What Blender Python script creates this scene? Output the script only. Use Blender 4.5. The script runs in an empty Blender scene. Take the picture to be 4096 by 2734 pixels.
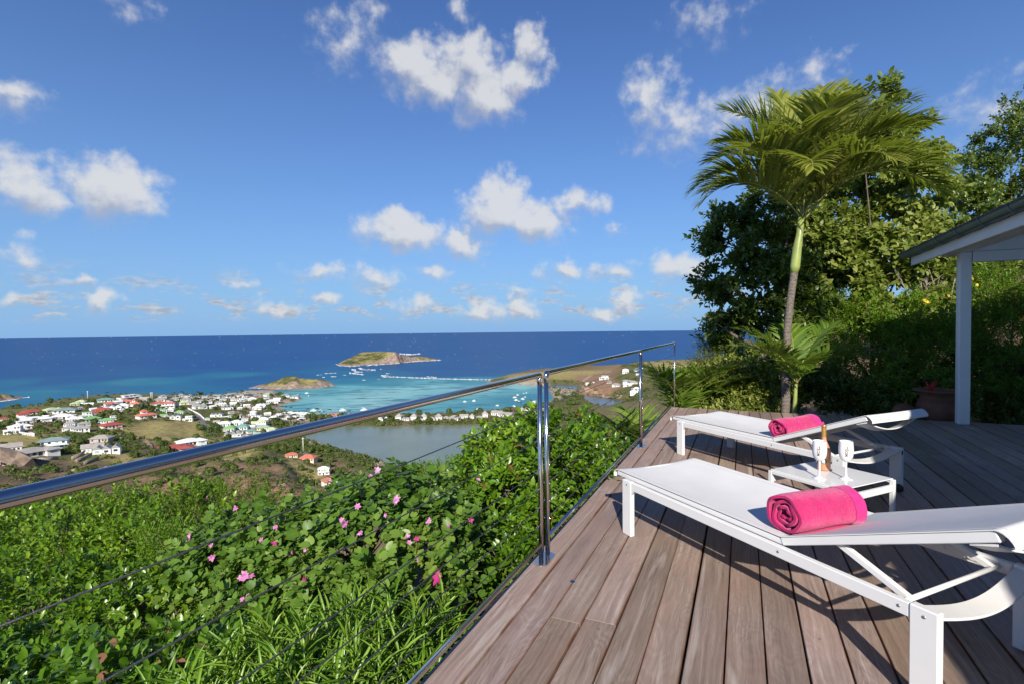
import bpy, math, random
import numpy as np
from mathutils import Vector, Matrix
R_ = math.radians
rng = np.random.default_rng(7)
random.seed(7)
SC = bpy.context.scene
COL = SC.collection

# ------------------------------------------------------------------ camera
CAMZ = 1.30
PITCH, ROLL = 51 / 2048.0, -0.0104
SRC_W, SRC_H, FPX = 4096.0, 2734.0, 2048.0
cF = np.array([0, math.cos(PITCH), -math.sin(PITCH)])
_U0 = np.array([0, math.sin(PITCH), math.cos(PITCH)])
_R0 = np.array([1.0, 0, 0])
cR = _R0 * math.cos(ROLL) + _U0 * math.sin(ROLL)
cU = -_R0 * math.sin(ROLL) + _U0 * math.cos(ROLL)
CAM = np.array([0, 0, CAMZ])
cam_data = bpy.data.cameras.new("camera")
cam_data.lens = 18.0
cam_data.sensor_width = 36.0
cam_data.clip_start = 0.05
cam_data.clip_end = 60000.0
cam = bpy.data.objects.new("camera", cam_data)
COL.objects.link(cam)
cam.matrix_world = Matrix(((cR[0], cU[0], -cF[0], CAM[0]), (cR[1], cU[1], -cF[1], CAM[1]),
                           (cR[2], cU[2], -cF[2], CAM[2]), (0, 0, 0, 1)))
SC.camera = cam

# ------------------------------------------------------------------ world, sun, exposure
SUN_EL, SUN_AZ = R_(30.0), R_(180 + 4.6)     # azimuth clockwise from +Y (view direction)
SKY_STRENGTH = 0.075
SUN_STRENGTH = 4.8
EXPOSURE = 0.55
SC.view_settings.view_transform = 'Standard'
SC.view_settings.look = 'None'
SC.view_settings.exposure = EXPOSURE
SC.view_settings.gamma = 1.0
SC.view_settings.use_curve_mapping = False
SC.cycles.max_bounces = 8
SC.cycles.transparent_max_bounces = 16
SC.cycles.caustics_reflective = False
SC.cycles.caustics_refractive = False
SC.cycles.use_denoising = True

sun_data = bpy.data.lights.new("sun", 'SUN')
sun_data.energy = SUN_STRENGTH
sun_data.angle = R_(0.53)
sun_data.color = (1.0, 0.93, 0.82)
sun = bpy.data.objects.new("sun", sun_data)
COL.objects.link(sun)
to_sun = Vector((math.sin(SUN_AZ) * math.cos(SUN_EL), math.cos(SUN_AZ) * math.cos(SUN_EL), math.sin(SUN_EL)))
sun.rotation_euler = to_sun.to_track_quat('Z', 'Y').to_euler()
sun.location = (0, -20, 40)

world = bpy.data.worlds.new("World")
SC.world = world
world.use_nodes = True

def build_sky():
    nt = world.node_tree
    N, L = nt.nodes, nt.links
    N.clear()
    def nd(t, **k):
        n = N.new(t)
        for a, v in k.items():
            setattr(n, a, v)
        return n
    def link(a, b):
        L.new(a, b)
    def math_(op, a, b=None, c=None, clamp=False):
        n = nd('ShaderNodeMath', operation=op, use_clamp=clamp)
        for i, x in enumerate((a, b, c)):
            if x is None:
                continue
            if isinstance(x, (int, float)):
                n.inputs[i].default_value = x
            else:
                link(x, n.inputs[i])
        return n.outputs[0]
    def vmath(op, a, b=None):
        n = nd('ShaderNodeVectorMath', operation=op)
        for i, x in enumerate((a, b)):
            if x is None:
                continue
            if isinstance(x, (tuple, list)):
                n.inputs[i].default_value = x
            else:
                link(x, n.inputs[i])
        return n.outputs['Value'] if op == 'LENGTH' else n.outputs[0]
    def maprange(x, a, b, c, d, smooth=True):
        n = nd('ShaderNodeMapRange', interpolation_type='SMOOTHSTEP' if smooth else 'LINEAR')
        link(x, n.inputs['Value'])
        for k, v in (('From Min', a), ('From Max', b), ('To Min', c), ('To Max', d)):
            n.inputs[k].default_value = v
        return n.outputs['Result']
    def mixc(fac, a, b):
        n = nd('ShaderNodeMix', data_type='RGBA')
        if isinstance(fac, float):
            n.inputs[0].default_value = fac
        else:
            link(fac, n.inputs[0])
        for i, x in ((6, a), (7, b)):
            if isinstance(x, tuple):
                n.inputs[i].default_value = x
            else:
                link(x, n.inputs[i])
        return n.outputs[2]
    out = nd('ShaderNodeOutputWorld')
    bg = nd('ShaderNodeBackground')
    bg.inputs['Strength'].default_value = SKY_STRENGTH
    link(bg.outputs[0], out.inputs[0])
    sky = nd('ShaderNodeTexSky')
    sky.sky_type = 'NISHITA'
    sky.sun_disc = False
    sky.sun_elevation = SUN_EL
    sky.sun_rotation = SUN_AZ
    sky.altitude = 120.0
    sky.air_density = 1.0
    sky.dust_density = 0.1
    sky.ozone_density = 2.6
    hs = nd('ShaderNodeHueSaturation')
    hs.inputs['Saturation'].default_value = SKY_SAT
    hs.inputs['Hue'].default_value = 0.512
    link(sky.outputs[0], hs.inputs['Color'])
    # direction as (azimuth, elevation) in radians
    tc = nd('ShaderNodeTexCoord')
    sep = nd('ShaderNodeSeparateXYZ')
    link(tc.outputs['Generated'], sep.inputs[0])
    az = math_('ARCTAN2', sep.outputs[0], sep.outputs[1])
    el = math_('ARCSINE', sep.outputs[2])
    cmb = nd('ShaderNodeCombineXYZ')
    link(az, cmb.inputs[0]); link(el, cmb.inputs[1])
    p0 = cmb.outputs[0]
    def noise(vec, scale, detail, rough=0.55):
        n = nd('ShaderNodeTexNoise')
        n.inputs['Scale'].default_value = scale
        n.inputs['Detail'].default_value = detail
        n.inputs['Roughness'].default_value = rough
        link(vec, n.inputs['Vector'])
        return n
    wn = noise(p0, 14.0, 4.0)
    wv = vmath('SUBTRACT', wn.outputs['Color'], (0.5, 0.5, 0.5))
    wv = vmath('MULTIPLY', wv, (0.11, 0.085, 0.0))
    p = vmath('ADD', p0, wv)
    D = Dl = None
    for (a, e, ra, re, w) in CLOUDS:
        v = vmath('SUBTRACT', p, (a, e, 0))
        v = vmath('MULTIPLY', v, (1 / ra, 1 / re, 0))
        d = math_('MULTIPLY_ADD', vmath('LENGTH', v), -w, w)
        v2 = vmath('ADD', v, (0.12, 0.45, 0))
        d2 = math_('MULTIPLY_ADD', vmath('LENGTH', v2), -w, w)
        D = d if D is None else math_('MAXIMUM', D, d)
        Dl = d2 if Dl is None else math_('MAXIMUM', Dl, d2)
    fine = noise(p0, 30.0, 7.0, 0.56).outputs['Fac']
    f0 = math_('SUBTRACT', fine, 0.5)
    dens = math_('MULTIPLY_ADD', f0, 1.15, D)
    # band of small cumulus far out over the horizon
    bv = vmath('MULTIPLY', p0, (1.0, 2.6, 0))
    bn = noise(bv, 17.0, 8.0, 0.6).outputs['Fac']
    b1 = maprange(el, 0.012, 0.032, 0.0, 1.0)
    b2 = maprange(el, 0.045, 0.125, 1.0, 0.0)
    band = math_('MULTIPLY', b1, b2)
    bd = math_('MULTIPLY', maprange(bn, 0.49, 0.63, 0.0, 0.8), band)
    # lit side / grey underside
    diff = math_('SUBTRACT', Dl, D)
    shade = maprange(math_('MULTIPLY_ADD', f0, -0.9, diff), -0.30, 0.42, 0.0, 1.0)
    crisp = maprange(dens, 0.02, 0.62, 0.0, 1.0)
    soft = maprange(dens, -0.08, 0.90, 0.0, 1.0)
    cover = math_('ADD', math_('MULTIPLY', crisp, math_('SUBTRACT', 1.0, shade)), math_('MULTIPLY', soft, shade))
    lit = tuple(x * CLOUD_GAIN for x in (0.96, 0.975, 1.0)) + (1,)
    grey = tuple(x * CLOUD_GAIN for x in (0.54, 0.58, 0.70)) + (1,)
    ccol = mixc(math_('MULTIPLY', shade, 0.95), lit, grey)
    # pale blue haze thickening evenly towards the horizon, all the way round
    hz = math_('EXPONENT', math_('MULTIPLY', math_('MAXIMUM', el, 0.0), -3.6))
    tint = nd('ShaderNodeMix', data_type='RGBA', blend_type='MULTIPLY')
    tint.inputs[0].default_value = 1.0
    link(hs.outputs[0], tint.inputs[6]); tint.inputs[7].default_value = (0.54, 0.79, 1.10, 1)
    air = mixc(hz, tint.outputs[2], (2.40, 4.35, 7.20, 1))
    base = mixc(math_('MULTIPLY', cover, 0.90), air, ccol)
    bn2 = maprange(noise(bv, 60.0, 3.0).outputs['Fac'], 0.35, 0.65, 0.0, 1.0)
    bcol = mixc(bn2, tuple(x * CLOUD_GAIN for x in (0.50, 0.56, 0.68)) + (1,), tuple(x * CLOUD_GAIN for x in (0.80, 0.83, 0.87)) + (1,))
    final = mixc(bd, base, bcol)
    link(final, bg.inputs['Color'])

SKY_SAT = 1.12
CLOUD_GAIN = 6.9
def _dir_px(dx, dy):
    """azimuth/elevation of a direction noted off the photograph (units of 2349 px width)"""
    x, y = dx * SRC_W / 2349.0, dy * SRC_W / 2349.0
    d = cF + cR * (x - SRC_W / 2) / FPX - cU * (y - SRC_H / 2) / FPX
    d = d / np.linalg.norm(d)
    return math.atan2(d[0], d[1]), math.asin(d[2])
_cl = [(960,160,100,76,.95),(1080,145,100,84,.95),(1110,215,100,80,.95),(1217,120,42,75,.8),(1185,190,70,60,.9),(1000,190,120,70,.9),
 (800,80,85,105,.36),(860,50,50,80,.32),(300,12,80,30,.36),(1055,15,30,50,.34),
 (60,425,92,82,.95),(265,438,118,92,1.05),(25,205,90,52,.75),
 (1140,475,78,82,1.1),(1225,505,92,55,1),(930,528,132,46,.95),(1060,555,66,52,.9),(1330,465,74,42,.6),(1415,532,30,22,.5),
 (1490,235,75,95,.58),(1570,285,115,85,.48),(1725,240,155,65,.46),(1870,172,64,52,.48),(1620,45,100,60,.36),(2250,250,120,80,.36),
 (1565,612,86,58,.8),(1290,618,76,30,.75),(1410,624,70,24,.65),(865,632,86,30,.7),(740,620,76,24,.5),(1000,634,50,20,.5),
 (180,645,40,22,.8),(60,580,70,28,.5),(235,686,58,26,.75),(50,692,70,28,.7),(640,710,80,22,.7),(560,665,40,16,.5),(755,680,40,18,.7),(950,692,60,18,.6),(1190,676,40,18,.6),(1440,692,44,30,.95),(1190,708,50,32,.9),(1110,713,70,24,.8),(1380,713,50,22,.8)]
CLOUDS = []
for dx, dy, rx, ry, w in _cl:
    a, e = _dir_px(dx, dy)
    a2, _ = _dir_px(dx + rx, dy); _, e2 = _dir_px(dx, dy - ry)
    CLOUDS.append((a, e, abs(a2 - a) * 1.15, abs(e2 - e) * 1.15, w))
world.cycles.sampling_method='MANUAL'; world.cycles.sample_map_resolution=256
build_sky()

# ------------------------------------------------------------------ helpers
def ray(px, py):
    return cF + cR * (px - SRC_W / 2) / FPX - cU * (py - SRC_H / 2) / FPX
def at_z(px, py, z):
    d = ray(px, py)
    return CAM + d * ((z - CAMZ) / d[2])
def at_y(px, py, y):
    d = ray(px, py)
    return CAM + d * (y / d[1])

def tag(o, label=None, cat=None, group=None, kind=None):
    if label: o["label"] = label
    if cat: o["category"] = cat
    if group: o["group"] = group
    if kind: o["kind"] = kind
    return o
def empty(name, loc=(0, 0, 0), rz=0.0):
    o = bpy.data.objects.new(name, None)
    o.empty_display_size = 0.2
    COL.objects.link(o)
    o.location = loc
    o.rotation_euler = (0, 0, rz)
    return o
def link_mesh(name, me, parent=None, loc=None):
    o = bpy.data.objects.new(name, me)
    COL.objects.link(o)
    if parent is not None:
        o.parent = parent
    if loc is not None:
        o.location = loc
    return o
def np_mesh(name, V, F, mat=None, smooth=False):
    """fast mesh from (n,3) verts and a list of face arrays, each (m,k)"""
    me = bpy.data.meshes.new(name)
    V = np.asarray(V, np.float32)
    if isinstance(F, np.ndarray):
        F = [F]
    F = [np.asarray(f, np.int32) for f in F if len(f)]
    me.vertices.add(len(V))
    me.vertices.foreach_set("co", V.ravel())
    tot = sum(f.size for f in F)
    npoly = sum(len(f) for f in F)
    me.loops.add(tot)
    me.loops.foreach_set("vertex_index", np.concatenate([f.ravel() for f in F]))
    me.polygons.add(npoly)
    ls, s = [], 0
    for f in F:
        ls.append(s + np.arange(len(f)) * f.shape[1])
        s += f.size
    me.polygons.foreach_set("loop_start", np.concatenate(ls).astype(np.int32))
    if smooth:
        me.polygons.foreach_set("use_smooth", np.ones(npoly, bool))
    me.update(calc_edges=True)
    if mat is not None:
        me.materials.append(mat)
    return me

class MB:
    """collects shapes, then links them as one mesh object"""
    def __init__(self):
        self.v, self.f, self.sm = [], [], []
    def add(self, vs, fs, smooth=False):
        b = len(self.v)
        self.v += [tuple(float(c) for c in p) for p in vs]
        for f in fs:
            self.f.append([b + i for i in f]); self.sm.append(smooth)
        return self
    def box(self, x0, x1, y0, y1, z0, z1, bev=0.0, M=None):
        if bev <= 0:
            vs = [(x, y, z) for x in (x0, x1) for y in (y0, y1) for z in (z0, z1)]
            fs = [(0, 1, 3, 2), (4, 6, 7, 5), (0, 4, 5, 1), (2, 3, 7, 6), (0, 2, 6, 4), (1, 5, 7, 3)]
        else:
            b = min(bev, (x1 - x0) * .45, (y1 - y0) * .45, (z1 - z0) * .45)
            vs, idx = [], {}
            for sx in (0, 1):
                for sy in (0, 1):
                    for sz in (0, 1):
                        X, Y, Z = (x0, x1)[sx], (y0, y1)[sy], (z0, z1)[sz]
                        xi, yi, zi = X + b * (1 - 2 * sx), Y + b * (1 - 2 * sy), Z + b * (1 - 2 * sz)
                        for k, p in enumerate(((X, yi, zi), (xi, Y, zi), (xi, yi, Z))):
                            idx[sx, sy, sz, k] = len(vs); vs.append(p)
            fs = []
            for s in (0, 1):
                a = [idx[s, 0, 0, 0], idx[s, 1, 0, 0], idx[s, 1, 1, 0], idx[s, 0, 1, 0]]
                c = [idx[0, s, 0, 1], idx[0, s, 1, 1], idx[1, s, 1, 1], idx[1, s, 0, 1]]
                d = [idx[0, 0, s, 2], idx[1, 0, s, 2], idx[1, 1, s, 2], idx[0, 1, s, 2]]
                fs += [a if s else a[::-1], c if s else c[::-1], d if s else d[::-1]]
            for s in (0, 1):
                for t in (0, 1):
                    e = [idx[s, t, 0, 0], idx[s, t, 1, 0], idx[s, t, 1, 1], idx[s, t, 0, 1]]
                    fs.append(e if (s != t) else e[::-1])
                    e = [idx[s, 0, t, 0], idx[s, 1, t, 0], idx[s, 1, t, 2], idx[s, 0, t, 2]]
                    fs.append(e[::-1] if (s != t) else e)
                    e = [idx[0, s, t, 1], idx[1, s, t, 1], idx[1, s, t, 2], idx[0, s, t, 2]]
                    fs.append(e if (s != t) else e[::-1])
            for sx in (0, 1):
                for sy in (0, 1):
                    for sz in (0, 1):
                        t = [idx[sx, sy, sz, k] for k in range(3)]
                        fs.append(t if (sx + sy + sz) % 2 else t[::-1])
        if M is not None:
            vs = [tuple(M @ Vector(p)) for p in vs]
        return self.add(vs, fs)
    def tube(self, pts, r, n=10, cap=True):
        pts = [Vector(p) for p in pts]
        rs = r if isinstance(r, (list, tuple, np.ndarray)) else [r] * len(pts)
        vs, fs = [], []
        prev = None
        for i, p in enumerate(pts):
            t = (pts[min(i + 1, len(pts) - 1)] - pts[max(i - 1, 0)]).normalized()
            if prev is None:
                up = Vector((0, 0, 1)) if abs(t.z) < .9 else Vector((1, 0, 0))
                a = t.cross(up).normalized()
            else:
                a = (prev - t * prev.dot(t)).normalized()
            prev = a
            b = t.cross(a)
            for k in range(n):
                w = 2 * math.pi * k / n
                vs.append(p + (a * math.cos(w) + b * math.sin(w)) * rs[i])
        for i in range(len(pts) - 1):
            for k in range(n):
                k2 = (k + 1) % n
                fs.append((i * n + k, i * n + k2, (i + 1) * n + k2, (i + 1) * n + k))
        self.add(vs, fs, True)
        if cap:
            b = len(self.v) - len(vs)
            self.f.append([b + k for k in range(n)][::-1]); self.sm.append(False)
            self.f.append([b + (len(pts) - 1) * n + k for k in range(n)]); self.sm.append(False)
        return self
    def lathe(self, prof, n=28, c=(0, 0, 0), sx=1.0, sy=1.0):
        vs, fs = [], []
        for (r, z) in prof:
            for k in range(n):
                w = 2 * math.pi * k / n
                vs.append((c[0] + r * math.cos(w) * sx, c[1] + r * math.sin(w) * sy, c[2] + z))
        for i in range(len(prof) - 1):
            for k in range(n):
                k2 = (k + 1) % n
                fs.append((i * n + k, i * n + k2, (i + 1) * n + k2, (i + 1) * n + k))
        return self.add(vs, fs, True)
    def sheet(self, G, smooth=True):
        """grid of points G[i][j]"""
        n, m = len(G), len(G[0])
        vs = [p for row in G for p in row]
        fs = [(i * m + j, (i + 1) * m + j, (i + 1) * m + j + 1, i * m + j + 1) for i in range(n - 1) for j in range(m - 1)]
        return self.add(vs, fs, smooth)
    def mesh(self, name, mat):
        me = bpy.data.meshes.new(name)
        me.from_pydata(self.v, [], self.f)
        me.polygons.foreach_set("use_smooth", self.sm)
        me.update()
        if mat is not None:
            me.materials.append(mat)
        return me
    def build(self, name, mat, parent=None, loc=None):
        return link_mesh(name, self.mesh(name, mat), parent, loc)

def copy_tree(o, parent=None):
    c = o.copy(); COL.objects.link(c)
    c.parent = parent
    for ch in o.children:
        copy_tree(ch, c)
    return c

# ------------------------------------------------------------------ materials
class NT:
    def __init__(self, name):
        self.m = bpy.data.materials.new(name)
        self.m.use_nodes = True
        self.t = self.m.node_tree
        self.t.nodes.clear()
        self.out = self.n('ShaderNodeOutputMaterial')
    def n(self, t, **k):
        x = self.t.nodes.new(t)
        for a, v in k.items():
            if a.startswith('_'):
                x.inputs[a[1:].replace('_', ' ')].default_value = v
            else:
                setattr(x, a, v)
        return x
    def l(self, a, b):
        self.t.links.new(a, b)
    def set(self, sock, v):
        if isinstance(v, bpy.types.NodeSocket):
            self.l(v, sock)
        elif isinstance(v, tuple) and len(v) == 3 and sock.type == 'RGBA':
            sock.default_value = v + (1,)
        else:
            sock.default_value = v
    def math(self, op, a, b=None, c=None, clamp=False):
        x = self.n('ShaderNodeMath', operation=op, use_clamp=clamp)
        for i, s in enumerate((a, b, c)):
            if s is not None: self.set(x.inputs[i], s)
        return x.outputs[0]
    def mix(self, f, a, b, blend='MIX'):
        x = self.n('ShaderNodeMix', data_type='RGBA', blend_type=blend)
        self.set(x.inputs[0], f); self.set(x.inputs[6], a); self.set(x.inputs[7], b)
        return x.outputs[2]
    def rng(self, v, a, b, c=0.0, d=1.0):
        x = self.n('ShaderNodeMapRange')
        self.l(v, x.inputs[0])
        for i, q in enumerate((a, b, c, d)):
            x.inputs[i + 1].default_value = q
        return x.outputs[0]
    def coord(self, which='Object', scale=None, loc=None, rot=None):
        o = self.n('ShaderNodeTexCoord').outputs[which]
        if scale or loc or rot:
            m = self.n('ShaderNodeMapping')
            self.l(o, m.inputs[0])
            if scale: m.inputs['Scale'].default_value = scale
            if rot: m.inputs['Rotation'].default_value = rot
            if loc is not None:
                self.set(m.inputs['Location'], loc)
            o = m.outputs[0]
        return o
    def pos(self):
        return self.n('ShaderNodeNewGeometry').outputs['Position']
    def noise(self, vec, scale, detail=4.0, rough=0.55, dist=0.0):
        x = self.n('ShaderNodeTexNoise')
        if vec is not None: self.l(vec, x.inputs['Vector'])
        x.inputs['Scale'].default_value = scale
        x.inputs['Detail'].default_value = detail
        x.inputs['Roughness'].default_value = rough
        x.inputs['Distortion'].default_value = dist
        return x.outputs['Fac']
    def ramp(self, v, stops):
        x = self.n('ShaderNodeValToRGB')
        self.l(v, x.inputs[0])
        e = x.color_ramp.elements
        while len(e) < len(stops): e.new(0.5)
        for i, (p, c) in enumerate(stops):
            e[i].position = p; e[i].color = tuple(c) + (1,)
        return x.outputs[0]
    def bump(self, h, strength=0.3, dist=0.01):
        x = self.n('ShaderNodeBump')
        self.l(h, x.inputs['Height'])
        x.inputs['Strength'].default_value = strength
        x.inputs['Distance'].default_value = dist
        return x.outputs[0]
    def bsdf(self, color, rough=0.5, metal=0.0, spec=0.5, normal=None, **k):
        b = self.n('ShaderNodeBsdfPrincipled')
        self.set(b.inputs['Base Color'], color)
        self.set(b.inputs['Roughness'], rough)
        self.set(b.inputs['Metallic'], metal)
        self.set(b.inputs['Specular IOR Level'], spec)
        if normal is not None: self.l(normal, b.inputs['Normal'])
        for a, v in k.items():
            self.set(b.inputs[a.replace('_', ' ')], v)
        return b.outputs[0]
    def done(self, sh):
        self.l(sh, self.out.inputs[0])
        return self.m

def plain(name, col, rough=0.5, metal=0.0, spec=0.5, var=0.0, scale=3.0, bump=0.0, bscale=40.0, bdist=0.004):
    t = NT(name)
    c = t.coord('Object')
    colour = col
    if var > 0:
        f = t.noise(c, scale, 5.0)
        colour = t.mix(t.rng(f, .3, .7), tuple(x * (1 - var) for x in col), tuple(min(1, x * (1 + var)) for x in col))
    nrm = t.bump(t.noise(c, bscale, 3.0), bump, bdist) if bump > 0 else None
    r = rough
    if var > 0:
        r = t.rng(t.noise(c, scale * 4, 3.0), .3, .7, max(0.02, rough * .8), min(1, rough * 1.2))
    return t.done(t.bsdf(colour, r, metal, spec, nrm))

def leaf_mat(name, dark, mid, light, rough=0.38, trans=0.28, spec=0.5, nscale=1.3, dead=None, deadp=0.0):
    t = NT(name)
    g = t.n('ShaderNodeNewGeometry')
    oi = t.n('ShaderNodeObjectInfo')
    rnd = t.math('FRACT', t.math('ADD', g.outputs['Random Per Island'], oi.outputs['Random']))
    cl = t.noise(g.outputs['Position'], nscale, 3.0)
    f = t.math('MULTIPLY_ADD', rnd, 0.62, t.rng(cl, .3, .7, -0.02, 0.42))
    col = t.ramp(f, [(0.05, dark), (0.5, mid), (0.98, light)])
    if dead is not None:
        r2 = t.math('FRACT', t.math('MULTIPLY', rnd, 37.7))
        col = t.mix(t.math('LESS_THAN', r2, deadp), col, dead)
    p = t.bsdf(col, rough, 0.0, spec)
    tr = t.n('ShaderNodeBsdfTranslucent')
    t.l(t.mix(0.6, col, (0.30, 0.42, 0.03), 'MIX'), tr.inputs[0])
    m = t.n('ShaderNodeMixShader')
    m.inputs[0].default_value = trans
    t.l(p, m.inputs[1]); t.l(tr.outputs[0], m.inputs[2])
    return t.done(m.outputs[0])

def wood_mat():
    t = NT("weathered_hardwood")
    oi = t.n('ShaderNodeObjectInfo')
    rnd = oi.outputs['Random']
    off = t.n('ShaderNodeCombineXYZ')
    t.l(t.math('MULTIPLY', rnd, 71.0), off.inputs[0]); t.l(t.math('MULTIPLY', rnd, 23.0), off.inputs[1])
    t.l(t.math('MULTIPLY', rnd, 9.0), off.inputs[2])
    c = t.coord('Object', loc=off.outputs[0])
    def sc(v, s):
        m = t.n('ShaderNodeVectorMath', operation='MULTIPLY')
        t.l(v, m.inputs[0]); m.inputs[1].default_value = s
        return m.outputs[0]
    # swirling figure: stretched noise contoured into rings (x runs along the plank)
    big = t.noise(sc(c, (1.1, 4.0, 1.0)), 1.4, 3.0, .5, .6)
    rings = t.math('FRACT', t.math('MULTIPLY', big, 17.0))
    rings = t.math('ABSOLUTE', t.math('SUBTRACT', rings, .5))
    rings = t.rng(rings, .0, .5, 0.0, 1.0)
    wob = t.n('ShaderNodeVectorMath', operation='ADD')
    wcm = t.n('ShaderNodeCombineXYZ'); t.l(t.math('MULTIPLY', t.math('SUBTRACT', t.noise(sc(c, (2.2, 5.0, 1.0)), 1.0, 2.0), .5), .05), wcm.inputs[1])
    t.l(c, wob.inputs[0]); t.l(wcm.outputs[0], wob.inputs[1])
    grain = t.noise(sc(wob.outputs[0], (1.6, 70.0, 20.0)), 1.0, 6.0, .72)
    fine = t.noise(sc(c, (26.0, 420.0, 60.0)), 1.0, 3.0, .7)
    patch = t.noise(sc(c, (1.0, 2.5, 1.0)), 2.2, 4.0)
    rmask = t.rng(t.noise(sc(c, (.7, 1.5, 1.0)), 1.3, 2.0), .46, .60, 0.02, .11)
    f = t.math('ADD', t.math('MULTIPLY', rings, rmask), t.math('MULTIPLY_ADD', grain, .82, t.math('MULTIPLY', fine, .27)))
    col = t.ramp(f, [(.30, (.108, .076, .060)), (.47, (.250, .188, .152)), (.62, (.345, .268, .222)), (.82, (.530, .445, .385))])
    red = t.mix(t.rng(patch, .42, .68, 0, .75), col, t.mix(.6, col, (.380, .255, .200), 'MIX'))
    tone = t.rng(t.math('FRACT', t.math('MULTIPLY', rnd, 7.31)), 0, 1, .72, 1.20)
    tn = t.n('ShaderNodeCombineXYZ')
    t.l(tone, tn.inputs[0]); t.l(t.math('MULTIPLY', tone, .99), tn.inputs[1]); t.l(t.math('MULTIPLY', tone, t.rng(rnd, 0, 1, .93, 1.07)), tn.inputs[2])
    col2 = t.mix(1.0, red, tn.outputs[0], 'MULTIPLY')
    # pale bleached sap streaks and rusty edges
    streak = t.noise(sc(c, (.8, 9.0, 1.0)), 1.0, 4.0, .6, .8)
    col3 = t.mix(t.rng(streak, .62, .72, 0, .6), col2, (.56, .50, .45))
    g = t.n('ShaderNodeTexCoord').outputs['Generated']
    sp = t.n('ShaderNodeSeparateXYZ'); t.l(g, sp.inputs[0])
    edge = t.math('ABSOLUTE', t.math('SUBTRACT', sp.outputs[1], .5))
    en = t.math('MULTIPLY', t.rng(edge, .44, .5, 0, 1), t.rng(t.noise(sc(c, (3, 20, 1)), 1.5, 3), .4, .6, 0, .8))
    col4 = t.mix(en, col3, (.20, .085, .045))
    spots = t.n('ShaderNodeTexVoronoi'); t.l(sc(c, (5.0, 9.0, 1.0)), spots.inputs['Vector']); spots.inputs['Scale'].default_value = 1.0
    col5 = t.mix(t.rng(spots.outputs['Distance'], .035, .06, .5, 0), col4, (.09, .055, .045))
    stain = t.noise(t.pos(), 1.1, 5.0, .6)
    col5 = t.mix(t.rng(stain, .38, .66, .42, 0), col5, t.mix(1.0, col5, (.62, .56, .52), 'MULTIPLY'))
    h = t.math('MULTIPLY_ADD', rings, .10, t.math('MULTIPLY_ADD', grain, 1.0, fine))
    return t.done(t.bsdf(col5, t.rng(grain, .3, .7, .52, .72), 0, .35, t.bump(h, .35, .0016)))

M = {}
M['wood'] = wood_mat()
M['white'] = plain('white_powder_coat', (.70, .695, .685), .38, 0, .4, .02, 6, .05, 300, .0006)
M['steel'] = plain('polished_steel', (.70, .655, .60), .15, 1.0, .5, .03, 9)
M['cable'] = plain('steel_cable', (.13, .13, .135), .42, .8, .5, .1, 60, .5, 420, .001)
def fabric_mat():
    t = NT('white_mesh_fabric')
    c = t.coord('Object')
    def wv(axis):
        w = t.n('ShaderNodeTexWave', wave_type='BANDS', bands_direction=axis)
        t.l(c, w.inputs[0]); w.inputs['Scale'].default_value = 110.0
        return w.outputs['Fac']
    weave = t.math('MULTIPLY', wv('X'), wv('Y'))
    n = t.noise(c, 5, 4)
    col = t.mix(t.rng(n, .3, .7), (.685, .68, .665), (.735, .73, .715))
    sp = t.noise(c, 330, 1)
    col = t.mix(t.rng(sp, .66, .72, 0, .25), col, (.5, .5, .5))
    return t.done(t.bsdf(col, .75, 0, .25, t.bump(weave, .25, .0012)))
M['fabric'] = fabric_mat()
def towel_mat(name, col, terry=True):
    t = NT(name)
    c = t.coord('Object')
    n1 = t.noise(c, 230 if terry else 60, 3, .7)
    n2 = t.noise(c, 16, 4)
    col_ = t.mix(t.rng(n2, .35, .65), tuple(x * .88 for x in col), tuple(min(1, x * 1.08) for x in col))
    col_ = t.mix(t.rng(n1, .35, .6, .35, 0), col_, tuple(x * .55 for x in col))
    h = t.math('MULTIPLY_ADD', n2, 2.0, n1)
    b = t.bsdf(col_, .95, 0, .1, t.bump(h, .9 if terry else .3, .006), Sheen_Weight=.55, Sheen_Roughness=.5, Sheen_Tint=(1, .45, .65, 1))
    return t.done(b)
M['towel'] = towel_mat('pink_terry', (.52, .014, .125))
M['towel_hem'] = towel_mat('pink_hem', (.54, .030, .20), False)
M['plastic'] = plain('white_plastic', (.78, .78, .78), .22, 0, .5)
M['glass_top'] = plain('frosted_white_glass', (.74, .75, .745), .10, 0, .5)
M['gold'] = plain('gold_foil', (.62, .34, .085), .38, .65, .5, .08, 40)
M['copper_ink'] = plain('copper_ink', (.10, .055, .03), .5)
M['black_ink'] = plain('black_ink', (.02, .02, .022), .5)
M['cream_ink'] = plain('cream_ink', (.72, .70, .64), .6)
def rose_glass():
    t = NT('rose_wine_bottle_glass')
    b = t.bsdf((.95, .50, .30), .04, 0, .5, None, IOR=1.2, Transmission_Weight=.55)
    d = t.n('ShaderNodeBsdfDiffuse'); d.inputs[0].default_value = (.72, .30, .155, 1)
    m = t.n('ShaderNodeMixShader'); m.inputs[0].default_value = .35
    t.l(b, m.inputs[1]); t.l(d.outputs[0], m.inputs[2])
    return t.done(m.outputs[0])
M['rose'] = rose_glass()
M['rubber'] = plain('black_rubber', (.03, .03, .03), .7)
M['paint'] = plain('white_house_paint', (.80, .79, .77), .5, 0, .4, .04, 2.0, .15, 30, .002)
M['zinc'] = plain('green_grey_zinc', (.16, .20, .185), .42, .55, .5, .15, 4.0)
M['shingle'] = plain('grey_wood_shingle', (.19, .165, .145), .85, 0, .2, .35, 6.0, .5, 60, .006)
M['terracotta'] = plain('terracotta', (.20, .095, .06), .8, 0, .2, .2, 6.0, .3, 40, .006)
M['red_petal'] = plain('red_petal', (.50, .02, .03), .6)
M['soil'] = plain('soil', (.10, .07, .05), .95, 0, .1, .4, 5.0, .8, 18, .03)

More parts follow.
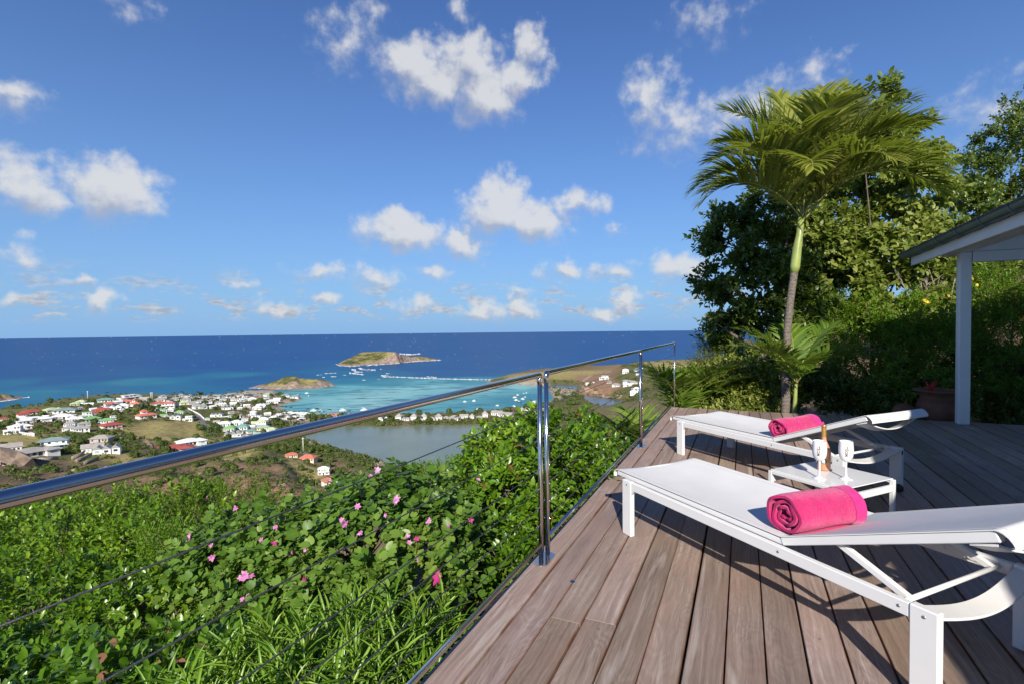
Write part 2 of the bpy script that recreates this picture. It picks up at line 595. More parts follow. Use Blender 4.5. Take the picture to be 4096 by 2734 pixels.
# ------------------------------------------------------------------ terrain, sea, pond
H_SEA = 110.0
ZS = CAMZ - H_SEA
def c1(x, y): return (0 + x * .43630, 1250 + y * .43630)
def c2(x, y): return (900 + x * .43630, 1300 + y * .43630)
def c3(x, y): return (1850 + x * .43630, 1300 + y * .43630)
def shore(pts):
    return np.array([at_z(px, py, ZS)[:2] for px, py in pts])
def poly_sd(P, poly):
    """signed distance to polygon, positive inside"""
    P = np.asarray(P, float)
    d2 = np.full(len(P), 1e18); ins = np.zeros(len(P), bool)
    n = len(poly)
    for i in range(n):
        a, b = poly[i], poly[(i + 1) % n]
        e = b - a
        w = P - a
        t = np.clip((w @ e) / max(e @ e, 1e-9), 0, 1)
        q = w - t[:, None] * e
        d2 = np.minimum(d2, (q ** 2).sum(1))
        c = (a[1] <= P[:, 1]) != (b[1] <= P[:, 1])
        with np.errstate(divide='ignore', invalid='ignore'):
            xi = a[0] + (P[:, 1] - a[1]) / (b[1] - a[1]) * e[0] if b[1] != a[1] else np.full(len(P), 1e18)
        ins ^= c & (P[:, 0] < xi)
    return np.where(ins, 1, -1) * np.sqrt(d2)

coast_px = [c1(-1500, 1010), c1(-500, 985), c1(-60, 968), c1(60, 950), c1(200, 925), c1(330, 880), c1(470, 850), c1(620, 825), c1(760, 800), c1(960, 778), c1(1240, 762), c1(1500, 757),
    c1(1800, 752), c1(2000, 744), c1(2150, 728), c1(2260, 706), c2(215, 590), c2(300, 596), c2(380, 588), c2(440, 590), c2(480, 604), c2(455, 622), c2(500, 634), c2(600, 640), c2(690, 664),
    c2(722, 678), c2(650, 700), c2(570, 716), c2(500, 742), c2(540, 772), c2(620, 790), c2(800, 800), c2(900, 812), c2(1150, 806), c2(1500, 803), c2(1900, 802), c2(2200, 795),
    c3(180, 778), c3(350, 768), c3(530, 742), c3(700, 722), c3(800, 692), c3(832, 662), c3(800, 606), c3(740, 566), c3(690, 556), c3(600, 549), c3(440, 538), c3(350, 526), c3(215, 522),
    c3(240, 500), c3(330, 474), c3(480, 446), c3(700, 421), c3(900, 408), c3(1100, 398), c3(1400, 394), c3(1700, 390), c3(2100, 386), c3(2600, 380), c3(3600, 380)]
coast = shore(coast_px)
LAND = np.vstack([coast, [[1400, 300], [600, -60], [-700, -60], [-1100, 250]]])
pond_px = [c2(715, 1012), c2(745, 990), c2(900, 952), c2(1080, 922), c2(1300, 919), c2(1500, 926), c2(1800, 913), c2(2100, 913), c2(2347, 906), c3(260, 900), c3(420, 895), c3(600, 905), c3(640, 950),
    c3(520, 1040), c3(330, 1110), c3(100, 1160), c2(2150, 1290), c2(2000, 1345), c2(1700, 1345), c2(1500, 1305), c2(1400, 1240), c2(1200, 1196), c2(1100, 1166), c2(950, 1136), c2(900, 1096), c2(760, 1064), c2(715, 1034)]
POND = shore(pond_px)
lag_px = [c3(735, 552), c3(790, 545), c3(900, 540), c3(1000, 543), c3(1085, 558), c3(1112, 582), c3(1085, 604), c3(1000, 602), c3(900, 590), c3(800, 572)]
LAG = shore(lag_px)
lag2_px = [c3(1080, 640), c3(1130, 632), c3(1220, 645), c3(1350, 668), c3(1480, 688), c3(1530, 712), c3(1480, 738), c3(1380, 750), c3(1280, 745), c3(1180, 705), c3(1090, 672)]
LAG2 = shore(lag2_px)

def ctl(lst):
    out = []
    for (q, e) in lst:
        p = at_z(q[0], q[1], ZS + e)
        out.append((p[0], p[1], e))
    return out
_ctl = ctl([(c1(-400, 1000), 14), (c1(0, 975), 13), (c1(300, 925), 16), (c1(600, 870), 18), (c1(900, 815), 14), (c1(1200, 780), 9), (c1(1600, 765), 5), (c1(2000, 752), 3), (c1(2250, 730), 2.5),
    (c1(-300, 1150), 26), (c1(150, 1060), 20), (c1(700, 960), 20), (c1(1000, 900), 17), (c1(1340, 950), 15), (c1(1700, 900), 6), (c1(2000, 900), 4), (c1(2250, 900), 3),
    (c1(600, 1050), 22), (c1(1050, 1040), 19), (c1(1450, 1050), 14), (c1(1300, 1150), 16), (c1(1800, 1100), 9), (c1(1950, 1090), 6), (c1(2200, 1050), 4), (c1(2200, 1130), 5),
    (c1(150, 1200), 27), (c1(500, 1200), 24), (c1(900, 1200), 22), (c1(1250, 1230), 19), (c1(1700, 1220), 14), (c1(2000, 1200), 9),
    (c1(-200, 1350), 36), (c1(300, 1330), 30), (c1(800, 1320), 27), (c1(1300, 1330), 23), (c1(1800, 1280), 18), (c1(2200, 1260), 15),
    (c1(0, 1560), 46), (c1(600, 1530), 40), (c1(1300, 1500), 35), (c1(1900, 1450), 29), (c1(2347, 1360), 24),
    ((0, 2000), 52), ((350, 1960), 46), ((700, 1950), 40), ((1000, 1900), 33), ((1100, 1960), 34),
    (c2(300, 1180), 25), (c2(450, 1280), 27), (c2(200, 1300), 29), (c2(650, 1260), 15), (c2(750, 1330), 15), (c2(860, 1300), 7), (c2(600, 1130), 4), (c2(500, 1060), 3), (c2(700, 1100), 2.5), (c2(900, 1200), 4), (c2(1100, 1300), 6), (c2(1300, 1280), 4),
    (c2(900, 1430), 14), (c2(1000, 1470), 16), (c2(1400, 1400), 9), (c2(1750, 1385), 6), (c2(2100, 1380), 6),
    (c2(300, 700), 2.5), (c2(600, 850), 2), (c2(1200, 850), 2), (c2(1700, 860), 2), (c2(2200, 850), 2), (c3(300, 830), 2), (c3(650, 790), 2), (c3(900, 700), 2), (c3(900, 620), 2), (c3(1150, 740), 2),
    (c3(600, 530), 4), (c3(900, 510), 6), (c3(350, 500), 5), (c3(500, 452), 9), (c3(700, 425), 11), (c3(900, 410), 12), (c3(1100, 402), 12), (c3(1350, 408), 11), (c3(800, 470), 8), (c3(1100, 450), 9),
    (c3(1120, 530), 4), (c3(1300, 500), 14), (c3(1500, 440), 26), (c3(1560, 360), 37), (c3(1640, 338), 41), (c3(1750, 352), 39), (c3(1950, 378), 35), (c3(2300, 400), 30), (c3(1400, 560), 10), (c3(1500, 530), 16), (c3(1600, 560), 16), (c3(1350, 640), 4), (c3(1600, 640), 8), (c3(1700, 560), 20)])
for az, r, e in [(-60, 60, 78), (-45, 60, 80), (-30, 60, 80), (-15, 60, 80), (0, 60, 80), (12, 60, 84), (-60, 130, 58), (-45, 130, 60), (-30, 130, 58), (-15, 130, 55), (0, 130, 50), (12, 130, 52),
                 (-60, 25, 96), (-40, 25, 96), (-20, 25, 96), (0, 25, 97), (12, 25, 99), (0, 250, 22), (-8, 250, 27), (12, 300, 22), (20, 60, 100), (20, 130, 86), (20, 300, 50),
                 (30, 30, 109), (45, 30, 111), (60, 30, 112), (30, 60, 110), (45, 60, 114), (60, 60, 117), (30, 130, 106), (45, 130, 112), (60, 130, 116), (28, 400, 80), (45, 400, 95), (60, 400, 95), (24, 700, 50), (35, 900, 60),
                 (-60, 250, 45), (-60, 450, 30)]:
    a = R_(az)
    _ctl.append((r * math.sin(a), r * math.cos(a), e))
_ctl = np.array(_ctl)
_cth = np.arctan2(_ctl[:, 0], _ctl[:, 1]) * 2.2
_clr = np.log(np.hypot(_ctl[:, 0], _ctl[:, 1]))
AL = R_(24.3)
UD = np.array([math.sin(AL), math.cos(AL)]); VD = np.array([math.cos(AL), -math.sin(AL)])
def smooth(x, a, b):
    t = np.clip((x - a) / (b - a), 0, 1)
    return t * t * (3 - 2 * t)
def vnoise(x, y, s, seed=0):
    """cheap smooth pseudo noise, -1..1"""
    x = x / s + seed * 13.7; y = y / s - seed * 7.3
    return (np.sin(x * 1.7 + 1.3 * np.sin(y * 1.1 + seed)) + np.sin(y * 1.9 + 1.1 * np.sin(x * 1.3 - seed)) + np.sin((x + y) * 2.9 + np.sin(x - 2 * y)) * .5) / 2.5
def near_ground(x, y):
    u = x * UD[0] + y * UD[1]; v = x * VD[0] + y * VD[1]
    out = -0.55 - 0.42 * np.maximum(0, -1.2 - v) - 0.10 * np.maximum(0, u - 6) * (v < 0)
    beyond = -0.12 + 0.03 * np.maximum(0, u - 9) + 0.16 * np.maximum(0, v - 3.0) * smooth(u, 9.5, 12) + 0.4 * np.minimum(0, v + 0.6)
    w = smooth(u, 7.6, 8.8) * smooth(v, -2.2, -0.9)
    g = out * (1 - w) + beyond * w
    under = smooth(v, -1.15, -0.6) * (1 - smooth(u, 8.3, 8.7))
    g = g * (1 - under) + (-0.75) * under
    return g + 0.03 * vnoise(x, y, 0.5) + .05 * vnoise(x, y, 1.7, 2)
def terrain_z(x, y):
    x = np.asarray(x, float).ravel(); y = np.asarray(y, float).ravel()
    r = np.hypot(x, y) + 1e-6
    th = np.arctan2(x, y) * 2.2; lr = np.log(r)
    z = np.empty(len(x))
    for s in range(0, len(x), 20000):
        sl = slice(s, s + 20000)
        d2 = (th[sl, None] - _cth) ** 2 + (lr[sl, None] - _clr) ** 2 + .0035
        w = d2 ** -2.0
        z[sl] = (w * _ctl[:, 2]).sum(1) / w.sum(1)
    P = np.stack([x, y], 1)
    z = z + (vnoise(x, y, 31, 1) * 1.6 + vnoise(x, y, 11, 3) * .8) * smooth(r, 60, 200) * np.clip(z / 18, 0, 1)
    sd = poly_sd(P, LAND)
    k = smooth(sd, 0, 38)
    z = np.where(sd > 0, 0.05 * np.minimum(sd, 20) * (1 - k) + z * k + .15, sd * .12 - .4)
    for pol in (POND, LAG, LAG2):
        ps = poly_sd(P, pol)
        z = np.where(ps > 0, -0.6 - np.minimum(ps, 20) * .05, np.where(z > 0, np.minimum(z, .35 + np.maximum(0, -ps) * .16 + np.maximum(0, -ps - 8) * 1.2), z))
    zz = ZS + z
    wn = 1 - smooth(r, 9, 24)
    return zz * (1 - wn) + near_ground(x, y) * wn
def ground_at(q):
    """first terrain point on the ray through a spot noted off the photograph"""
    d = ray(*q)
    t = np.exp(np.linspace(math.log(12), math.log(2600), 900))
    P = CAM + t[:, None] * d
    g = terrain_z(P[:, 0], P[:, 1])
    below = P[:, 2] < np.maximum(g, ZS)
    i = int(np.argmax(below)) if below.any() else len(t) - 1
    if i > 0:
        f0 = P[i - 1, 2] - max(g[i - 1], ZS); f1 = P[i, 2] - max(g[i], ZS)
        w = f0 / (f0 - f1) if f0 != f1 else 0
        p = P[i - 1] * (1 - w) + P[i] * w
    else:
        p = P[i]
    return np.array([p[0], p[1], max(float(terrain_z([p[0]], [p[1]])[0]), ZS)])

def ground_mat():
    t = NT('hillside_ground')
    a = t.n('ShaderNodeVertexColor'); a.layer_name = 'ground'
    pos = t.pos()
    n1 = t.noise(pos, .035, 6, .6); n2 = t.noise(pos, .22, 5, .65); n3 = t.noise(pos, 3.0, 4, .6)
    c = t.mix(t.rng(n2, .40, .66, 0, .75), a.outputs[0], t.mix(.72, a.outputs[0], (.055, .065, .022)))
    c = t.mix(t.rng(n1, .52, .68, 0, .55), c, t.mix(.6, c, (.20, .125, .08)))
    c = t.mix(t.rng(n3, .35, .65, 0, .45), c, t.mix(.75, c, (.05, .04, .03)))
    h = t.math('MULTIPLY_ADD', n2, 2.0, n3)
    return t.done(t.bsdf(c, .95, 0, .1, t.bump(h, .6, .12)))
M['ground'] = ground_mat()
GY, GB, GG, GS, GR, GD = (.47, .385, .150), (.26, .175, .115), (.140, .150, .052), (.60, .50, .40), (.40, .235, .150), (.11, .078, .052)
_gc = [(c1(1450, 1060), GY), (c1(1250, 1120), GY), (c1(1700, 1020), GY), (c1(1650, 1150), GY), (c1(1850, 1100), GY), (c1(150, 1180), GY), (c1(-200, 1150), GY), (c1(400, 1160), GY), (c1(1050, 900), GY), (c1(1200, 960), GG), (c1(1080, 950), GG),
    (c1(500, 1040), GB), (c1(700, 940), GG), (c1(300, 960), GG), (c1(900, 860), GG), (c1(1600, 850), GG), (c1(1900, 900), GG), (c1(2100, 950), GG), (c1(2000, 830), GG), (c1(2200, 850), GB), (c1(1400, 800), GG),
    (c1(800, 1130), GG), (c1(1000, 1200), GB), (c1(1250, 1260), GB), (c1(700, 1290), GG), (c1(1500, 1290), GG), (c1(950, 1310), GY), (c1(300, 1400), GB), (c1(800, 1420), GB), (c1(0, 1500), GD), (c1(150, 1480), GB),
    (c1(1600, 1480), GB), (c1(1900, 1350), GG), (c1(2200, 1300), GY), (c1(1400, 1560), GR), (c1(2000, 1480), GB), ((700, 1960), GR), ((350, 1960), GB), ((0, 2000), GB), ((1000, 1940), GR),
    (c2(150, 1150), GY), (c2(350, 1200), GG), (c2(500, 1250), GG), (c2(250, 1280), GR), (c2(600, 1260), GY), (c2(750, 1300), GY), (c2(800, 1370), GY), (c2(650, 1180), GG), (c2(450, 1060), GG), (c2(900, 1190), GG), (c2(1050, 1310), GR), (c2(1200, 1280), GG), (c2(1000, 1380), GB),
    (c2(300, 600), GS), (c2(420, 610), GS), (c2(250, 620), GS), (c2(600, 712), GS), (c2(520, 742), GS), (c2(400, 720), GG), (c2(240, 720), GG), (c2(700, 850), GS), (c2(900, 840), GB), (c2(500, 900), GG), (c2(200, 850), GG), (c2(1400, 880), GG), (c2(1900, 890), GG), (c2(1700, 850), GB),
    (c3(330, 505), GG), (c3(500, 480), GY), (c3(700, 450), GY), (c3(900, 430), GY), (c3(900, 480), GY), (c3(1100, 440), GY), (c3(1350, 420), GR), (c3(1150, 480), GR), (c3(600, 420), GB), (c3(1000, 398), GB), (c3(640, 550), GS), (c3(480, 540), GS), (c3(900, 520), GG), (c3(820, 660), GS),
    (c3(850, 620), GG), (c3(1000, 640), GG), (c3(950, 700), GG), (c3(1250, 540), GR), (c3(1300, 600), GR), (c3(1350, 500), GR), (c3(1450, 480), GG), (c3(1560, 370), GG), (c3(1700, 350), GY), (c3(1850, 380), GY), (c3(1600, 480), GG), (c3(1550, 600), GG), (c3(1400, 650), GG), (c3(1150, 560), GR), (c3(700, 800), GB)]
_gp = []
for q, c in _gc:
    p = ground_at(q)
    _gp.append((math.atan2(p[0], p[1]) * 2.2, math.log(math.hypot(p[0], p[1])), *c))
for az in range(-60, 80, 15):
    for r in (3, 8, 30, 90):
        _gp.append((R_(az) * 2.2, math.log(r), *(GD if r < 20 else GB)))
_gp = np.array(_gp)
def ground_colour(x, y):
    th = np.arctan2(x, y) * 2.2; lr = np.log(np.hypot(x, y) + 1e-6)
    out = np.empty((len(x), 3))
    for s in range(0, len(x), 20000):
        sl = slice(s, s + 20000)
        d2 = (th[sl, None] - _gp[:, 0]) ** 2 + 3.0 * (lr[sl, None] - _gp[:, 1]) ** 2 + 2e-5
        w = d2 ** -2.2
        out[sl] = (w @ _gp[:, 2:]) / w.sum(1)[:, None]
    return out
def polar_grid(th, r):
    T, Rr = np.meshgrid(th, r, indexing='ij')
    X = (Rr * np.sin(T)).ravel(); Y = (Rr * np.cos(T)).ravel()
    n, m = len(th), len(r)
    I = np.arange(n * m).reshape(n, m)
    F = np.stack([I[:-1, :-1], I[1:, :-1], I[1:, 1:], I[:-1, 1:]], -1).reshape(-1, 4)
    return X, Y, F
def add_colour(me, name, cols):
    a = me.color_attributes.new(name, 'FLOAT_COLOR', 'POINT')
    buf = np.ones((len(cols), 4), np.float32); buf[:, :cols.shape[1]] = cols
    a.data.foreach_set("color", buf.ravel())

th = np.radians(np.concatenate([np.linspace(-75, -48, 40)[:-1], np.linspace(-48, 30, 420)[:-1], np.linspace(30, 80, 60)]))
rr = np.exp(np.linspace(math.log(1.2), math.log(1750), 420))
X, Y, Fq = polar_grid(th, rr)
Z = terrain_z(X, Y)
me = np_mesh('hills', np.stack([X, Y, Z], 1), Fq[:, ::-1], M['ground'], True)
sdl = poly_sd(np.stack([X, Y], 1), LAND)
gcol = ground_colour(X, Y)
beach = ((sdl < 7) & (np.hypot(X, Y) > 300))
gcol[beach] = (.46, .37, .29)
add_colour(me, 'ground', gcol)
hills = tag(link_mesh('hills', me), kind='structure')

# sea: one sheet out to the horizon, tinted by how shallow the water is
_sc = [(c2(1300, 680), 1.), (c2(900, 620), .74), (c2(700, 700), .82), (c2(1100, 750), .92), (c2(620, 760), .8), (c2(1600, 600), .95), (c2(1400, 620), .95), (c2(2000, 560), .92), (c2(2200, 500), .55), (c2(1500, 530), .55), (c2(1200, 505), .42), (c2(1000, 445), .30), (c2(700, 455), .16), (c2(1100, 580), .8), (c2(1800, 520), .7),
    (c2(300, 480), .12), (c2(2000, 440), .10), (c2(1500, 430), .28), (c2(1250, 400), .22), (c2(1800, 400), .06), (c2(1200, 440), .32), (c3(200, 580), .95), (c3(500, 570), .95), (c3(100, 525), .62), (c3(0, 440), .08), (c3(150, 430), .05), (c3(250, 720), .62), (c3(60, 740), .62), (c3(600, 650), .55), (c3(700, 600), .7), (c3(450, 610), .68), (c3(450, 700), .52),
    (c2(1000, 700), .9), (c2(2200, 620), .8), (c2(2000, 700), .7), (c1(100, 850), .33), (c1(100, 930), .4), (c1(400, 720), .40), (c1(400, 800), .36), (c1(700, 685), .28), (c1(1000, 720), .28), (c1(1250, 625), .45), (c1(1400, 630), .40), (c1(2000, 565), .34), (c1(1700, 680), .30), (c1(1500, 730), .34), (c1(2200, 565), .40), (c1(2300, 640), .2), (c1(2000, 640), .2), (c1(500, 550), .04), (c1(1000, 450), 0), (c1(100, 640), .30), (c1(100, 550), .05), (c1(600, 620), .14), (c1(900, 600), .1), (c1(1600, 560), .1), (c1(2000, 480), 0), (c2(500, 400), .12), (c2(800, 430), .24), (c2(300, 400), .02), (c2(600, 300), 0), (c2(1300, 200), 0), (c2(2100, 250), 0), (c2(2100, 380), .03), (c1(300, 300), 0), (c1(1500, 300), 0), (c3(600, 200), 0), (c3(1200, 250), 0), (c3(1400, 350), 0), (c3(300, 350), 0), (c3(2200, 200), 0)]
_sp = []
for q, s in _sc:
    p = at_z(q[0], q[1], ZS)
    _sp.append((math.atan2(p[0], p[1]) * 2.6, math.log(math.hypot(p[0], p[1])), s))
_sp += [(R_(a) * 2.6, math.log(r), 0) for a in range(-80, 90, 20) for r in (5000, 15000)]
_sp = np.array(_sp)
def shallow(x, y):
    th = np.arctan2(x, y) * 2.6; lr = np.log(np.hypot(x, y))
    out = np.empty(len(x))
    for s in range(0, len(x), 20000):
        sl = slice(s, s + 20000)
        d2 = (th[sl, None] - _sp[:, 0]) ** 2 + 3.0 * (lr[sl, None] - _sp[:, 1]) ** 2 + 4e-5
        w = d2 ** -2.0
        out[sl] = (w @ _sp[:, 2]) / w.sum(1)
    return out
def sea_mat():
    t = NT('sea_water')
    a = t.n('ShaderNodeAttribute'); a.attribute_name = 'shallow'
    pos = t.pos()
    mp = t.n('ShaderNodeMapping'); t.l(pos, mp.inputs[0]); mp.inputs['Scale'].default_value = (.35, 1.0, 1.0)
    n1 = t.noise(mp.outputs[0], .012, 6, .6, .6)
    s = t.math('MULTIPLY_ADD', t.math('SUBTRACT', n1, .5), .22, a.outputs['Fac'])
    col = t.ramp(s, [(.0, (.0055, .047, .178)), (.18, (.007, .076, .184)), (.38, (.014, .142, .205)), (.58, (.055, .260, .280)), (.80, (.165, .450, .415)), (1.0, (.310, .580, .510))])
    # coral heads and seagrass showing through the shallows
    mp2 = t.n('ShaderNodeMapping'); t.l(pos, mp2.inputs[0]); mp2.inputs['Scale'].default_value = (.28, 1.0, 1.0)
    reef = t.noise(mp2.outputs[0], .045, 6, .6, 1.2)
    rf = t.math('MULTIPLY', t.rng(reef, .50, .60, 0, .75), t.rng(a.outputs['Fac'], .42, .66))
    col = t.mix(rf, col, (.030, .105, .120))
    # open-water streaks and chop
    st = t.noise(mp.outputs[0], .05, 5, .6)
    col = t.mix(t.rng(st, .35, .65, 0, .32), col, t.mix(.45, col, (.006, .030, .120)))
    chop = t.noise(pos, .09, 6, .68); rip = t.noise(pos, .6, 4, .65)
    h = t.math('MULTIPLY_ADD', chop, 3.0, t.math('MULTIPLY', rip, .6))
    nb = t.bump(h, .5, .8)
    d = t.n('ShaderNodeBsdfDiffuse'); t.l(col, d.inputs[0])
    g = t.n('ShaderNodeBsdfGlossy'); g.inputs['Roughness'].default_value = .28; t.l(nb, g.inputs['Normal'])
    g.inputs[0].default_value = (.62, .82, .95, 1)
    m = t.n('ShaderNodeMixShader')
    fr = t.n('ShaderNodeFresnel'); fr.inputs['IOR'].default_value = 1.33
    t.l(t.math('MULTIPLY', t.math('POWER', fr.outputs[0], 2.4), .26), m.inputs[0])
    t.l(d.outputs[0], m.inputs[1]); t.l(g.outputs[0], m.inputs[2])
    return t.done(m.outputs[0])
M['sea'] = sea_mat()
SEA_R = FPX * H_SEA / 12.0
th = np.radians(np.linspace(-85, 85, 420))
rr = np.exp(np.linspace(math.log(330), math.log(SEA_R), 330))
X, Y, Fq = polar_grid(th, rr)
me = np_mesh('sea', np.stack([X, Y, np.full(len(X), ZS)], 1), Fq[:, ::-1], M['sea'])
at = me.attributes.new('shallow', 'FLOAT', 'POINT')
sh_ = shallow(X, Y) + .02 * vnoise(X, Y, 60, 2)
at.data.foreach_set('value', np.clip(sh_, 0, 1).astype(np.float32))
tag(link_mesh('sea', me), kind='structure')

def pond_mat():
    t = NT('pond_water')
    pos = t.pos()
    n = t.noise(pos, .02, 4); rip = t.noise(pos, .5, 4, .6)
    col = t.mix(t.rng(n, .35, .65), (.150, .190, .135), (.180, .215, .160))
    return t.done(t.bsdf(col, .22, 0, .28, t.bump(rip, .25, .2)))
M['pond'] = pond_mat()
def fan(poly, z, name, mat):
    me = bpy.data.meshes.new(name)
    me.from_pydata([(p[0], p[1], z) for p in poly], [], [list(range(len(poly)))])
    me.update(); me.materials.append(mat)
    if me.polygons[0].normal.z < 0:
        me.flip_normals()
    return tag(link_mesh(name, me), kind='structure')
def grow(poly, k):
    c = poly.mean(0); d = poly - c
    return c + d * (1 + k / np.linalg.norm(d, axis=1))[:, None]
fan(grow(POND, 1.0), ZS + .12, 'pond', M['pond'])
M['lagoon_water'] = plain('lagoon_water', (.085, .115, .120), .2, 0, .3, .1, .02)
fan(grow(LAG, 2.0), ZS + .10, 'lagoon_channel', M['lagoon_water'])
fan(grow(LAG2, 2.0), ZS + .10, 'lagoon_pool', M['lagoon_water'])

# islets
def islet_mat():
    t = NT('islet_ground')
    pos = t.pos()
    sp = t.n('ShaderNodeSeparateXYZ'); t.l(pos, sp.inputs[0])
    n1 = t.noise(pos, .022, 6, .6); n2 = t.noise(pos, .12, 5, .6)
    hh = t.math('MULTIPLY_ADD', t.math('SUBTRACT', n2, .5), 9.0, t.math('SUBTRACT', sp.outputs[2], ZS))
    g = t.mix(t.rng(n1, .44, .56), (.27, .23, .095), (.085, .095, .032))
    g = t.mix(t.rng(n2, .5, .66, 0, .8), g, (.060, .072, .024))
    rock = t.mix(t.rng(n2, .35, .6), (.17, .12, .095), (.33, .25, .205))
    c = t.mix(t.rng(hh, 3.0, 6.0), rock, g)
    geo = t.n('ShaderNodeNewGeometry'); s2 = t.n('ShaderNodeSeparateXYZ'); t.l(geo.outputs['Normal'], s2.inputs[0])
    c = t.mix(t.rng(s2.outputs[2], .66, .86, 1, 0), c, rock)
    return t.done(t.bsdf(c, .95, 0, .1, t.bump(n2, .7, 2.0)))
M['islet'] = islet_mat()
def islet(front, back_depth, crest, label):
    """front: shore line (photo spots); crest: (photo spot, height) along the skyline"""
    Fp = shore(front)
    n = len(Fp)
    tt = np.linspace(0, 1, n)
    dirv = Fp / np.linalg.norm(Fp, axis=1)[:, None]
    bulge = np.sin(tt * math.pi) ** .6
    B = Fp + dirv * (back_depth * bulge)[:, None]
    pol = np.vstack([Fp, B[::-1][1:-1]])
    cr = np.array([(*at_z(q[0], q[1], ZS + e)[:2], e) for q, e in crest])
    lo, hi = pol.min(0) - 4, pol.max(0) + 4
    nx = 150; ny = max(40, int(nx * (hi[1] - lo[1]) / (hi[0] - lo[0])))
    xs, ys = np.linspace(lo[0], hi[0], nx), np.linspace(lo[1], hi[1], ny)
    XX, YY = np.meshgrid(xs, ys, indexing='ij')
    P = np.stack([XX.ravel(), YY.ravel()], 1)
    sd = poly_sd(P, pol) + vnoise(P[:, 0], P[:, 1], 9, 4) * 2.2
    thp = np.arctan2(P[:, 0], P[:, 1])
    hc = np.interp(thp, np.arctan2(cr[:, 0], cr[:, 1]), cr[:, 2])
    rr_ = np.hypot(P[:, 0], P[:, 1]); rc = np.interp(thp, np.arctan2(cr[:, 0], cr[:, 1]), np.hypot(cr[:, 0], cr[:, 1]))
    rf = np.interp(thp, np.arctan2(Fp[:, 0], Fp[:, 1]), np.hypot(Fp[:, 0], Fp[:, 1]))
    q = np.clip((rr_ - rf) / np.maximum(rc - rf, 5), 0, 1)
    ramp_ = np.where(rr_ < rc, q ** .62, np.clip(1 - ((rr_ - rc) / (back_depth * .75)) ** 2, .15, 1))
    z = hc * ramp_ * smooth(sd, -2, 16) + vnoise(P[:, 0], P[:, 1], 14, 5) * .9 * smooth(sd, 0, 20) + vnoise(P[:, 0], P[:, 1], 5, 6) * .5
    z = np.where(sd < 0, sd * .4 - .4, z + .4)
    I = np.arange(nx * ny).reshape(nx, ny)
    Fq = np.stack([I[:-1, :-1], I[1:, :-1], I[1:, 1:], I[:-1, 1:]], -1).reshape(-1, 4)
    keep = (sd[Fq] > -10).any(1)
    me = np_mesh('islet', np.stack([P[:, 0], P[:, 1], ZS + z], 1), Fq[keep], M['islet'], True)
    o = tag(link_mesh('islet', me), kind='structure'); o['label'] = label
    return pol
ISLET_FAR = islet([c2(1022, 358), c2(1060, 369), c2(1140, 374), c2(1220, 368), c2(1300, 363), c2(1400, 358), c2(1500, 351), c2(1600, 345), c2(1660, 336), c2(1740, 329), c2(1830, 325), c2(1900, 321), c2(1975, 318)], 230,
      [(c2(1025, 352), 3), (c2(1065, 328), 9), (c2(1130, 295), 19), (c2(1200, 258), 31), (c2(1270, 247), 35), (c2(1420, 243), 37), (c2(1560, 246), 37), (c2(1595, 262), 32), (c2(1640, 281), 22), (c2(1700, 287), 17), (c2(1760, 284), 16), (c2(1800, 292), 12), (c2(1860, 301), 8), (c2(1930, 312), 4), (c2(1970, 317), 2)], 'larger grassy islet beyond the breakers')
ISLET_NEAR = islet([c2(222, 574), c2(290, 573), c2(345, 579), c2(420, 586), c2(500, 588), c2(600, 583), c2(700, 580), c2(800, 577), c2(860, 572), c2(940, 561), c2(1035, 549)], 100,
      [(c2(225, 572), 1.5), (c2(300, 562), 3), (c2(380, 545), 6), (c2(440, 522), 10), (c2(500, 502), 14), (c2(540, 476), 19), (c2(590, 469), 21), (c2(650, 472), 20.5), (c2(685, 488), 16), (c2(760, 495), 14.5), (c2(840, 498), 14), (c2(900, 506), 12), (c2(960, 525), 8), (c2(1030, 546), 2)], 'smaller rocky islet joined to the beach spit')
islet([c1(-330, 812), c1(-150, 814), c1(0, 810), c1(60, 800), c1(130, 793), c1(180, 785), c1(215, 775)], 70,
      [(c1(-330, 790), 4), (c1(-100, 735), 13), (c1(0, 738), 12), (c1(60, 752), 8.5), (c1(130, 755), 7), (c1(180, 762), 4), (c1(213, 772), 1.5)], 'rocky point at the left edge of the sea')

# ------------------------------------------------------------------ deck
def UV(u, v, z=0.0):
    p = UD * u + VD * v
    return (p[0], p[1], z)
DECK = empty('deck', (0, 0, 0), math.pi / 2 - AL)     # local x runs along the planks (u), local y to the left (-v)
tag(DECK, kind='structure')
DECK['label'] = 'weathered hardwood terrace deck behind the steel railing'
PW, GAP, TH = 0.1465, 0.0075, 0.028
_joints = {-5: [2.15], -3: [1.62, 5.6], 1: [1.45, 4.9], -6: [4.4], 0: [6.2], 3: [3.9, 7.1], -1: [5.0], 5: [2.9, 6.4], 7: [4.7], -2: [7.3], 2: [6.9], 9: [3.4, 7.7], 4: [5.3]}
def plank_mesh(L, var):
    mb = MB()
    w = PW - GAP
    mb.box(0, L, -w / 2, w / 2, -TH, 0, .0016)
    return mb.mesh('plank', M['wood'])
U0, U1 = -1.6, 8.72
k = 0
for i in range(-7, 28):
    vc = -0.065 + PW * i + PW / 2
    cuts = [U0] + sorted(_joints.get(i, [2.0 + (i * 37 % 50) / 10.0])) + [U1 - .004 * (i * 7 % 5)]
    for a, b in zip(cuts[:-1], cuts[1:]):
        o = link_mesh('plank', plank_mesh(b - a - .0012, k), DECK)
        o.location = (a, -(vc + .0012 * math.sin(i * 3.7)), .0006 * math.sin(k * 2.3))
        o.rotation_euler = (.0015 * math.sin(k * 5.1), 0, .0006 * math.sin(k * 1.9))
        # countersunk plugs near the ends
        k += 1
mb = MB()
for x in np.arange(U0 + .2, U1, .5):
    mb.box(x, x + .045, -4.0, 1.05, -.13, -.035)
mb.box(U1 - .05, U1 - .01, -4.0, 1.05, -.25, -.032)
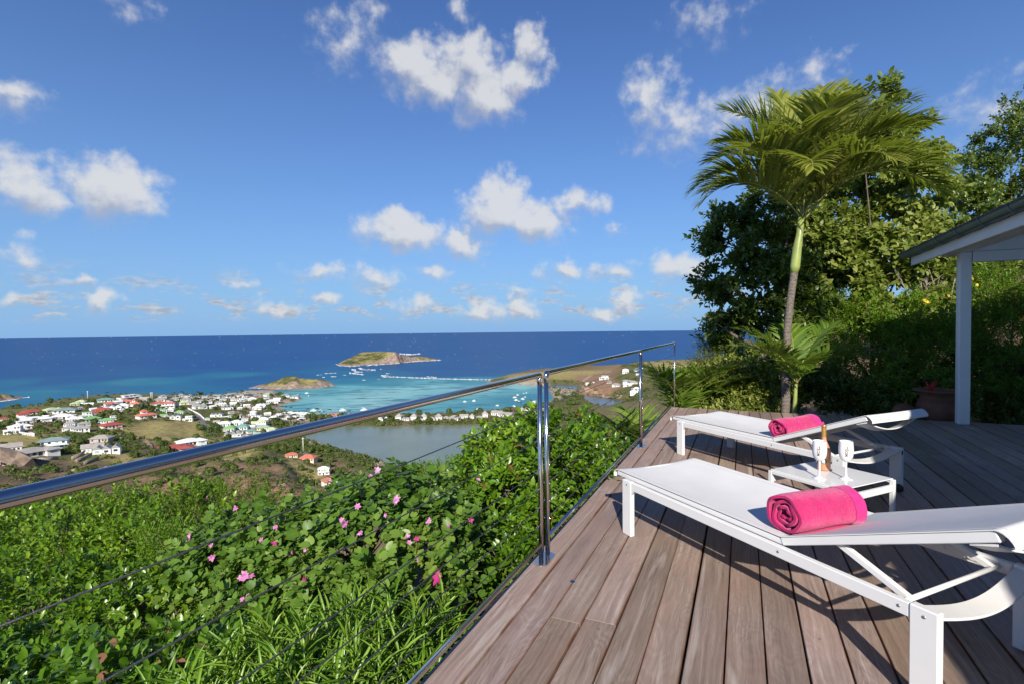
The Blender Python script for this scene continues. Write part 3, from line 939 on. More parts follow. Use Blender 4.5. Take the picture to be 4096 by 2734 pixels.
M['joist'] = plain('dark_joist', (.05, .038, .03), .9)
mb.build('joist_frame', M['joist'], DECK)
mb = MB(); mb.box(U0, U1 - .01, 1.045, 1.075, -.24, -.031, .003); mb.build('edge_board', M['wood'], DECK)

# ------------------------------------------------------------------ railing panels
RV, RZ = -1.022, 1.05
def rail_panel(u0, u1, label, near_studs, far_end_plate):
    root = empty('railing_panel', UV(u0, RV), math.pi / 2 - AL)
    tag(root, label, 'railing', 'stainless cable railing panels')
    L = u1 - u0
    rp, rt = .0135, .0155
    for x in (0, L):
        MB().tube([(x, 0, 0), (x, 0, RZ - .02)], rp, 20).build('post', M['steel'], root)
    s = .03
    MB().tube([(0, 0, RZ - .045), (0, 0, RZ - .012), (.006, 0, RZ - .002), (.02, 0, RZ), (L - .02, 0, RZ), (L - .006, 0, RZ - .002), (L, 0, RZ - .012), (L, 0, RZ - .045)], rt, 24).build('top_rail', M['steel'], root)
    MB().tube([(0, 0, .109), (L, 0, .109)], .0125, 18).build('bottom_rail', M['steel'], root)
    for h in (.862, .693, .525, .421, .320, .218):
        c = MB().tube([(.0, 0, h), (L * .5, 0, h - .003), (L, 0, h)], .0022, 8).build('cable', M['cable'], root)
        f = MB().tube([(L - .075, 0, h), (L - .012, 0, h)], .0042, 10).build('cable_end', M['steel'], c)
        b = MB()
        b.lathe([(0, -.0055), (.004, -.0045), (.006, -.001), (.006, .003), (.0065, .006)], 12)
        me = b.mesh('cap_nut', M['steel'])
        o = link_mesh('cap_nut', me, root, (-.0005, rp + .0015, h)); o.rotation_euler = (R_(90), 0, 0)
        o = link_mesh('cap_nut', me, root, (-.0005, -rp - .0015, h)); o.rotation_euler = (R_(-90), 0, 0)
    if far_end_plate:
        mb = MB()
        n = 32
        pts = [(L + .0515 + math.cos(w) * .042 + (.0515 if math.cos(w) > 0 else -.0515), math.sin(w) * .042) for w in np.linspace(0, 2 * math.pi, n, endpoint=False)]
        mb.add([(x, y, .0005) for x, y in pts] + [(x, y, .006) for x, y in pts] , [tuple(range(n, 2 * n))] + [(i, (i + 1) % n, n + (i + 1) % n, n + i) for i in range(n)])
        mb.build('base_plate', M['steel'], root)
    return root
rail_panel(-.41, 2.627, 'nearest cable railing panel, its thick steel handrail crossing the left of the view', True, True)
rail_panel(2.730, 5.655, 'middle cable railing panel between the two double steel posts', True, True)
rail_panel(5.700, 8.700, 'farthest cable railing panel ending at the deck corner post', True, False)
for (u, v, lab) in ((2.50, -.80, 'small round steel stud in the deck near the closer double post'), (5.60, -.79, 'small round steel stud in the deck near the farther double post')):
    mb = MB(); mb.lathe([(0, .006), (.008, .0055), (.013, .003), (.016, .0005)], 18)
    tag(mb.build('deck_stud', M['steel'], None, UV(u, v, .001)), lab, 'stud', 'deck studs')

# ------------------------------------------------------------------ loungers
M['seam'] = plain('seam_thread', (.42, .41, .40), .8)
M['screw'] = plain('screw_steel', (.40, .39, .38), .35, .8)
LAX = R_(156)
LROT = math.atan2(math.cos(LAX), math.sin(LAX))
BA = R_(21.6)
def arc_sheet(mb, xs, zs, y0, y1, sag, ny=14, th=.004):
    up = [[(x, y0 + (y1 - y0) * j / ny, z - s * math.sin(math.pi * j / ny)) for j in range(ny + 1)] for x, z, s in zip(xs, zs, sag)]
    dn = [[(x, y, z - th) for x, y, z in row] for row in up]
    mb.sheet(up); mb.sheet([r[::-1] for r in dn])
    n = len(up)
    mb.sheet([[up[i][0], dn[i][0]] for i in range(n)][::-1], False); mb.sheet([[up[i][-1], dn[i][-1]] for i in range(n)], False)
    mb.sheet([[up[0][j], dn[0][j]] for j in range(ny + 1)], False); mb.sheet([[up[-1][j], dn[-1][j]] for j in range(ny + 1)][::-1], False)
def lounger(loc, label):
    root = empty('sun_lounger', loc, LROT)
    tag(root, label, 'sun lounger', 'white sun loungers on the deck')
    W, ZT = .725, .345
    for y in (0, W - .032):
        MB().box(0, .085, y, y + .032, 0, ZT, .004).build('leg', M['white'], root)
        MB().box(1.635, 1.722, y, y + .034, .010, ZT + .002, .004).build('leg', M['white'], root)
        yy = y + (.004 if y == 0 else 0)
        MB().box(.087, 1.633, yy, yy + .028, ZT - .052, ZT - .002, .003).build('side_rail', M['white'], root)
        # corner gusset
        g = MB(); g.add([(.087, yy, ZT - .052), (.115, yy, ZT - .052), (.087, yy, ZT - .078), (.087, yy + .028, ZT - .052), (.115, yy + .028, ZT - .052), (.087, yy + .028, ZT - .078)], [(0, 2, 1), (3, 4, 5), (0, 3, 5, 2), (1, 2, 5, 4), (0, 1, 4, 3)])
        g.build('gusset', M['white'], root)
        y2 = .040 if y == 0 else W - .062
        MB().box(-.105, 1.115, y2, y2 + .022, ZT - .006, ZT + .022, .003).build('fabric_rail', M['white'], root)
    MB().box(-.108, -.086, .06, W - .06, ZT - .004, ZT + .020, .003).build('foot_bar', M['white'], root)
    MB().box(1.02, 1.06, .03, W - .03, ZT - .045, ZT - .02, .003).build('cross_bar', M['white'], root)
    # seat fabric with its rolled foot edge
    mb = MB()
    xs = [-.135, -.138, -.130, -.112, -.085] + list(np.linspace(-.03, 1.112, 22))
    zs = [ZT - .016, ZT + .002, ZT + .020, ZT + .031, ZT + .034] + [ZT + .034] * 22
    sg = [.010, .012, .014, .016, .017] + [.019 + .006 * math.sin(k / 21 * math.pi) for k in range(22)]
    arc_sheet(mb, xs, zs, .034, W - .034, sg)
    s = mb.build('seat_fabric', M['fabric'], root)
    for yy in (.072, W - .072):
        t_ = (yy - .034) / (W - .068)
        MB().tube([(x, yy, z - g_ * math.sin(math.pi * t_) + .0004) for x, z, g_ in zip(xs[4:], zs[4:], sg[4:])], .0011, 5, False).build('seam', M['seam'], s)
    for y in (0, W):
        for x in (.045, 1.12, 1.60, 1.68):
            o = MB().lathe([(0, .0018), (.005, .0014), (.0062, 0)], 12).build('screw', M['screw'], root, (x, y + (-.0003 if y == 0 else .0003) + (.004 if (y == 0 and .09 < x < 1.63) else 0), ZT - .026)); o.rotation_euler = (R_(90 if y == 0 else -90), 0, 0)
    # backrest
    bx, bz = 1.125, ZT + .012
    ca, sa = math.cos(BA), math.sin(BA)
    Mb = Matrix(((ca, 0, -sa, bx), (0, 1, 0, 0), (sa, 0, ca, bz), (0, 0, 0, 1)))
    bf = MB()
    for y in (.036, W - .066):
        bf.box(-.012, .79, y, y + .030, -.014, .020, .003, Mb)
    bf.box(.74, .77, .066, W - .066, -.012, .012, .003, Mb)
    bf.build('backrest_frame', M['white'], root)
    mb = MB()
    n = 14
    xs = [bx + d * ca - .026 * sa for d in np.linspace(0, .785, n)]
    zs = [bz + d * sa + .026 * ca for d in np.linspace(0, .785, n)]
    sg = [.016 - .014 * (k / (n - 1)) ** 3 for k in range(n)]
    # head rest: dips behind the bar, then runs on flatter
    hx = [.792, .801, .810, .818, .823, .825, .821]
    hz = [.026, .022, .014, .002, -.012, -.026, -.036]
    xs += [bx + d * ca - h * sa for d, h in zip(hx, hz)]; zs += [bz + d * sa + h * ca for d, h in zip(hx, hz)]
    sg += [.002] * len(hx)
    arc_sheet(mb, xs, zs, .030, W - .030, sg)
    bk = mb.build('backrest_fabric', M['fabric'], root)
    for yy in (.068, W - .068):
        t_ = (yy - .030) / (W - .060)
        MB().tube([(x, yy, z - g_ * math.sin(math.pi * t_) + .0004) for x, z, g_ in zip(xs[1:-4], zs[1:-4], sg[1:-4])], .0011, 5, False).build('seam', M['seam'], bk)
    mb = MB()
    pts = [(.70, -.014), (.775, -.020)]
    arc_sheet(mb, [bx + d * ca - h * sa for d, h in pts], [bz + d * sa + h * ca for d, h in pts], .05, W - .05, [.07, .07], 16, .008)
    mb.build('curved_head_bar', M['white'], root)
    # prop arms, cross rod, ratchet plates, curved brace
    px, pz = 1.325, .432
    qx, qz = 1.594, ZT - .024
    for y in (.072, W - .096):
        p = MB(); L = math.hypot(qx - px, qz - pz); an = math.atan2(qz - pz, qx - px)
        Mp = Matrix(((math.cos(an), 0, -math.sin(an), px), (0, 1, 0, y), (math.sin(an), 0, math.cos(an), pz), (0, 0, 0, 1)))
        p.box(0, L, 0, .024, -.012, .012, .002, Mp)
        p.build('prop_arm', M['white'], root)
    MB().tube([(qx, .03, qz), (qx, W - .03, qz)], .0095, 14).build('prop_rod', M['white'], root)
    for y in (.030, W - .036):
        p = MB(); p.box(1.16, 1.63, y, y + .006, ZT - .040, ZT - .006, .002)
        for xx in (1.20, 1.30, 1.40, 1.50, 1.60):
            p.tube([(xx, y - .006, ZT - .024), (xx, y + .012, ZT - .024)], .010, 10)
        p.build('ratchet_plate', M['white'], root)
    mb = MB()
    n = 18
    G0, G1 = [], []
    for k in range(n + 1):
        t = k / n
        y = .034 + (W - .068) * t
        b = math.sin(math.pi * t)
        G0.append((1.642 + .012 * b, y, ZT - .010 - .046 * b)); G1.append((1.712 + .012 * b, y, ZT - .020 - .046 * b))
    G2 = [(x, y, z - .010) for x, y, z in G1]; G3 = [(x, y, z - .010) for x, y, z in G0]
    mb.sheet([G0, G1][::-1]); mb.sheet([G1, G2][::-1], False); mb.sheet([G2, G3][::-1]); mb.sheet([G3, G0][::-1], False)
    mb.build('curved_brace', M['white'], root)
    MB().box(1.7222, 1.7235, W - .028, W - .010, ZT - .05, ZT - .02).build('rail_plug', M['rubber'], root)
    w = MB()
    for y in (.036, W - .046):
        w.lathe([(0, 0), (.026, 0), (.032, .003), (.032, .009), (.026, .012), (0, .012)], 20)
    me = MB().lathe([(0, 0), (.026, 0), (.032, .003), (.032, .012), (.026, .015), (0, .015)], 20).mesh('wheel', M['rubber'])
    for y in (.052, W - .036):
        o = link_mesh('wheel', me, root, (1.715, y, .0325)); o.rotation_euler = (R_(90), 0, 0)
    return root
L1 = lounger((.691, 3.232, 0), 'nearer white sun lounger running out of the right edge, a big pink towel on it')
L2 = lounger((1.689, 5.256, 0), 'farther white sun lounger behind the side table, its raised back fully in view')

# ------------------------------------------------------------------ rolled towels
def towel(A, B, rad, turns, label, seed, ph):
    """spiral roll of thick terry from end centre A (seen end) to B"""
    A, B = np.array(A), np.array(B)
    L = float(np.linalg.norm(B - A))
    root = empty('rolled_towel', tuple((A + B) / 2 - np.array([0, 0, rad])), 0)
    tag(root, label, 'towel', 'rolled pink towels')
    ax = (B - A) / L
    side = np.cross(ax, [0, 0, 1]); side /= np.linalg.norm(side)
    up = np.cross(side, ax)
    rg = np.random.default_rng(seed)
    n = int(turns * 30)
    th = np.linspace(0, turns * 2 * math.pi, n)
    k = (rad - .010) / (turns * 2 * math.pi)
    thick = k * 2 * math.pi * .80
    r = .008 + k * th
    fl = 1.0 - .10 * np.clip(-np.sin(th + ph), 0, 1)
    wob = 1 + .05 * np.sin(th * 1.7 + seed) + .03 * np.sin(th * 3.1)
    m = 20
    def pt(rr, a, s, i):
        q = 1 + .025 * math.sin(s * 17 + a * 2 + seed) + .02 * math.sin(a * 5 + s * 9)
        x = rr * math.cos(a + ph) * q * 1.06; z = rr * math.sin(a + ph) * q * .96
        z = max(z, -rad * .90)
        return x, z
    mb = MB()
    ins, outs = [], []
    base = A - np.array(root.location)
    for i in range(n):
        ri, ro = [], []
        e0 = -.006 * math.sin(th[i] * 1.3 + seed) - .004 * math.sin(th[i] * 4) + .010 * (1 - th[i] / th[-1])
        for j in range(m + 1):
            t = j / m
            s = e0 + (L - e0 + .006 * math.sin(th[i] * 1.1)) * t
            bulge = math.sin(math.pi * min(max(t * 8, 0), 1) / 2) if t < .125 else (math.sin(math.pi * min((1 - t) * 8, 1) / 2))
            tk = thick * (.72 + .28 * bulge)
            for dst, rr in ((ri, r[i] * wob[i] + thick / 2 - tk / 2), (ro, r[i] * wob[i] + thick / 2 + tk / 2)):
                x, z = pt(rr, th[i], s, i)
                dst.append(tuple(base + ax * s + side * x + up * z))
        ins.append(ri); outs.append(ro)
    mb.sheet(outs); mb.sheet(ins[::-1])
    mb.sheet([[a[0], b[0]] for a, b in zip(ins, outs)]); mb.sheet([[b[-1], a[-1]] for a, b in zip(ins, outs)])
    mb.sheet([outs[-1], ins[-1]], True); mb.sheet([ins[0], outs[0]], True)
    mb.build('terry_roll', M['towel'], root)
    # woven hem band round the far end
    hb = MB(); G = []
    for i in range(n - 31, n):
        row = []
        for t in np.linspace(.83, 1.0, 5):
            x, z = pt(r[i] * wob[i] + thick + .0022, th[i], L * t, i)
            row.append(tuple(base + ax * (L * t) + side * x + up * z))
        G.append(row)
    hb.sheet(G)
    hb.build('hem_band', M['towel_hem'], root)
    return root
k5 = 600 / 2349.
def q5(x, y): return 3040 + x * k5, 1720 + y * k5
def q3(x, y): return 2640 + x * k5, 1580 + y * k5
towel(at_z(*q5(375, 1320), .460), at_z(*q5(1405, 1165), .460), .086, 3.3, 'larger rolled pink towel on the nearer sun lounger', 3, R_(200))
towel(at_z(*q3(1835, 520), .455), at_z(*q3(2400, 432), .455), .078, 3.4, 'smaller rolled pink towel on the farther sun lounger', 5, R_(235))

# ------------------------------------------------------------------ side table, goblets, bottle
TB = empty('side_table', (1.940, 2.977, 0), LROT + R_(1.0))
tag(TB, 'low square white side table with frosted top between the loungers', 'side table')
S, HT = .512, .335
# local: x along the lounger axis towards the head, y away; the front corner is at (S, 0)
def tx(x): return x - S
for x in (0, S - .026):
    for y in (0, S - .026):
        MB().box(tx(x), tx(x + .026), y, y + .026, 0, HT - .003, .0025).build('leg', M['white'], TB)
for y in (0, S - .026):
    MB().box(tx(.026), tx(S - .026), y + .002, y + .024, HT - .024, HT - .002, .0025).build('top_rail', M['white'], TB)
for x in (0, S - .026):
    MB().box(tx(x + .002), tx(x + .024), .026, S - .026, HT - .075, HT - .035, .0025).build('end_rail', M['white'], TB)
MB().box(tx(.010), tx(S - .010), .010, S - .010, HT - .001, HT + .005, .002).build('glass_top', M['glass_top'], TB)
TZ = HT + .0055
def text_mesh(txt, size):
    cu = bpy.data.curves.new('t', 'FONT'); cu.body = txt; cu.size = size; cu.align_x = 'CENTER'; cu.align_y = 'CENTER'
    cu.resolution_u = 3; cu.offset = size * .035
    ob = bpy.data.objects.new('t', cu); COL.objects.link(ob)
    dg = bpy.context.evaluated_depsgraph_get()
    me = bpy.data.meshes.new_from_object(ob.evaluated_get(dg))
    bpy.data.objects.remove(ob); bpy.data.curves.remove(cu)
    return me
def goblet(xy, label, facing):
    root = empty('goblet', (xy[0], xy[1], TZ), 0)
    root.scale = (1.2, 1.2, 1.2)
    tag(root, label, 'goblet', 'white goblets on the side table')
    MB().lathe([(0, .0006), (.030, .0006), (.0315, .0018), (.029, .003), (.016, .006), (.008, .012), (.0055, .020), (.0048, .035), (.0046, .070), (.0055, .086), (.008, .092)], 36).build('stem', M['plastic'], root)
    prof = [(.0, .0895), (.006, .090), (.015, .095), (.024, .104), (.0305, .117), (.0335, .133), (.0345, .150), (.0340, .168), (.0325, .186), (.0310, .198), (.0305, .1995), (.0295, .1990), (.0298, .196), (.031, .185), (.0326, .168), (.0330, .150), (.0318, .133), (.028, .117), (.021, .106), (.010, .099), (0, .098)]
    MB().lathe(prof, 44).build('cup', M['plastic'], root)
    me = text_mesh('MOËT', .0195)
    rz = np.interp
    zz = [p[1] for p in prof[2:10]]; rr_ = [p[0] for p in prof[2:10]]
    for v in me.vertices:
        x, y = v.co.x, v.co.y          # text runs upward: x -> height, y -> angle
        h = .150 + x * 1.02
        r = float(np.interp(h, zz, rr_)) + .0004
        a = facing + y / r
        v.co = (r * math.cos(a), r * math.sin(a), h)
    me.materials.clear(); me.materials.append(M['copper_ink'])
    link_mesh('lettering', me, root)
    return root
def face(xy, extra=0.0):
    return math.atan2(-xy[1], -xy[0]) + extra
g1, g2, bt = (1.934, 3.213), (2.089, 3.194), (2.079, 3.406)
goblet(g1, 'left white goblet on the side table, in front of the bottle', face(g1, R_(-10)))
goblet(g2, 'right white goblet on the side table, clear of the bottle', face(g2, R_(2)))
B = empty('wine_bottle', (bt[0], bt[1], TZ), face(bt))
tag(B, 'rosé wine bottle with gold foil neck on the side table', 'bottle')
MB().lathe([(0, .006), (.020, .004), (.032, .0005), (.0375, .003), (.0395, .010), (.0405, .060), (.0415, .110), (.0400, .128), (.034, .150), (.026, .172), (.018, .192), (.0145, .205), (.0138, .215), (.0138, .226)], 44).build('bottle_glass', M['rose'], B)
MB().lathe([(.0142, .222), (.0143, .275), (.0143, .288), (.0152, .289), (.0155, .294), (.0152, .300), (.0140, .3015), (0, .302)], 32).build('foil_capsule', M['gold'], B)
def curved_disc(r0, r1, zc, name, mat, rad, off):
    mb = MB(); n = 40; G = []
    for rr_ in np.linspace(r0, r1, 4):
        row = []
        for k in range(n + 1):
            w = 2 * math.pi * k / n
            a = rr_ * math.cos(w) / rad
            row.append(((rad + off) * math.cos(a), (rad + off) * math.sin(a), zc + rr_ * math.sin(w)))
        G.append(row)
    mb.sheet(G)
    return mb.build(name, mat, B)
bd = curved_disc(0, .0195, .066, 'badge', M['black_ink'], .0407, .0005)
curved_disc(.0180, .0205, .066, 'badge_ring', M['gold'], .0407, .0009).parent = bd
curved_disc(0, .0095, .066, 'badge_centre', M['cream_ink'], .0407, .0009).parent = bd
for txt, a0, a1, rr_ in (('MIRAVAL', 165, 15, .0138), ('PROVENCE', 205, 335, .0138)):
    for i, ch in enumerate(txt):
        w = R_(a0 + (a1 - a0) * (i + .5) / len(txt))
        rot = w - math.pi / 2 if a1 < a0 else w + math.pi / 2
        me = text_mesh(ch, .0062)
        for v in me.vertices:
            x, y = v.co.x, v.co.y
            X_ = rr_ * math.cos(w) + x * math.cos(rot) - y * math.sin(rot); Z_ = rr_ * math.sin(w) + x * math.sin(rot) + y * math.cos(rot)
            a = X_ / .0407
            v.co = (.0417 * math.cos(a), .0417 * math.sin(a), .066 + Z_)
        me.materials.clear(); me.materials.append(M['cream_ink'])
        link_mesh('badge_letter', me, bd)

# ------------------------------------------------------------------ house with covered terrace
HS = empty('house', UV(8.5, 2.62), math.pi / 2 - AL)
tag(HS, 'white timber house eave with zinc gutter and post at the right edge', 'house')
def hb(u0, u1, v0, v1, z0, z1, name, mat, bev=.004, parent=None):
    """box given in deck coordinates (u along planks, v to the right)"""
    return MB().box(u0 - 8.5, u1 - 8.5, 2.62 - v1, 2.62 - v0, z0, z1, bev).build(name, mat, parent or HS)
post = hb(8.452, 8.572, 2.556, 2.682, 0, 2.235, 'post', M['paint'], .012)
hb(5.30, 5.42, 2.556, 2.682, 0, 2.235, 'post', M['paint'], .012)
hb(2.10, 2.22, 2.556, 2.682, 0, 2.235, 'post', M['paint'], .012)
hb(-6, 9.05, 2.55, 2.69, 2.236, 2.40, 'plate_beam', M['paint'])
hb(-6, 9.28, 2.245, 2.275, 2.165, 2.315, 'fascia', M['paint'])
PITCHR = R_(27)
EV, EZ = 2.20, 2.385
def roof_z(v): return EZ + (v - EV) * math.tan(PITCHR)
def slope_sheet(u0, u1, v0, v1, dz, th, name, mat):
    mb = MB()
    c = []
    for (u, v) in ((u0, v0), (u1, v0), (u1, v1), (u0, v1)):
        c.append((u - 8.5, 2.62 - v, roof_z(v) + dz))
    mb.add(c + [(x, y, z - th) for x, y, z in c], [(0, 1, 2, 3), (7, 6, 5, 4), (0, 4, 5, 1), (1, 5, 6, 2), (2, 6, 7, 3), (3, 7, 4, 0)])
    return mb.build(name, mat, HS)
rf = slope_sheet(-6, 9.36, 2.14, 6.4, 0, .03, 'roof', M['shingle'])
# far slope of the roof and gable end
mb = MB()
c = [(-6 - 8.5, 2.62 - 6.4, roof_z(6.4)), (9.36 - 8.5, 2.62 - 6.4, roof_z(6.4)), (9.36 - 8.5, 2.62 - 10.4, roof_z(6.4) - 4 * math.tan(PITCHR)), (-6 - 8.5, 2.62 - 10.4, roof_z(6.4) - 4 * math.tan(PITCHR))]
mb.add(c + [(x, y, z - .05) for x, y, z in c], [(0, 1, 2, 3), (7, 6, 5, 4), (0, 4, 5, 1), (1, 5, 6, 2), (2, 6, 7, 3), (3, 7, 4, 0)]); mb.build('back_roof', M['shingle'], HS)
# shingle courses along the eave and verge, each shingle a piece
sh_me = MB().box(0, .115, 0, .21, 0, .012, .002).mesh('shingle', M['shingle'])
for row in range(2):
    for i in range(128):
        u = 9.40 - i * .118 - (.05 if row else 0)
        if u < -2.5: break
        v = 2.105 + row * .13
        o = link_mesh('shingle', sh_me, rf, (u - .115 - 8.5, 2.62 - v, roof_z(v) + .004 + .013 * (1 - row) + .004 * math.sin(i * 7.7)))
        o.rotation_euler = (PITCHR * 1.0 + math.pi, 0, 0)
        o.scale = (1, 1, -1)
slope_sheet(-6, 9.24, 2.29, 6.3, -.052, .02, 'soffit_boards', M['paint'])
for u in np.arange(9.15, -5, -.62):
    mb = MB(); c = []
    for (uu, v) in ((u - .03, 2.29), (u + .03, 2.29), (u + .03, 6.2), (u - .03, 6.2)):
        c.append((uu - 8.5, 2.62 - v, roof_z(v) - .075))
    mb.add(c + [(x, y, z - .10) for x, y, z in c], [(0, 1, 2, 3), (7, 6, 5, 4), (0, 4, 5, 1), (1, 5, 6, 2), (2, 6, 7, 3), (3, 7, 4, 0)])
    mb.build('rafter', M['paint'], HS)
hb(8.455, 8.565, 2.69, 6.2, 2.10, 2.23, 'tie_beam', M['paint'])
mb = MB()
c = [(8.47 - 8.5, 2.62 - v, z) for v, z in ((2.70, 2.235), (6.2, 2.235), (6.2, roof_z(6.2) - .19), (2.70, roof_z(2.70) - .19))]
mb.add(c + [(x + .08, y, z) for x, y, z in c], [(0, 1, 2, 3), (7, 6, 5, 4), (0, 4, 5, 1), (1, 5, 6, 2), (2, 6, 7, 3), (3, 7, 4, 0)])
mb.build('gable_panel', M['paint'], HS)
hb(-6, 7.4, 5.2, 5.35, 0, 3.6, 'wall', M['paint'])
hb(-6, -5.85, 2.7, 5.2, 0, 2.3, 'end_wall', M['paint'])
# half-round gutter
mb = MB()
G, G2 = [], []
for u in np.linspace(9.33, -6, 60):
    r1, r2 = [], []
    for k in range(13):
        w = math.pi + math.pi * k / 12
        r1.append((u - 8.5, 2.62 - (2.175 + .062 * math.cos(w)), 2.335 + .062 * math.sin(w)))
        r2.append((u - 8.5, 2.62 - (2.175 + .057 * math.cos(w)), 2.335 + .057 * math.sin(w)))
    G.append(r1); G2.append(r2)
mb.sheet(G); mb.sheet(G2[::-1])
mb.add([G[0][k] for k in range(13)], [tuple(range(13))])
mb.tube([(9.33 - 8.5, 2.62 - 2.113, 2.336), (-6 - 8.5, 2.62 - 2.113, 2.336)], .006, 8)
gt = mb.build('gutter', M['zinc'], HS)
for u in np.arange(9.0, -5, -.62):
    b = MB()
    pts = [(0, -(.066 * math.cos(math.pi + math.pi * k / 12)), .066 * math.sin(math.pi + math.pi * k / 12)) for k in range(13)]
    b.tube([(0, .072, .008)] + [pts[0]] + pts + [(0, -.07, .03)], .0085, 8)
    b.build('gutter_bracket', M['zinc'], HS, (u - 8.5, 2.62 - 2.175, 2.335))

# ------------------------------------------------------------------ terracotta pot with a red flower
pp = UV(9.05, 2.52, -.10)
POT = empty('flower_pot', pp)
POT.scale = (.74, .74, .80)
tag(POT, 'large terracotta pot with a red flower in shade beside the post', 'pot')
MB().lathe([(0, 0), (.20, 0), (.22, .02), (.30, .12), (.345, .24), (.35, .30), (.325, .38), (.29, .44), (.285, .48), (.31, .53), (.37, .575), (.40, .59), (.405, .605), (.385, .612), (.36, .60), (.29, .54), (.27, .50), (0, .49)], 44).build('pot_body', M['terracotta'], POT)
for z, r in ((.40, .315), (.425, .302), (.45, .292)):
    MB().tube([(r * math.cos(w), r * math.sin(w), z) for w in np.linspace(0, 2 * math.pi, 41)], .009, 8).build('rib', M['terracotta'], POT)
b = MB()
for i in range(9):
    a = i * 2.4; b.tube([(-.15, 0, .5), (-.15 + .03 * math.cos(a), .03 * math.sin(a), .62), (-.15 + .09 * math.cos(a), .09 * math.sin(a), .74 + .02 * (i % 3))], [.008, .012, .003], 6)
b.build('flower', M['red_petal'], POT)
pj = UV(8.95, 2.10, -.06)
tag(MB().lathe([(0, 0), (.09, .01), (.14, .06), (.15, .13), (.12, .20), (.07, .235), (0, .25)], 28).build('clay_ball', M['terracotta'], None, pj), 'round clay ball ornament on the ground left of the big pot', 'ornament')

# ------------------------------------------------------------------ vegetation toolkit
DK = SRC_W / 2349.0
def dpt(dx, dy, Y):
    return at_y(dx * DK, dy * DK, Y)
def unit(a):
    return a / (np.linalg.norm(a, axis=-1, keepdims=True) + 1e-9)
# leaf templates: unit length along y, x in half-widths, z up
T_OVATE = (np.array([(0, 0, 0), (.62, .28, .05), (-.62, .28, .05), (0, .33, -.02), (.52, .68, .03), (-.52, .68, .03), (0, .70, -.05), (0, 1, -.16)], float),
           [np.array([(0, 1, 3), (0, 3, 2), (4, 7, 6), (6, 7, 5)]), np.array([(1, 4, 6, 3), (3, 6, 5, 2)])])
T_STRAP = (np.array([(0, 0, 0), (.5, .2, .04), (-.5, .2, .04), (.5, .5, .02), (-.5, .5, .02), (.36, .78, -.07), (-.36, .78, -.07), (0, 1, -.20), (0, .2, 0), (0, .5, -.03), (0, .78, -.11)], float),
           [np.array([(0, 1, 8), (0, 8, 2), (5, 7, 10), (10, 7, 6)]), np.array([(1, 3, 9, 8), (8, 9, 4, 2), (3, 5, 10, 9), (9, 10, 6, 4)])])
T_TWO = (np.array([(0, 0, 0), (.5, .45, .08), (0, 1, -.08), (-.5, .45, .08)], float), [np.array([(0, 1, 2), (0, 2, 3)])])
_bl = [(0, .04), (.34, .0), (.58, .16), (.66, .42), (.60, .70), (.42, .92), (.22, .98), (.08, .84), (0, .72)]
_bv = [(x, y, .10 * x - .16 * y * y * .6) for x, y in _bl] + [(-x, y, .10 * x - .16 * y * y * .6) for x, y in _bl[1:-1]] + [(0, .4, -.05)]
T_BILOBED = (np.array(_bv, float), [np.array([(16, i, i + 1) for i in range(0, 8)] + [(16, 0 if i == 8 else i, 9 if i == 8 else i + 1) for i in []]
              + [(16, 9, 0)] + [(16, 9 + i + 1, 9 + i) for i in range(0, 6)] + [(16, 8, 15)])])
def leaf_basis(D, N):
    y = unit(D); z = unit(N - (N * y).sum(-1, keepdims=True) * y); x = np.cross(y, z)
    return x, y, z
def leaves_mesh(name, P, D, N, L, W, tmpl, mat):
    tv, tf = tmpl
    x, y, z = leaf_basis(D, N)
    L = np.broadcast_to(np.asarray(L, float), (len(P),)); W = np.broadcast_to(np.asarray(W, float), (len(P),))
    V = P[:, None, :] + (x[:, None, :] * tv[None, :, 0, None] * (W * L)[:, None, None] + y[:, None, :] * tv[None, :, 1, None] * L[:, None, None] + z[:, None, :] * tv[None, :, 2, None] * L[:, None, None])
    k = len(tv); off = np.arange(len(P)) * k
    F = [(f[None] + off[:, None, None]).reshape(-1, f.shape[1]) for f in tf]
    return np_mesh(name, V.reshape(-1, 3), F, mat, False)
def sprigs(P, D, n, twig, leaf, spread, rg, droop=0.0, jitter=.25, whorl=False):
    """leaves set spirally along twigs starting at P pointing D"""
    D = unit(D)
    a = np.cross(D, np.array([.31, .52, .79])); a = unit(a); b = np.cross(D, a)
    oP, oD, oN, oL = [], [], [], []
    ph0 = rg.uniform(0, 6.28, len(P))
    for j in range(n):
        t = (j + .6) / n
        if whorl: t = .55 + .45 * t
        ph = ph0 + j * 2.4 + rg.normal(0, .25, len(P))
        rad = a * np.cos(ph)[:, None] + b * np.sin(ph)[:, None]
        sp = spread * (1.15 - .55 * t) + rg.normal(0, jitter * .5, len(P))
        d = D * np.cos(sp)[:, None] + rad * np.sin(sp)[:, None]
        d = d + rg.normal(0, jitter * .4, d.shape); d[:, 2] -= droop
        d = unit(d)
        nn = D * .8 + np.array([0, 0, .7]) - rad * .1 + rg.normal(0, .25, d.shape)
        bend = np.zeros_like(D); bend[:, 2] = -droop * twig * t * t
        oP.append(P + D * (twig * t)[..., None] if np.ndim(twig) else P + D * (twig * t) + bend)
        oD.append(d); oN.append(nn); oL.append(leaf * rg.uniform(.5, 1.35, len(P)) * (1.0 - .25 * abs(t - .5)))
    return np.concatenate(oP), np.concatenate(oD), np.concatenate(oN), np.concatenate(oL)
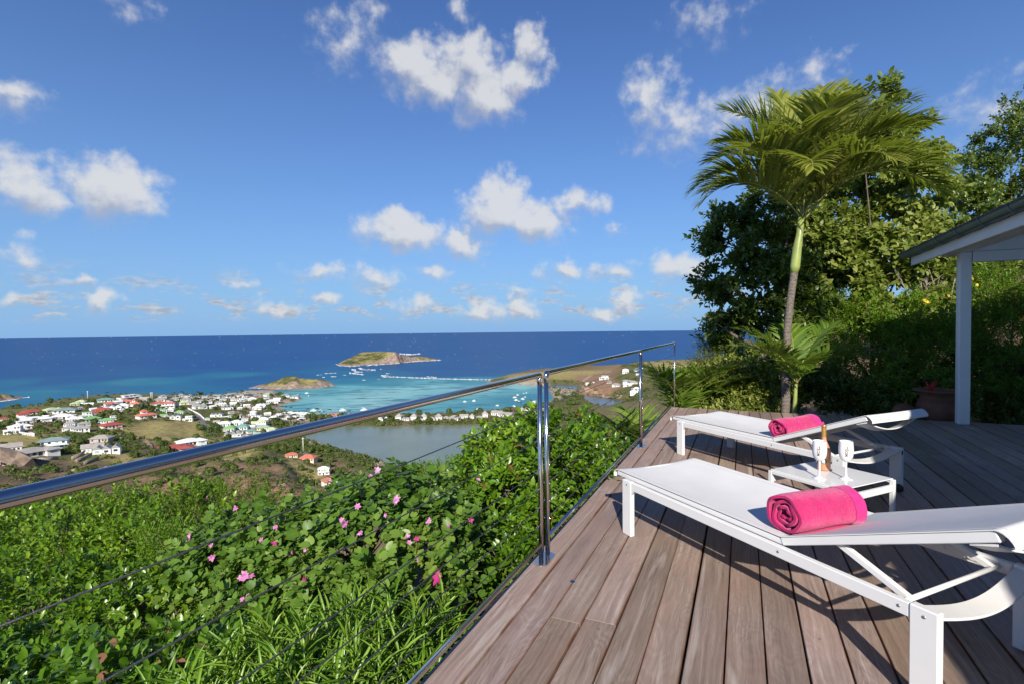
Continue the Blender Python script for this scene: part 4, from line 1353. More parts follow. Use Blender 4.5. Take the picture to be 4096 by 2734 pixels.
def shell(blobs, n, rg, depth=.35, up=-.5, stray=.18):
    """points in the outer layer of a union of ellipsoids, with outward normals"""
    vol = np.array([r[0] * r[1] + r[1] * r[2] + r[0] * r[2] for c, r in blobs]); pr = vol / vol.sum()
    Ps, Ns = [], []
    C_ = np.array([c for c, r in blobs]); Rr = np.array([r for c, r in blobs])
    while sum(map(len, Ps)) < n:
        m = n * 2
        i = rg.choice(len(blobs), m, p=pr)
        d = unit(rg.normal(0, 1, (m, 3)))
        keep = d[:, 2] > up
        i, d = i[keep], d[keep]
        s = 1 - depth * rg.random(len(d)) ** 1.6 + stray * (rg.random(len(d)) < .10) * rg.random(len(d))
        lump = 1 + .10 * np.sin(d[:, 0] * 5 + i) * np.sin(d[:, 1] * 6 - i) + .08 * np.sin(d[:, 2] * 9 + i * 2)
        p = C_[i] + d * Rr[i] * (s * lump)[:, None]
        inside = np.zeros(len(p), bool)
        for k in range(len(blobs)):
            q = (((p - C_[k]) / Rr[k]) ** 2).sum(1)
            inside |= (q < .55) & (i != k)
        p, d2 = p[~inside], unit(d[~inside] / Rr[i[~inside]])
        Ps.append(p); Ns.append(d2)
    return np.concatenate(Ps)[:n], np.concatenate(Ns)[:n]
def leaf_parts(root, P, D, N, L, W, tmpl, mat, count):
    """the leaves that show largest become objects of their own; returns the mask of the rest"""
    d = np.linalg.norm(P - CAM, axis=1)
    vx = (P - CAM) @ cR / ((P - CAM) @ cF); vy = (P - CAM) @ cU / ((P - CAM) @ cF)
    score = L / d * ((abs(vx) < 1.0) & (vy > -.667))
    cell = {}
    order = np.argsort(-score)
    pick = []
    for i in order:                       # keep only leaves with nothing picked right in front
        if score[i] <= 0: break
        key = (int(vx[i] * 75), int(vy[i] * 75))
        if key in cell: continue
        cell[key] = 1; pick.append(i)
        if len(pick) >= count: break
    me = np_mesh('leaf', tmpl[0] * np.array([1, 1, 1.]), tmpl[1], mat)
    x, y, z = leaf_basis(D, N)
    o0 = np.array(root.location)
    for i in pick:
        o = bpy.data.objects.new('leaf', me); COL.objects.link(o); o.parent = root
        w, l = W[i] * L[i], L[i]
        p = P[i] - o0
        o.matrix_local = Matrix(((x[i, 0] * w, y[i, 0] * l, z[i, 0] * l, p[0]), (x[i, 1] * w, y[i, 1] * l, z[i, 1] * l, p[1]), (x[i, 2] * w, y[i, 2] * l, z[i, 2] * l, p[2]), (0, 0, 0, 1)))
    rest = np.ones(len(P), bool); rest[pick] = False
    return rest
def shrub(name, label, cat, blobs, n_sp, per, twig, leaf, wid, spread, tmpl, mat, seed, base=None, parts=0, droop=0.0, up_bias=.45, depth=.4, group=None, stems=10, whorl=False, jitter=.25, stem_mat=None, clump=0.0):
    rg = np.random.default_rng(seed)
    if clump:
        nc = max(30, n_sp // 16)
        Cc, Cn = shell(blobs, nc, rg, depth * .8)
        ii = rg.integers(0, nc, n_sp)
        off = unit(rg.normal(0, 1, (n_sp, 3)) + Cn[ii] * .6) * (rg.random(n_sp) ** .5)[:, None]
        P = Cc[ii] + off * (clump * rg.uniform(.6, 1.4, nc))[ii][:, None]; N = unit(off + Cn[ii] * .8)
    else:
        P, N = shell(blobs, n_sp, rg, depth)
    D = unit(N * .7 + np.array([0, 0, up_bias]) + rg.normal(0, .28, P.shape))
    lP, lD, lN, lL = sprigs(P - D * twig * .4, D, per, twig, leaf, spread, rg, droop, jitter, whorl)
    lW = np.full(len(lP), wid) * rg.uniform(.85, 1.15, len(lP))
    c = np.mean([b[0] for b in blobs], axis=0)
    if base is None:
        base = (c[0], c[1], min(b[0][2] - b[1][2] for b in blobs) - .1)
    root = empty(name, tuple(base))
    tag(root, label, cat, group)
    b0 = np.array(base)
    rest = np.ones(len(lP), bool)
    if parts:
        rest = leaf_parts(root, lP, lD, lN, lL, lW, tmpl, mat, parts)
    me = leaves_mesh('foliage', lP[rest] - b0, lD[rest], lN[rest], lL[rest], lW[rest], tmpl, mat)
    tag(link_mesh('foliage', me, root), kind='stuff')
    sm = stem_mat or M['bark']
    mb = MB()
    pick = rg.choice(len(P), min(stems, len(P)), replace=False)
    for i in pick:
        t = P[i] - b0
        mid = t * np.array([.45, .45, .6]) + rg.normal(0, .04, 3) * np.linalg.norm(t)
        h = np.linalg.norm(t)
        mb.tube([(rg.normal(0, .04), rg.normal(0, .04), 0), tuple(mid), tuple(t)], [max(.008, .016 * h), max(.005, .010 * h), .003], 6, False)
    # twig under every few sprigs
    for i in range(0, len(P), max(1, len(P) // 160)):
        a = P[i] - D[i] * twig * .8 - b0; e = P[i] + D[i] * twig * .5 - b0
        mb.tube([tuple(a), tuple(e)], [.004 + .03 * leaf, .002], 4, False)
    mb.build('stem', sm, root)
    return root, P, N
M['bark'] = plain('bark', (.13, .10, .075), .9, 0, .2, .35, 8, .7, 40, .01)
M['pale_bark'] = plain('pale_bark', (.30, .255, .205), .9, 0, .2, .25, 10, .5, 50, .006)
M['green_stem'] = plain('green_stem', (.16, .20, .05), .6, 0, .3, .2, 10)
M['lf_glossy'] = leaf_mat('leaf_glossy', (.042, .105, .006), (.108, .228, .012), (.225, .360, .030), .33, .33, .55, 1.5, (.30, .14, .06), .006)
M['lf_hedge'] = leaf_mat('leaf_hedge', (.054, .125, .005), (.135, .262, .012), (.280, .400, .038), .32, .36, .5, .9)
M['lf_orchid'] = leaf_mat('leaf_orchid_tree', (.050, .115, .012), (.112, .215, .028), (.225, .320, .062), .40, .32, .35, 1.2)
M['lf_oleander'] = leaf_mat('leaf_oleander', (.070, .155, .012), (.140, .275, .020), (.275, .410, .055), .34, .3, .5, 1.5)
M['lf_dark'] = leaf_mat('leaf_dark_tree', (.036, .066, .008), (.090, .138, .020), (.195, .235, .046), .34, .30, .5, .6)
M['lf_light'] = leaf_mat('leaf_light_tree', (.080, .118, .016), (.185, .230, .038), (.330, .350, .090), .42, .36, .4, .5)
M['lf_fine'] = leaf_mat('leaf_fine', (.048, .118, .006), (.115, .228, .012), (.245, .360, .036), .42, .36, .35, .8)
M['lf_palm'] = leaf_mat('leaf_palm', (.095, .125, .012), (.210, .235, .030), (.400, .390, .105), .34, .38, .5, .4)
M['lf_palm_green'] = leaf_mat('leaf_palm_green', (.055, .115, .010), (.125, .215, .022), (.280, .340, .070), .34, .36, .5, .6)
M['pink'] = leaf_mat('pink_petal', (.50, .13, .36), (.66, .25, .52), (.80, .48, .70), .6, .3, .2, 9.0)
M['crimson'] = leaf_mat('crimson_petal', (.36, .02, .14), (.50, .04, .22), (.62, .12, .34), .6, .3, .2, 9.0)
M['yellow'] = leaf_mat('yellow_petal', (.60, .36, .02), (.75, .50, .03), (.85, .66, .10), .6, .3, .2, 9.0)
M['dead_leaf'] = plain('dead_leaf', (.17, .085, .045), .8, 0, .2, .3, 20)

def B_(dx, dy, Y, r):
    return (dpt(dx, dy, Y), np.array(r, float))
# ------------------------------------------------------------------ shrubs below the railing
shrub('hedge_shrub', 'broad bright green shrub mass at the far left below the railing', 'shrub',
      [B_(-160, 1330, 8.0, (1.5, 1.0, .95)), B_(60, 1305, 7.6, (1.4, 1.0, .95)), B_(250, 1290, 7.0, (1.2, 1.0, .80)), B_(410, 1265, 6.4, (.75, .8, .62)), B_(130, 1400, 6.0, (1.3, .7, .6)), B_(340, 1350, 5.6, (.8, .6, .5))],
      5200, 7, .16, .085, .34, .95, T_OVATE, M['lf_hedge'], 11, parts=150, stems=24, depth=.3, clump=.26)
shrub('feathery_shrub', 'fine-leaved green shrub with small yellow flowers behind the orchid shrub', 'shrub',
      [B_(330, 1215, 7.2, (.8, .7, .38)), B_(450, 1210, 6.6, (.55, .6, .40)), B_(540, 1185, 7.2, (.55, .6, .45)), B_(420, 1300, 5.4, (.45, .5, .35))],
      2600, 12, .18, .050, .24, .9, T_TWO, M['lf_fine'], 12, stems=14, depth=.3, clump=.22)
shrub('hedge_shrub', 'round shrub in shade and sun at the left, under the second cable', 'shrub',
      [B_(70, 1505, 4.2, (1.0, .7, .55)), B_(-140, 1480, 4.6, (.8, .7, .6)), B_(300, 1470, 3.9, (.62, .6, .46)), B_(440, 1440, 4.1, (.4, .5, .42))],
      3000, 8, .13, .068, .36, .95, T_OVATE, M['lf_hedge'], 13, parts=250, stems=20, depth=.32, clump=.17)
shrub('glossy_shrub', 'low shrub with glossy oval leaves and brown dead leaves at bottom left', 'shrub',
      [B_(60, 1670, 2.7, (.62, .5, .36)), B_(330, 1640, 2.55, (.48, .45, .34)), B_(560, 1600, 2.6, (.36, .4, .33)), B_(-170, 1640, 3.0, (.6, .5, .4))],
      1500, 8, .12, .070, .40, .9, T_OVATE, M['lf_glossy'], 14, parts=300, stems=16, depth=.4, whorl=False)
orb = [B_(870, 1255, 3.75, (.60, .6, .50)), B_(690, 1275, 3.9, (.50, .55, .44)), B_(560, 1270, 4.1, (.38, .45, .36)), B_(1010, 1260, 3.6, (.28, .4, .38)), B_(760, 1380, 3.4, (.52, .45, .36)), B_(930, 1390, 3.2, (.36, .4, .30)), B_(470, 1290, 4.2, (.25, .4, .25)), B_(610, 1390, 3.6, (.35, .4, .28)), B_(850, 1190, 4.3, (.40, .45, .32)), B_(1000, 1170, 4.2, (.3, .4, .3))]
ORC, oP_, oN_ = shrub('orchid_shrub', 'orchid tree shrub with two-lobed leaves and pink flowers below the railing', 'shrub', orb,
      1650, 8, .24, .057, .72, 1.15, T_BILOBED, M['lf_orchid'], 15, parts=300, droop=.25, stems=34, depth=.45, jitter=.5, stem_mat=M['green_stem'], up_bias=.6)
def front_hit(blobs, dx, dy):
    d = ray(dx * DK, dy * DK); best = None
    for c, r in blobs:
        o = (CAM - c) / r; q = d / r
        A, Bq, Cq = q @ q, 2 * o @ q, o @ o - 1
        disc = Bq * Bq - 4 * A * Cq
        if disc > 0:
            t = (-Bq - math.sqrt(disc)) / (2 * A)
            if t > 0 and (best is None or t < best): best = t
    return None if best is None else CAM + d * best
def petal_flower(rg, size, mat, n=5, name='flower'):
    a = np.arange(n) * 2 * math.pi / n + rg.uniform(0, 6)
    D = np.stack([np.cos(a), np.sin(a), np.full(n, .45) + rg.normal(0, .15, n)], 1)
    N = np.tile(np.array([0, 0, 1.]), (n, 1)) + rg.normal(0, .25, (n, 3))
    return leaves_mesh(name, np.zeros((n, 3)), D, N, size * rg.uniform(.7, 1.2, n), rg.uniform(.42, .62, n), T_OVATE, mat)
_fl = [(865, 1077, 1.25), (850, 1092, 1), (910, 1144, 1.15), (905, 1152, .9), (790, 1200, 1.1), (783, 1192, .8), (565, 1316, 1.35), (553, 1325, 1), (575, 1322, 1), (475, 1143, 1), (437, 1228, 1.1), (430, 1236, .8), (487, 1278, 1.05), (600, 1238, .8), (828, 1222, .9), (820, 1160, .9), (985, 1195, .9), (1090, 1190, 1), (940, 1243, .7), (541, 1165, .9), (485, 1250, .7), (632, 1208, .8), (655, 1190, .7), (760, 1100, .8), (960, 1283, .8), (1030, 1205, .7), (700, 1260, .7), (665, 1268, .8), (935, 1230, .8), (570, 1365, .8), (557, 1372, .7), (1098, 1100, .8), (885, 1180, .7)]
rg = np.random.default_rng(40)
for k, (dx, dy, s) in enumerate(_fl):
    p = front_hit(orb, dx, dy)
    if p is None: p = dpt(dx, dy, 3.9)
    p = p + unit(CAM - p) * .11
    o = link_mesh('flower', petal_flower(rg, .027 * s, M['pink'], 6), ORC)
    o.location = p - np.array(ORC.location)
    o.rotation_euler = (R_(50) + rg.normal(0, .35), 0, rg.normal(0, .5))
for dx, dy, s in ((1006, 1325, 1.35), (1080, 1192, .6), (668, 1265, .6), (630, 1245, .6), (700, 1330, .7), (955, 1235, .6)):
    p = front_hit(orb, dx, dy)
    if p is None: p = dpt(dx, dy, 3.15)
    p = p + unit(CAM - p) * .11
    o = link_mesh('flower', petal_flower(rg, .034 * s, M['crimson']), ORC)
    o.location = p - np.array(ORC.location); o.rotation_euler = (R_(60), rg.normal(0, .3), rg.normal(0, .5))
    o['label'] = 'crimson magenta flower'
# dead leaves caught in the glossy shrub
rg = np.random.default_rng(41)
for dx, dy in ((268, 1470), (245, 1500), (225, 1545), (410, 1512), (455, 1482)):
    p = dpt(dx, dy, 2.3)
    me = leaves_mesh('fallen_leaf', np.zeros((2, 3)), rg.normal(0, 1, (2, 3)) * [1, 1, .2], np.array([[0, -.5, 1], [.2, -.6, 1.]]), np.array([.048, .040]), .4, T_OVATE, M['dead_leaf'])
    tag(link_mesh('fallen_leaf', me, None, p), 'curled brown dead leaves caught on the glossy shrub at bottom left', 'dead leaves', 'brown dead leaves')
shrub('oleander_bush', 'oleander with long narrow light green leaves at bottom centre by the railing', 'shrub',
      [B_(900, 1650, 2.10, (.27, .32, .30)), B_(760, 1640, 2.15, (.28, .32, .32)), B_(620, 1670, 2.15, (.28, .32, .32)), B_(960, 1560, 2.5, (.22, .3, .26)), B_(820, 1560, 2.6, (.28, .3, .28)), B_(470, 1720, 2.1, (.25, .3, .28))],
      520, 13, .20, .135, .085, .85, T_STRAP, M['lf_oleander'], 16, parts=300, stems=30, depth=.6, jitter=.3, up_bias=1.1, stem_mat=M['green_stem'])
grb = [B_(1240, 1111, 4.6, (.46, .6, .48)), B_(1140, 1166, 4.9, (.42, .55, .44)), B_(1330, 1121, 5.6, (.42, .6, .55)), B_(1235, 1256, 4.2, (.30, .4, .38)), B_(1390, 1086, 6.5, (.36, .55, .42)), B_(1330, 1226, 5.2, (.30, .5, .45)), B_(1160, 1286, 4.4, (.34, .45, .34)), B_(1300, 1006, 6.4, (.4, .5, .22))]
shrub('glossy_shrub', 'tall glossy green shrub right behind the closer double railing post', 'shrub', grb,
      2500, 8, .13, .082, .36, .9, T_OVATE, M['lf_glossy'], 17, parts=300, stems=24, depth=.4, clump=.15)
shrub('pale_leaf_shrub', 'lighter leafy shrub top against the pond, left of the double post', 'shrub',
      [B_(1115, 1045, 5.6, (.22, .4, .28)), B_(1180, 1010, 5.8, (.3, .4, .20)), B_(1095, 1105, 5.4, (.22, .4, .26))],
      560, 7, .17, .085, .36, 1.0, T_OVATE, M['lf_hedge'], 18, stems=14, depth=.7, droop=.1)
shrub('yellow_green_shrub', 'yellow-green shrub behind the orchid shrub near the pond', 'shrub',
      [B_(1010, 1130, 7.5, (.7, .6, .40)), B_(1080, 1150, 7.0, (.4, .5, .35))],
      900, 9, .16, .06, .30, .9, T_OVATE, M['lf_fine'], 19, stems=10)
# ------------------------------------------------------------------ palms
def frond(base, az, e0, e1, L, nl, ll, rg, wid=.030, droop=.55, twist=0.0):
    """arrays for one feather frond: rachis points and leaflet strips"""
    n = 26
    az = R_(az)
    e = R_(e0) + (R_(e1) - R_(e0)) * np.linspace(0, 1, n) ** 1.25
    h = np.array([math.sin(az), math.cos(az), 0.0])
    st = L / (n - 1)
    pts = [np.array(base, float)]
    for i in range(n - 1):
        pts.append(pts[-1] + st * (h * math.cos(e[i]) + np.array([0, 0, math.sin(e[i])])))
    pts = np.array(pts)
    side = np.array([math.cos(az), -math.sin(az), 0.0])
    V, F = [], []
    for k in range(nl):
        t = .13 + .87 * (k + .5) / nl
        x = t * (n - 1); i = min(int(x), n - 2); f = x - i
        p = pts[i] * (1 - f) + pts[i + 1] * f
        tg = unit(pts[i + 1] - pts[i]); upv = np.cross(side, tg); upv = upv if upv[2] > 0 else -upv
        prof = (.45 + .55 * math.sin(math.pi * min(1, t * 1.05))) * (1 - .35 * max(0, t - .75) / .25)
        for s in (-1, 1):
            l = ll * prof * rg.uniform(.85, 1.12)
            fw = .35 + .75 * t + rg.normal(0, .08)
            d = unit(tg * fw + side * s * (1 - .35 * t) + upv * (.42 - .15 * t) + rg.normal(0, .07, 3))
            g = np.array([0, 0, -1.0]) * droop * rg.uniform(.6, 1.4)
            q = [p]
            dd = d.copy()
            for m in range(4):
                q.append(q[-1] + unit(dd) * l / 4); dd = unit(dd) + g * (.25 + .22 * m)
            wv = unit(np.cross(d, upv)) 
            w = wid * (.7 + .5 * prof)
            b = len(V)
            for m, ww in enumerate((.35, 1.0, .95, .6, .04)):
                V.append(q[m] + wv * w * ww * .5 + upv * 0.0); V.append(q[m] - wv * w * ww * .5)
            for m in range(4):
                F.append((b + 2 * m, b + 2 * m + 1, b + 2 * m + 3, b + 2 * m + 2))
    return pts, np.array(V), np.array(F)
def palm(name, label, base, trunk_pts, trunk_r, fronds, mat, seed, nl=46, ll=.62, shaft=None, group=None, droop=.55, wid=.030, trunk_mat=None):
    rg = np.random.default_rng(seed)
    root = empty(name, tuple(base)); tag(root, label, 'palm', group)
    b0 = np.array(base)
    if trunk_pts is not None:
        # ringed trunk
        tp = np.array(trunk_pts) - b0
        n = 90
        tt = np.linspace(0, 1, len(tp))
        P = np.stack([np.interp(np.linspace(0, 1, n), tt, tp[:, k]) for k in range(3)], 1)
        r = np.interp(np.linspace(0, 1, n), np.linspace(0, 1, len(trunk_r)), trunk_r) * (1 + .045 * (np.arange(n) % 3 == 0))
        MB().tube([tuple(p) for p in P], list(r), 18).build('trunk', trunk_mat or M['palm_trunk'], root)
    if shaft is not None:
        sp, sr = shaft
        MB().tube([tuple(np.array(p) - b0) for p in sp], sr, 18).build('crownshaft', M['crownshaft'], root)
    for fr in fronds:
        bp = np.array(fr[0])
        pts, V, F = frond(bp, *fr[1:5], nl, ll * (fr[5] if len(fr) > 5 else 1), rg, wid, droop)
        rr_ = list(np.linspace(.017, .003, len(pts)) * (fr[4] / 2.3))
        f = MB().tube([tuple(p - bp) for p in pts], rr_, 6).build('frond', M['frond_stem'], root, tuple(bp - b0))
        me = np_mesh('leaflets', V - bp, F, mat)
        tag(link_mesh('leaflets', me, f), kind='stuff')
    return root
def trunk_mat_():
    t = NT('palm_trunk')
    c = t.coord('Object')
    w = t.n('ShaderNodeTexWave', wave_type='BANDS', bands_direction='Z'); t.l(c, w.inputs[0])
    w.inputs['Scale'].default_value = 14.0; w.inputs['Distortion'].default_value = 4.0; w.inputs['Detail'].default_value = 3
    n = t.noise(c, 30, 4)
    col = t.mix(w.outputs['Fac'], (.055, .044, .036), (.21, .175, .145))
    col = t.mix(t.rng(n, .4, .7, 0, .5), col, (.32, .28, .24))
    return t.done(t.bsdf(col, .85, 0, .2, t.bump(w.outputs['Fac'], .6, .01)))
M['palm_trunk'] = trunk_mat_()
M['crownshaft'] = plain('crownshaft', (.27, .32, .085), .35, 0, .5, .2, 5)
M['frond_stem'] = plain('frond_stem', (.30, .30, .08), .5, 0, .4, .2, 6)
YP = 8.30
pb = dpt(1803, 950, YP)
tp = [dpt(1802, 952, YP), dpt(1803, 860, YP), dpt(1806, 760, YP), dpt(1813, 690, YP), dpt(1822, 626, YP)]
sp = [dpt(1822, 627, YP), dpt(1824, 612, YP), dpt(1828, 575, YP), dpt(1834, 540, YP), dpt(1838, 500, YP)]
hd = dpt(1838, 505, YP)
def fb(dx, dy): return dpt(1838 + dx, 505 + dy, YP)
fr = [(fb(-4, 0), 283, 62, -58, 2.35), (fb(-4, 8), 262, 48, -62, 2.25), (fb(-2, -10), 300, 74, -30, 2.3), (fb(-3, 0), 240, 66, -40, 2.2), (fb(0, -15), 330, 82, 20, 2.25), (fb(2, -15), 35, 84, 25, 2.5), (fb(3, -8), 62, 74, -8, 2.75),
      (fb(3, 0), 82, 64, -42, 2.9), (fb(4, 6), 95, 50, -62, 2.75), (fb(4, -5), 110, 70, -25, 2.6), (fb(2, 8), 135, 52, -60, 2.4), (fb(0, 10), 170, 60, -58, 2.2), (fb(-2, 8), 205, 58, -60, 2.1), (fb(0, 0), 50, 55, -35, 2.5), (fb(0, 0), 320, 58, -35, 2.3), (fb(0, -10), 190, 80, -10, 2.0), (fb(3, 0), 75, 80, 5, 2.6), (fb(0, -18), 350, 86, 45, 2.3), (fb(0, -18), 290, 80, 10, 2.3), (fb(2, -18), 45, 82, 30, 2.6), (fb(2, -12), 95, 72, -5, 2.6), (fb(-2, -12), 270, 72, -20, 2.2), (fb(2, -5), 125, 74, -30, 2.3), (fb(0, -8), 215, 74, -35, 2.1)]
fr = [(f[0] + np.array([.04, 0, .06]), f[1], min(88, f[2] + 4), f[3] + 8, f[4] * (.98 if f[3] > -12 else .90)) for f in fr]
palm('palm_tree', 'tall palm with ringed grey trunk and smooth green crownshaft at the deck end', pb, tp, [.068, .062, .057, .055, .055], fr, M['lf_palm'], 21, nl=62, ll=.80, shaft=(sp, [.057, .072, .068, .054, .042]), droop=.36, wid=.040)
yb = dpt(1822, 955, 8.15)
yt = dpt(1826, 880, 8.15)
fr = [(yt, 285, 72, 5, 1.35), (yt, 300, 60, -10, 1.25), (yt, 70, 72, 15, 1.35), (yt, 90, 58, -15, 1.3), (yt, 20, 78, 20, 1.2), (yt, 250, 66, -5, 1.1), (yt, 120, 60, -25, 1.1), (yt, 340, 70, 0, 1.2), (yt, 200, 62, -30, .9)]
palm('young_palm', 'young palm with a green stem at the foot of the tall palm', yb, [yb, dpt(1824, 915, 8.15), yt], [.035, .030, .022], fr, M['lf_palm_green'], 22, nl=30, ll=.46, droop=.3, wid=.034, trunk_mat=M['crownshaft'])
for (dx, dy, Y, bz, sc, seed, lab) in ((1575, 950, 9.3, -1.0, 1.6, 23, 'clump of arching palm leaves just past the deck corner post'), (1485, 1075, 7.8, -1.4, 1.35, 24, 'clump of arching palm leaves outside the farthest railing panel'), (1650, 950, 10.0, -.8, 1.3, 25, 'small bright palm clump at the left foot of the dark tree')):
    bp = dpt(dx, dy, Y); bp[2] += -.15
    fr = []
    rg = np.random.default_rng(seed)
    for k in range(11):
        az = k * 360 / 11 + rg.uniform(-12, 12)
        fr.append((bp + rg.normal(0, .05, 3), az, rg.uniform(62, 84), rg.uniform(-25, 12), sc * rg.uniform(.85, 1.15)))
    palm('palm_clump', lab, bp, None, None, fr, M['lf_palm_green'], seed, nl=32, ll=.58, droop=.3, wid=.040, group='palm clumps by the railing end')

# ------------------------------------------------------------------ trees and shrubs beyond the deck
def tree(name, label, blobs, base, n_sp, per, twig, leaf, wid, spread, tmpl, mat, seed, limbs=14, trunk_r=.12, depth=.5, droop=.05, up_bias=.35, group=None, bark=None):
    rg = np.random.default_rng(seed)
    # leaf sprays gathered in clumps, so that lit masses and dark gaps alternate
    nc = max(40, n_sp // 22)
    Cc, Cn = shell(blobs, nc, rg, depth, -.9, .30)
    ii = rg.integers(0, nc, n_sp)
    mr = np.mean([r.mean() for c, r in blobs])
    rad_ = mr * rg.uniform(.22, .50, nc)
    off = unit(rg.normal(0, 1, (n_sp, 3)) + Cn[ii] * .5) * (rg.random(n_sp) ** .45)[:, None]
    off[:, 2] *= .7
    P = Cc[ii] + off * rad_[ii][:, None]; N = unit(off + Cn[ii] * .5)
    D = unit(N * .8 + np.array([0, 0, up_bias]) + rg.normal(0, .35, P.shape))
    lP, lD, lN, lL = sprigs(P - D * twig * .4, D, per, twig, leaf, spread, rg, droop, .35)
    root = empty(name, tuple(base)); tag(root, label, 'tree', group)
    b0 = np.array(base)
    me = leaves_mesh('crown', lP - b0, lD, lN, lL, wid * rg.uniform(.85, 1.15, len(lP)), tmpl, mat)
    tag(link_mesh('crown', me, root), kind='stuff')
    top = np.mean([c for c, r in blobs], axis=0) - b0
    mb = MB()
    fork = top * .35; fork[2] = top[2] * .45
    mb.tube([(0, 0, -.2), tuple(fork * .5 + rg.normal(0, .05, 3)), tuple(fork)], [trunk_r, trunk_r * .85, trunk_r * .7], 9, False)
    for c, r in blobs:
        for k in range(max(1, limbs // len(blobs))):
            e = c - b0 + rg.normal(0, .5, 3) * r
            m = (fork + e) / 2 + rg.normal(0, .12, 3)
            mb.tube([tuple(fork), tuple(m), tuple(e)], [trunk_r * .55, trunk_r * .3, .006], 6, False)
    mb.build('trunk', bark or M['bark'], root)
    return root
def Bt(dx, dy, Y, rx, ry=None, dpx=True):
    """crown lobe given by its centre and half-size as seen (photo units)"""
    ry = rx if ry is None else ry
    k = Y / 1174.0
    return (dpt(dx, dy, Y), np.array([rx * k, (rx + ry) / 2 * k, ry * k]))
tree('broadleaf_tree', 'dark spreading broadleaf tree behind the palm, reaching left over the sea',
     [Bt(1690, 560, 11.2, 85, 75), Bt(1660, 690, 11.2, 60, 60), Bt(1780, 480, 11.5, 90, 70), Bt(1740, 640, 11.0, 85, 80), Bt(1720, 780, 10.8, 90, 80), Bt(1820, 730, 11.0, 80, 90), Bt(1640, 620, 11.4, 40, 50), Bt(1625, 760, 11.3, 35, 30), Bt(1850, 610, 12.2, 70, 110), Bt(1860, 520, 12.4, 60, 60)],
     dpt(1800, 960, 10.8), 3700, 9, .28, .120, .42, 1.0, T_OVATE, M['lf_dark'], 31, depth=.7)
tree('light_leaf_tree', 'pale green compound-leaved tree filling the middle behind the palm',
     [Bt(1960, 300, 12.4, 95, 85), Bt(2060, 390, 12.4, 80, 90), Bt(1900, 560, 12.0, 90, 80), Bt(2010, 560, 12.0, 95, 90), Bt(1930, 680, 11.6, 90, 70), Bt(2040, 660, 11.8, 80, 70), Bt(2090, 500, 12.4, 60, 80), Bt(1990, 430, 12.6, 90, 80), Bt(2140, 560, 12.6, 50, 60), Bt(1880, 640, 11.8, 60, 70), Bt(2120, 420, 13.0, 45, 60), Bt(2100, 680, 11.2, 70, 55), Bt(2180, 640, 12.0, 50, 60), Bt(2010, 730, 10.9, 70, 45)],
     dpt(1985, 960, 11.8), 4300, 9, .34, .160, .44, 1.15, T_OVATE, M['lf_light'], 32, depth=.7, droop=.18, trunk_r=.06)
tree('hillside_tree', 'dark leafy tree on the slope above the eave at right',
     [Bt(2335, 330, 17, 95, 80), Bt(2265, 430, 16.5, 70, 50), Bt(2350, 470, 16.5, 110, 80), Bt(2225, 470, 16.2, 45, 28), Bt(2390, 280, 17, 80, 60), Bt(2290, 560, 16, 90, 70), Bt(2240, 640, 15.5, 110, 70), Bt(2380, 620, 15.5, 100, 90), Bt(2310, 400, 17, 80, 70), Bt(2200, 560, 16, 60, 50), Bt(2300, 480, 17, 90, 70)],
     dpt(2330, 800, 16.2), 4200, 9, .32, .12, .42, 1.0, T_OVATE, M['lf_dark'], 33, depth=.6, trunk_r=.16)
shrub('trumpet_bush', 'fine-leaved bright green trumpet bush with yellow flowers left of the white post', 'shrub',
      [Bt(1960, 800, 10.4, 90, 80), Bt(2060, 780, 10.6, 90, 85), Bt(2130, 840, 10.0, 80, 90), Bt(2020, 880, 9.8, 110, 70), Bt(2160, 760, 11.2, 60, 60), Bt(1930, 740, 11.0, 50, 40)],
      3200, 12, .28, .090, .24, .95, T_TWO, M['lf_fine'], 34, stems=20, depth=.5, droop=.15, clump=.36)
TBR, _, _ = shrub('trumpet_bush', 'fine-leaved trumpet bush with yellow flowers right of the white post', 'shrub',
      [Bt(2290, 700, 10.6, 70, 60), Bt(2340, 780, 10.4, 90, 80), Bt(2260, 830, 10.0, 60, 90), Bt(2350, 900, 9.6, 100, 60), Bt(2420, 720, 10.4, 70, 80)],
      2400, 12, .28, .090, .24, .95, T_TWO, M['lf_fine'], 35, stems=20, depth=.5, droop=.15, clump=.36)
rg = np.random.default_rng(44)
for k, (dx, dy) in enumerate([(2240, 655), (2225, 690), (2315, 680), (2330, 672), (2335, 690), (2290, 690), (2230, 640), (2262, 735), (2345, 735), (2120, 690), (2175, 680), (2128, 695), (2065, 780), (2090, 740), (2030, 760), (2300, 760)]):
    p = dpt(dx, dy, 9.75)
    n = 3
    me = petal_flower(rg, .045, M['yellow'], 7)
    o = link_mesh('flower', me, TBR); o.location = p - np.array(TBR.location); o.rotation_euler = (R_(60), 0, rg.normal(0, .6))
shrub('leafy_undergrowth', 'low leafy undergrowth along the deck end, left of the palm', 'shrub',
      [Bt(1610, 900, 9.9, 60, 55), Bt(1690, 880, 9.7, 75, 60), Bt(1760, 900, 9.3, 70, 55), Bt(1700, 950, 9.2, 110, 35)],
      1500, 9, .20, .085, .40, 1.0, T_OVATE, M['lf_light'], 36, stems=16, depth=.5)
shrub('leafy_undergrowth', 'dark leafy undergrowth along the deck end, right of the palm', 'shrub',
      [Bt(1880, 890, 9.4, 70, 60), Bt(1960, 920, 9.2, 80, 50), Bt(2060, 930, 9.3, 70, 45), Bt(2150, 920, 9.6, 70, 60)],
      1500, 9, .20, .080, .40, 1.0, T_OVATE, M['lf_dark'], 37, stems=16, depth=.5)
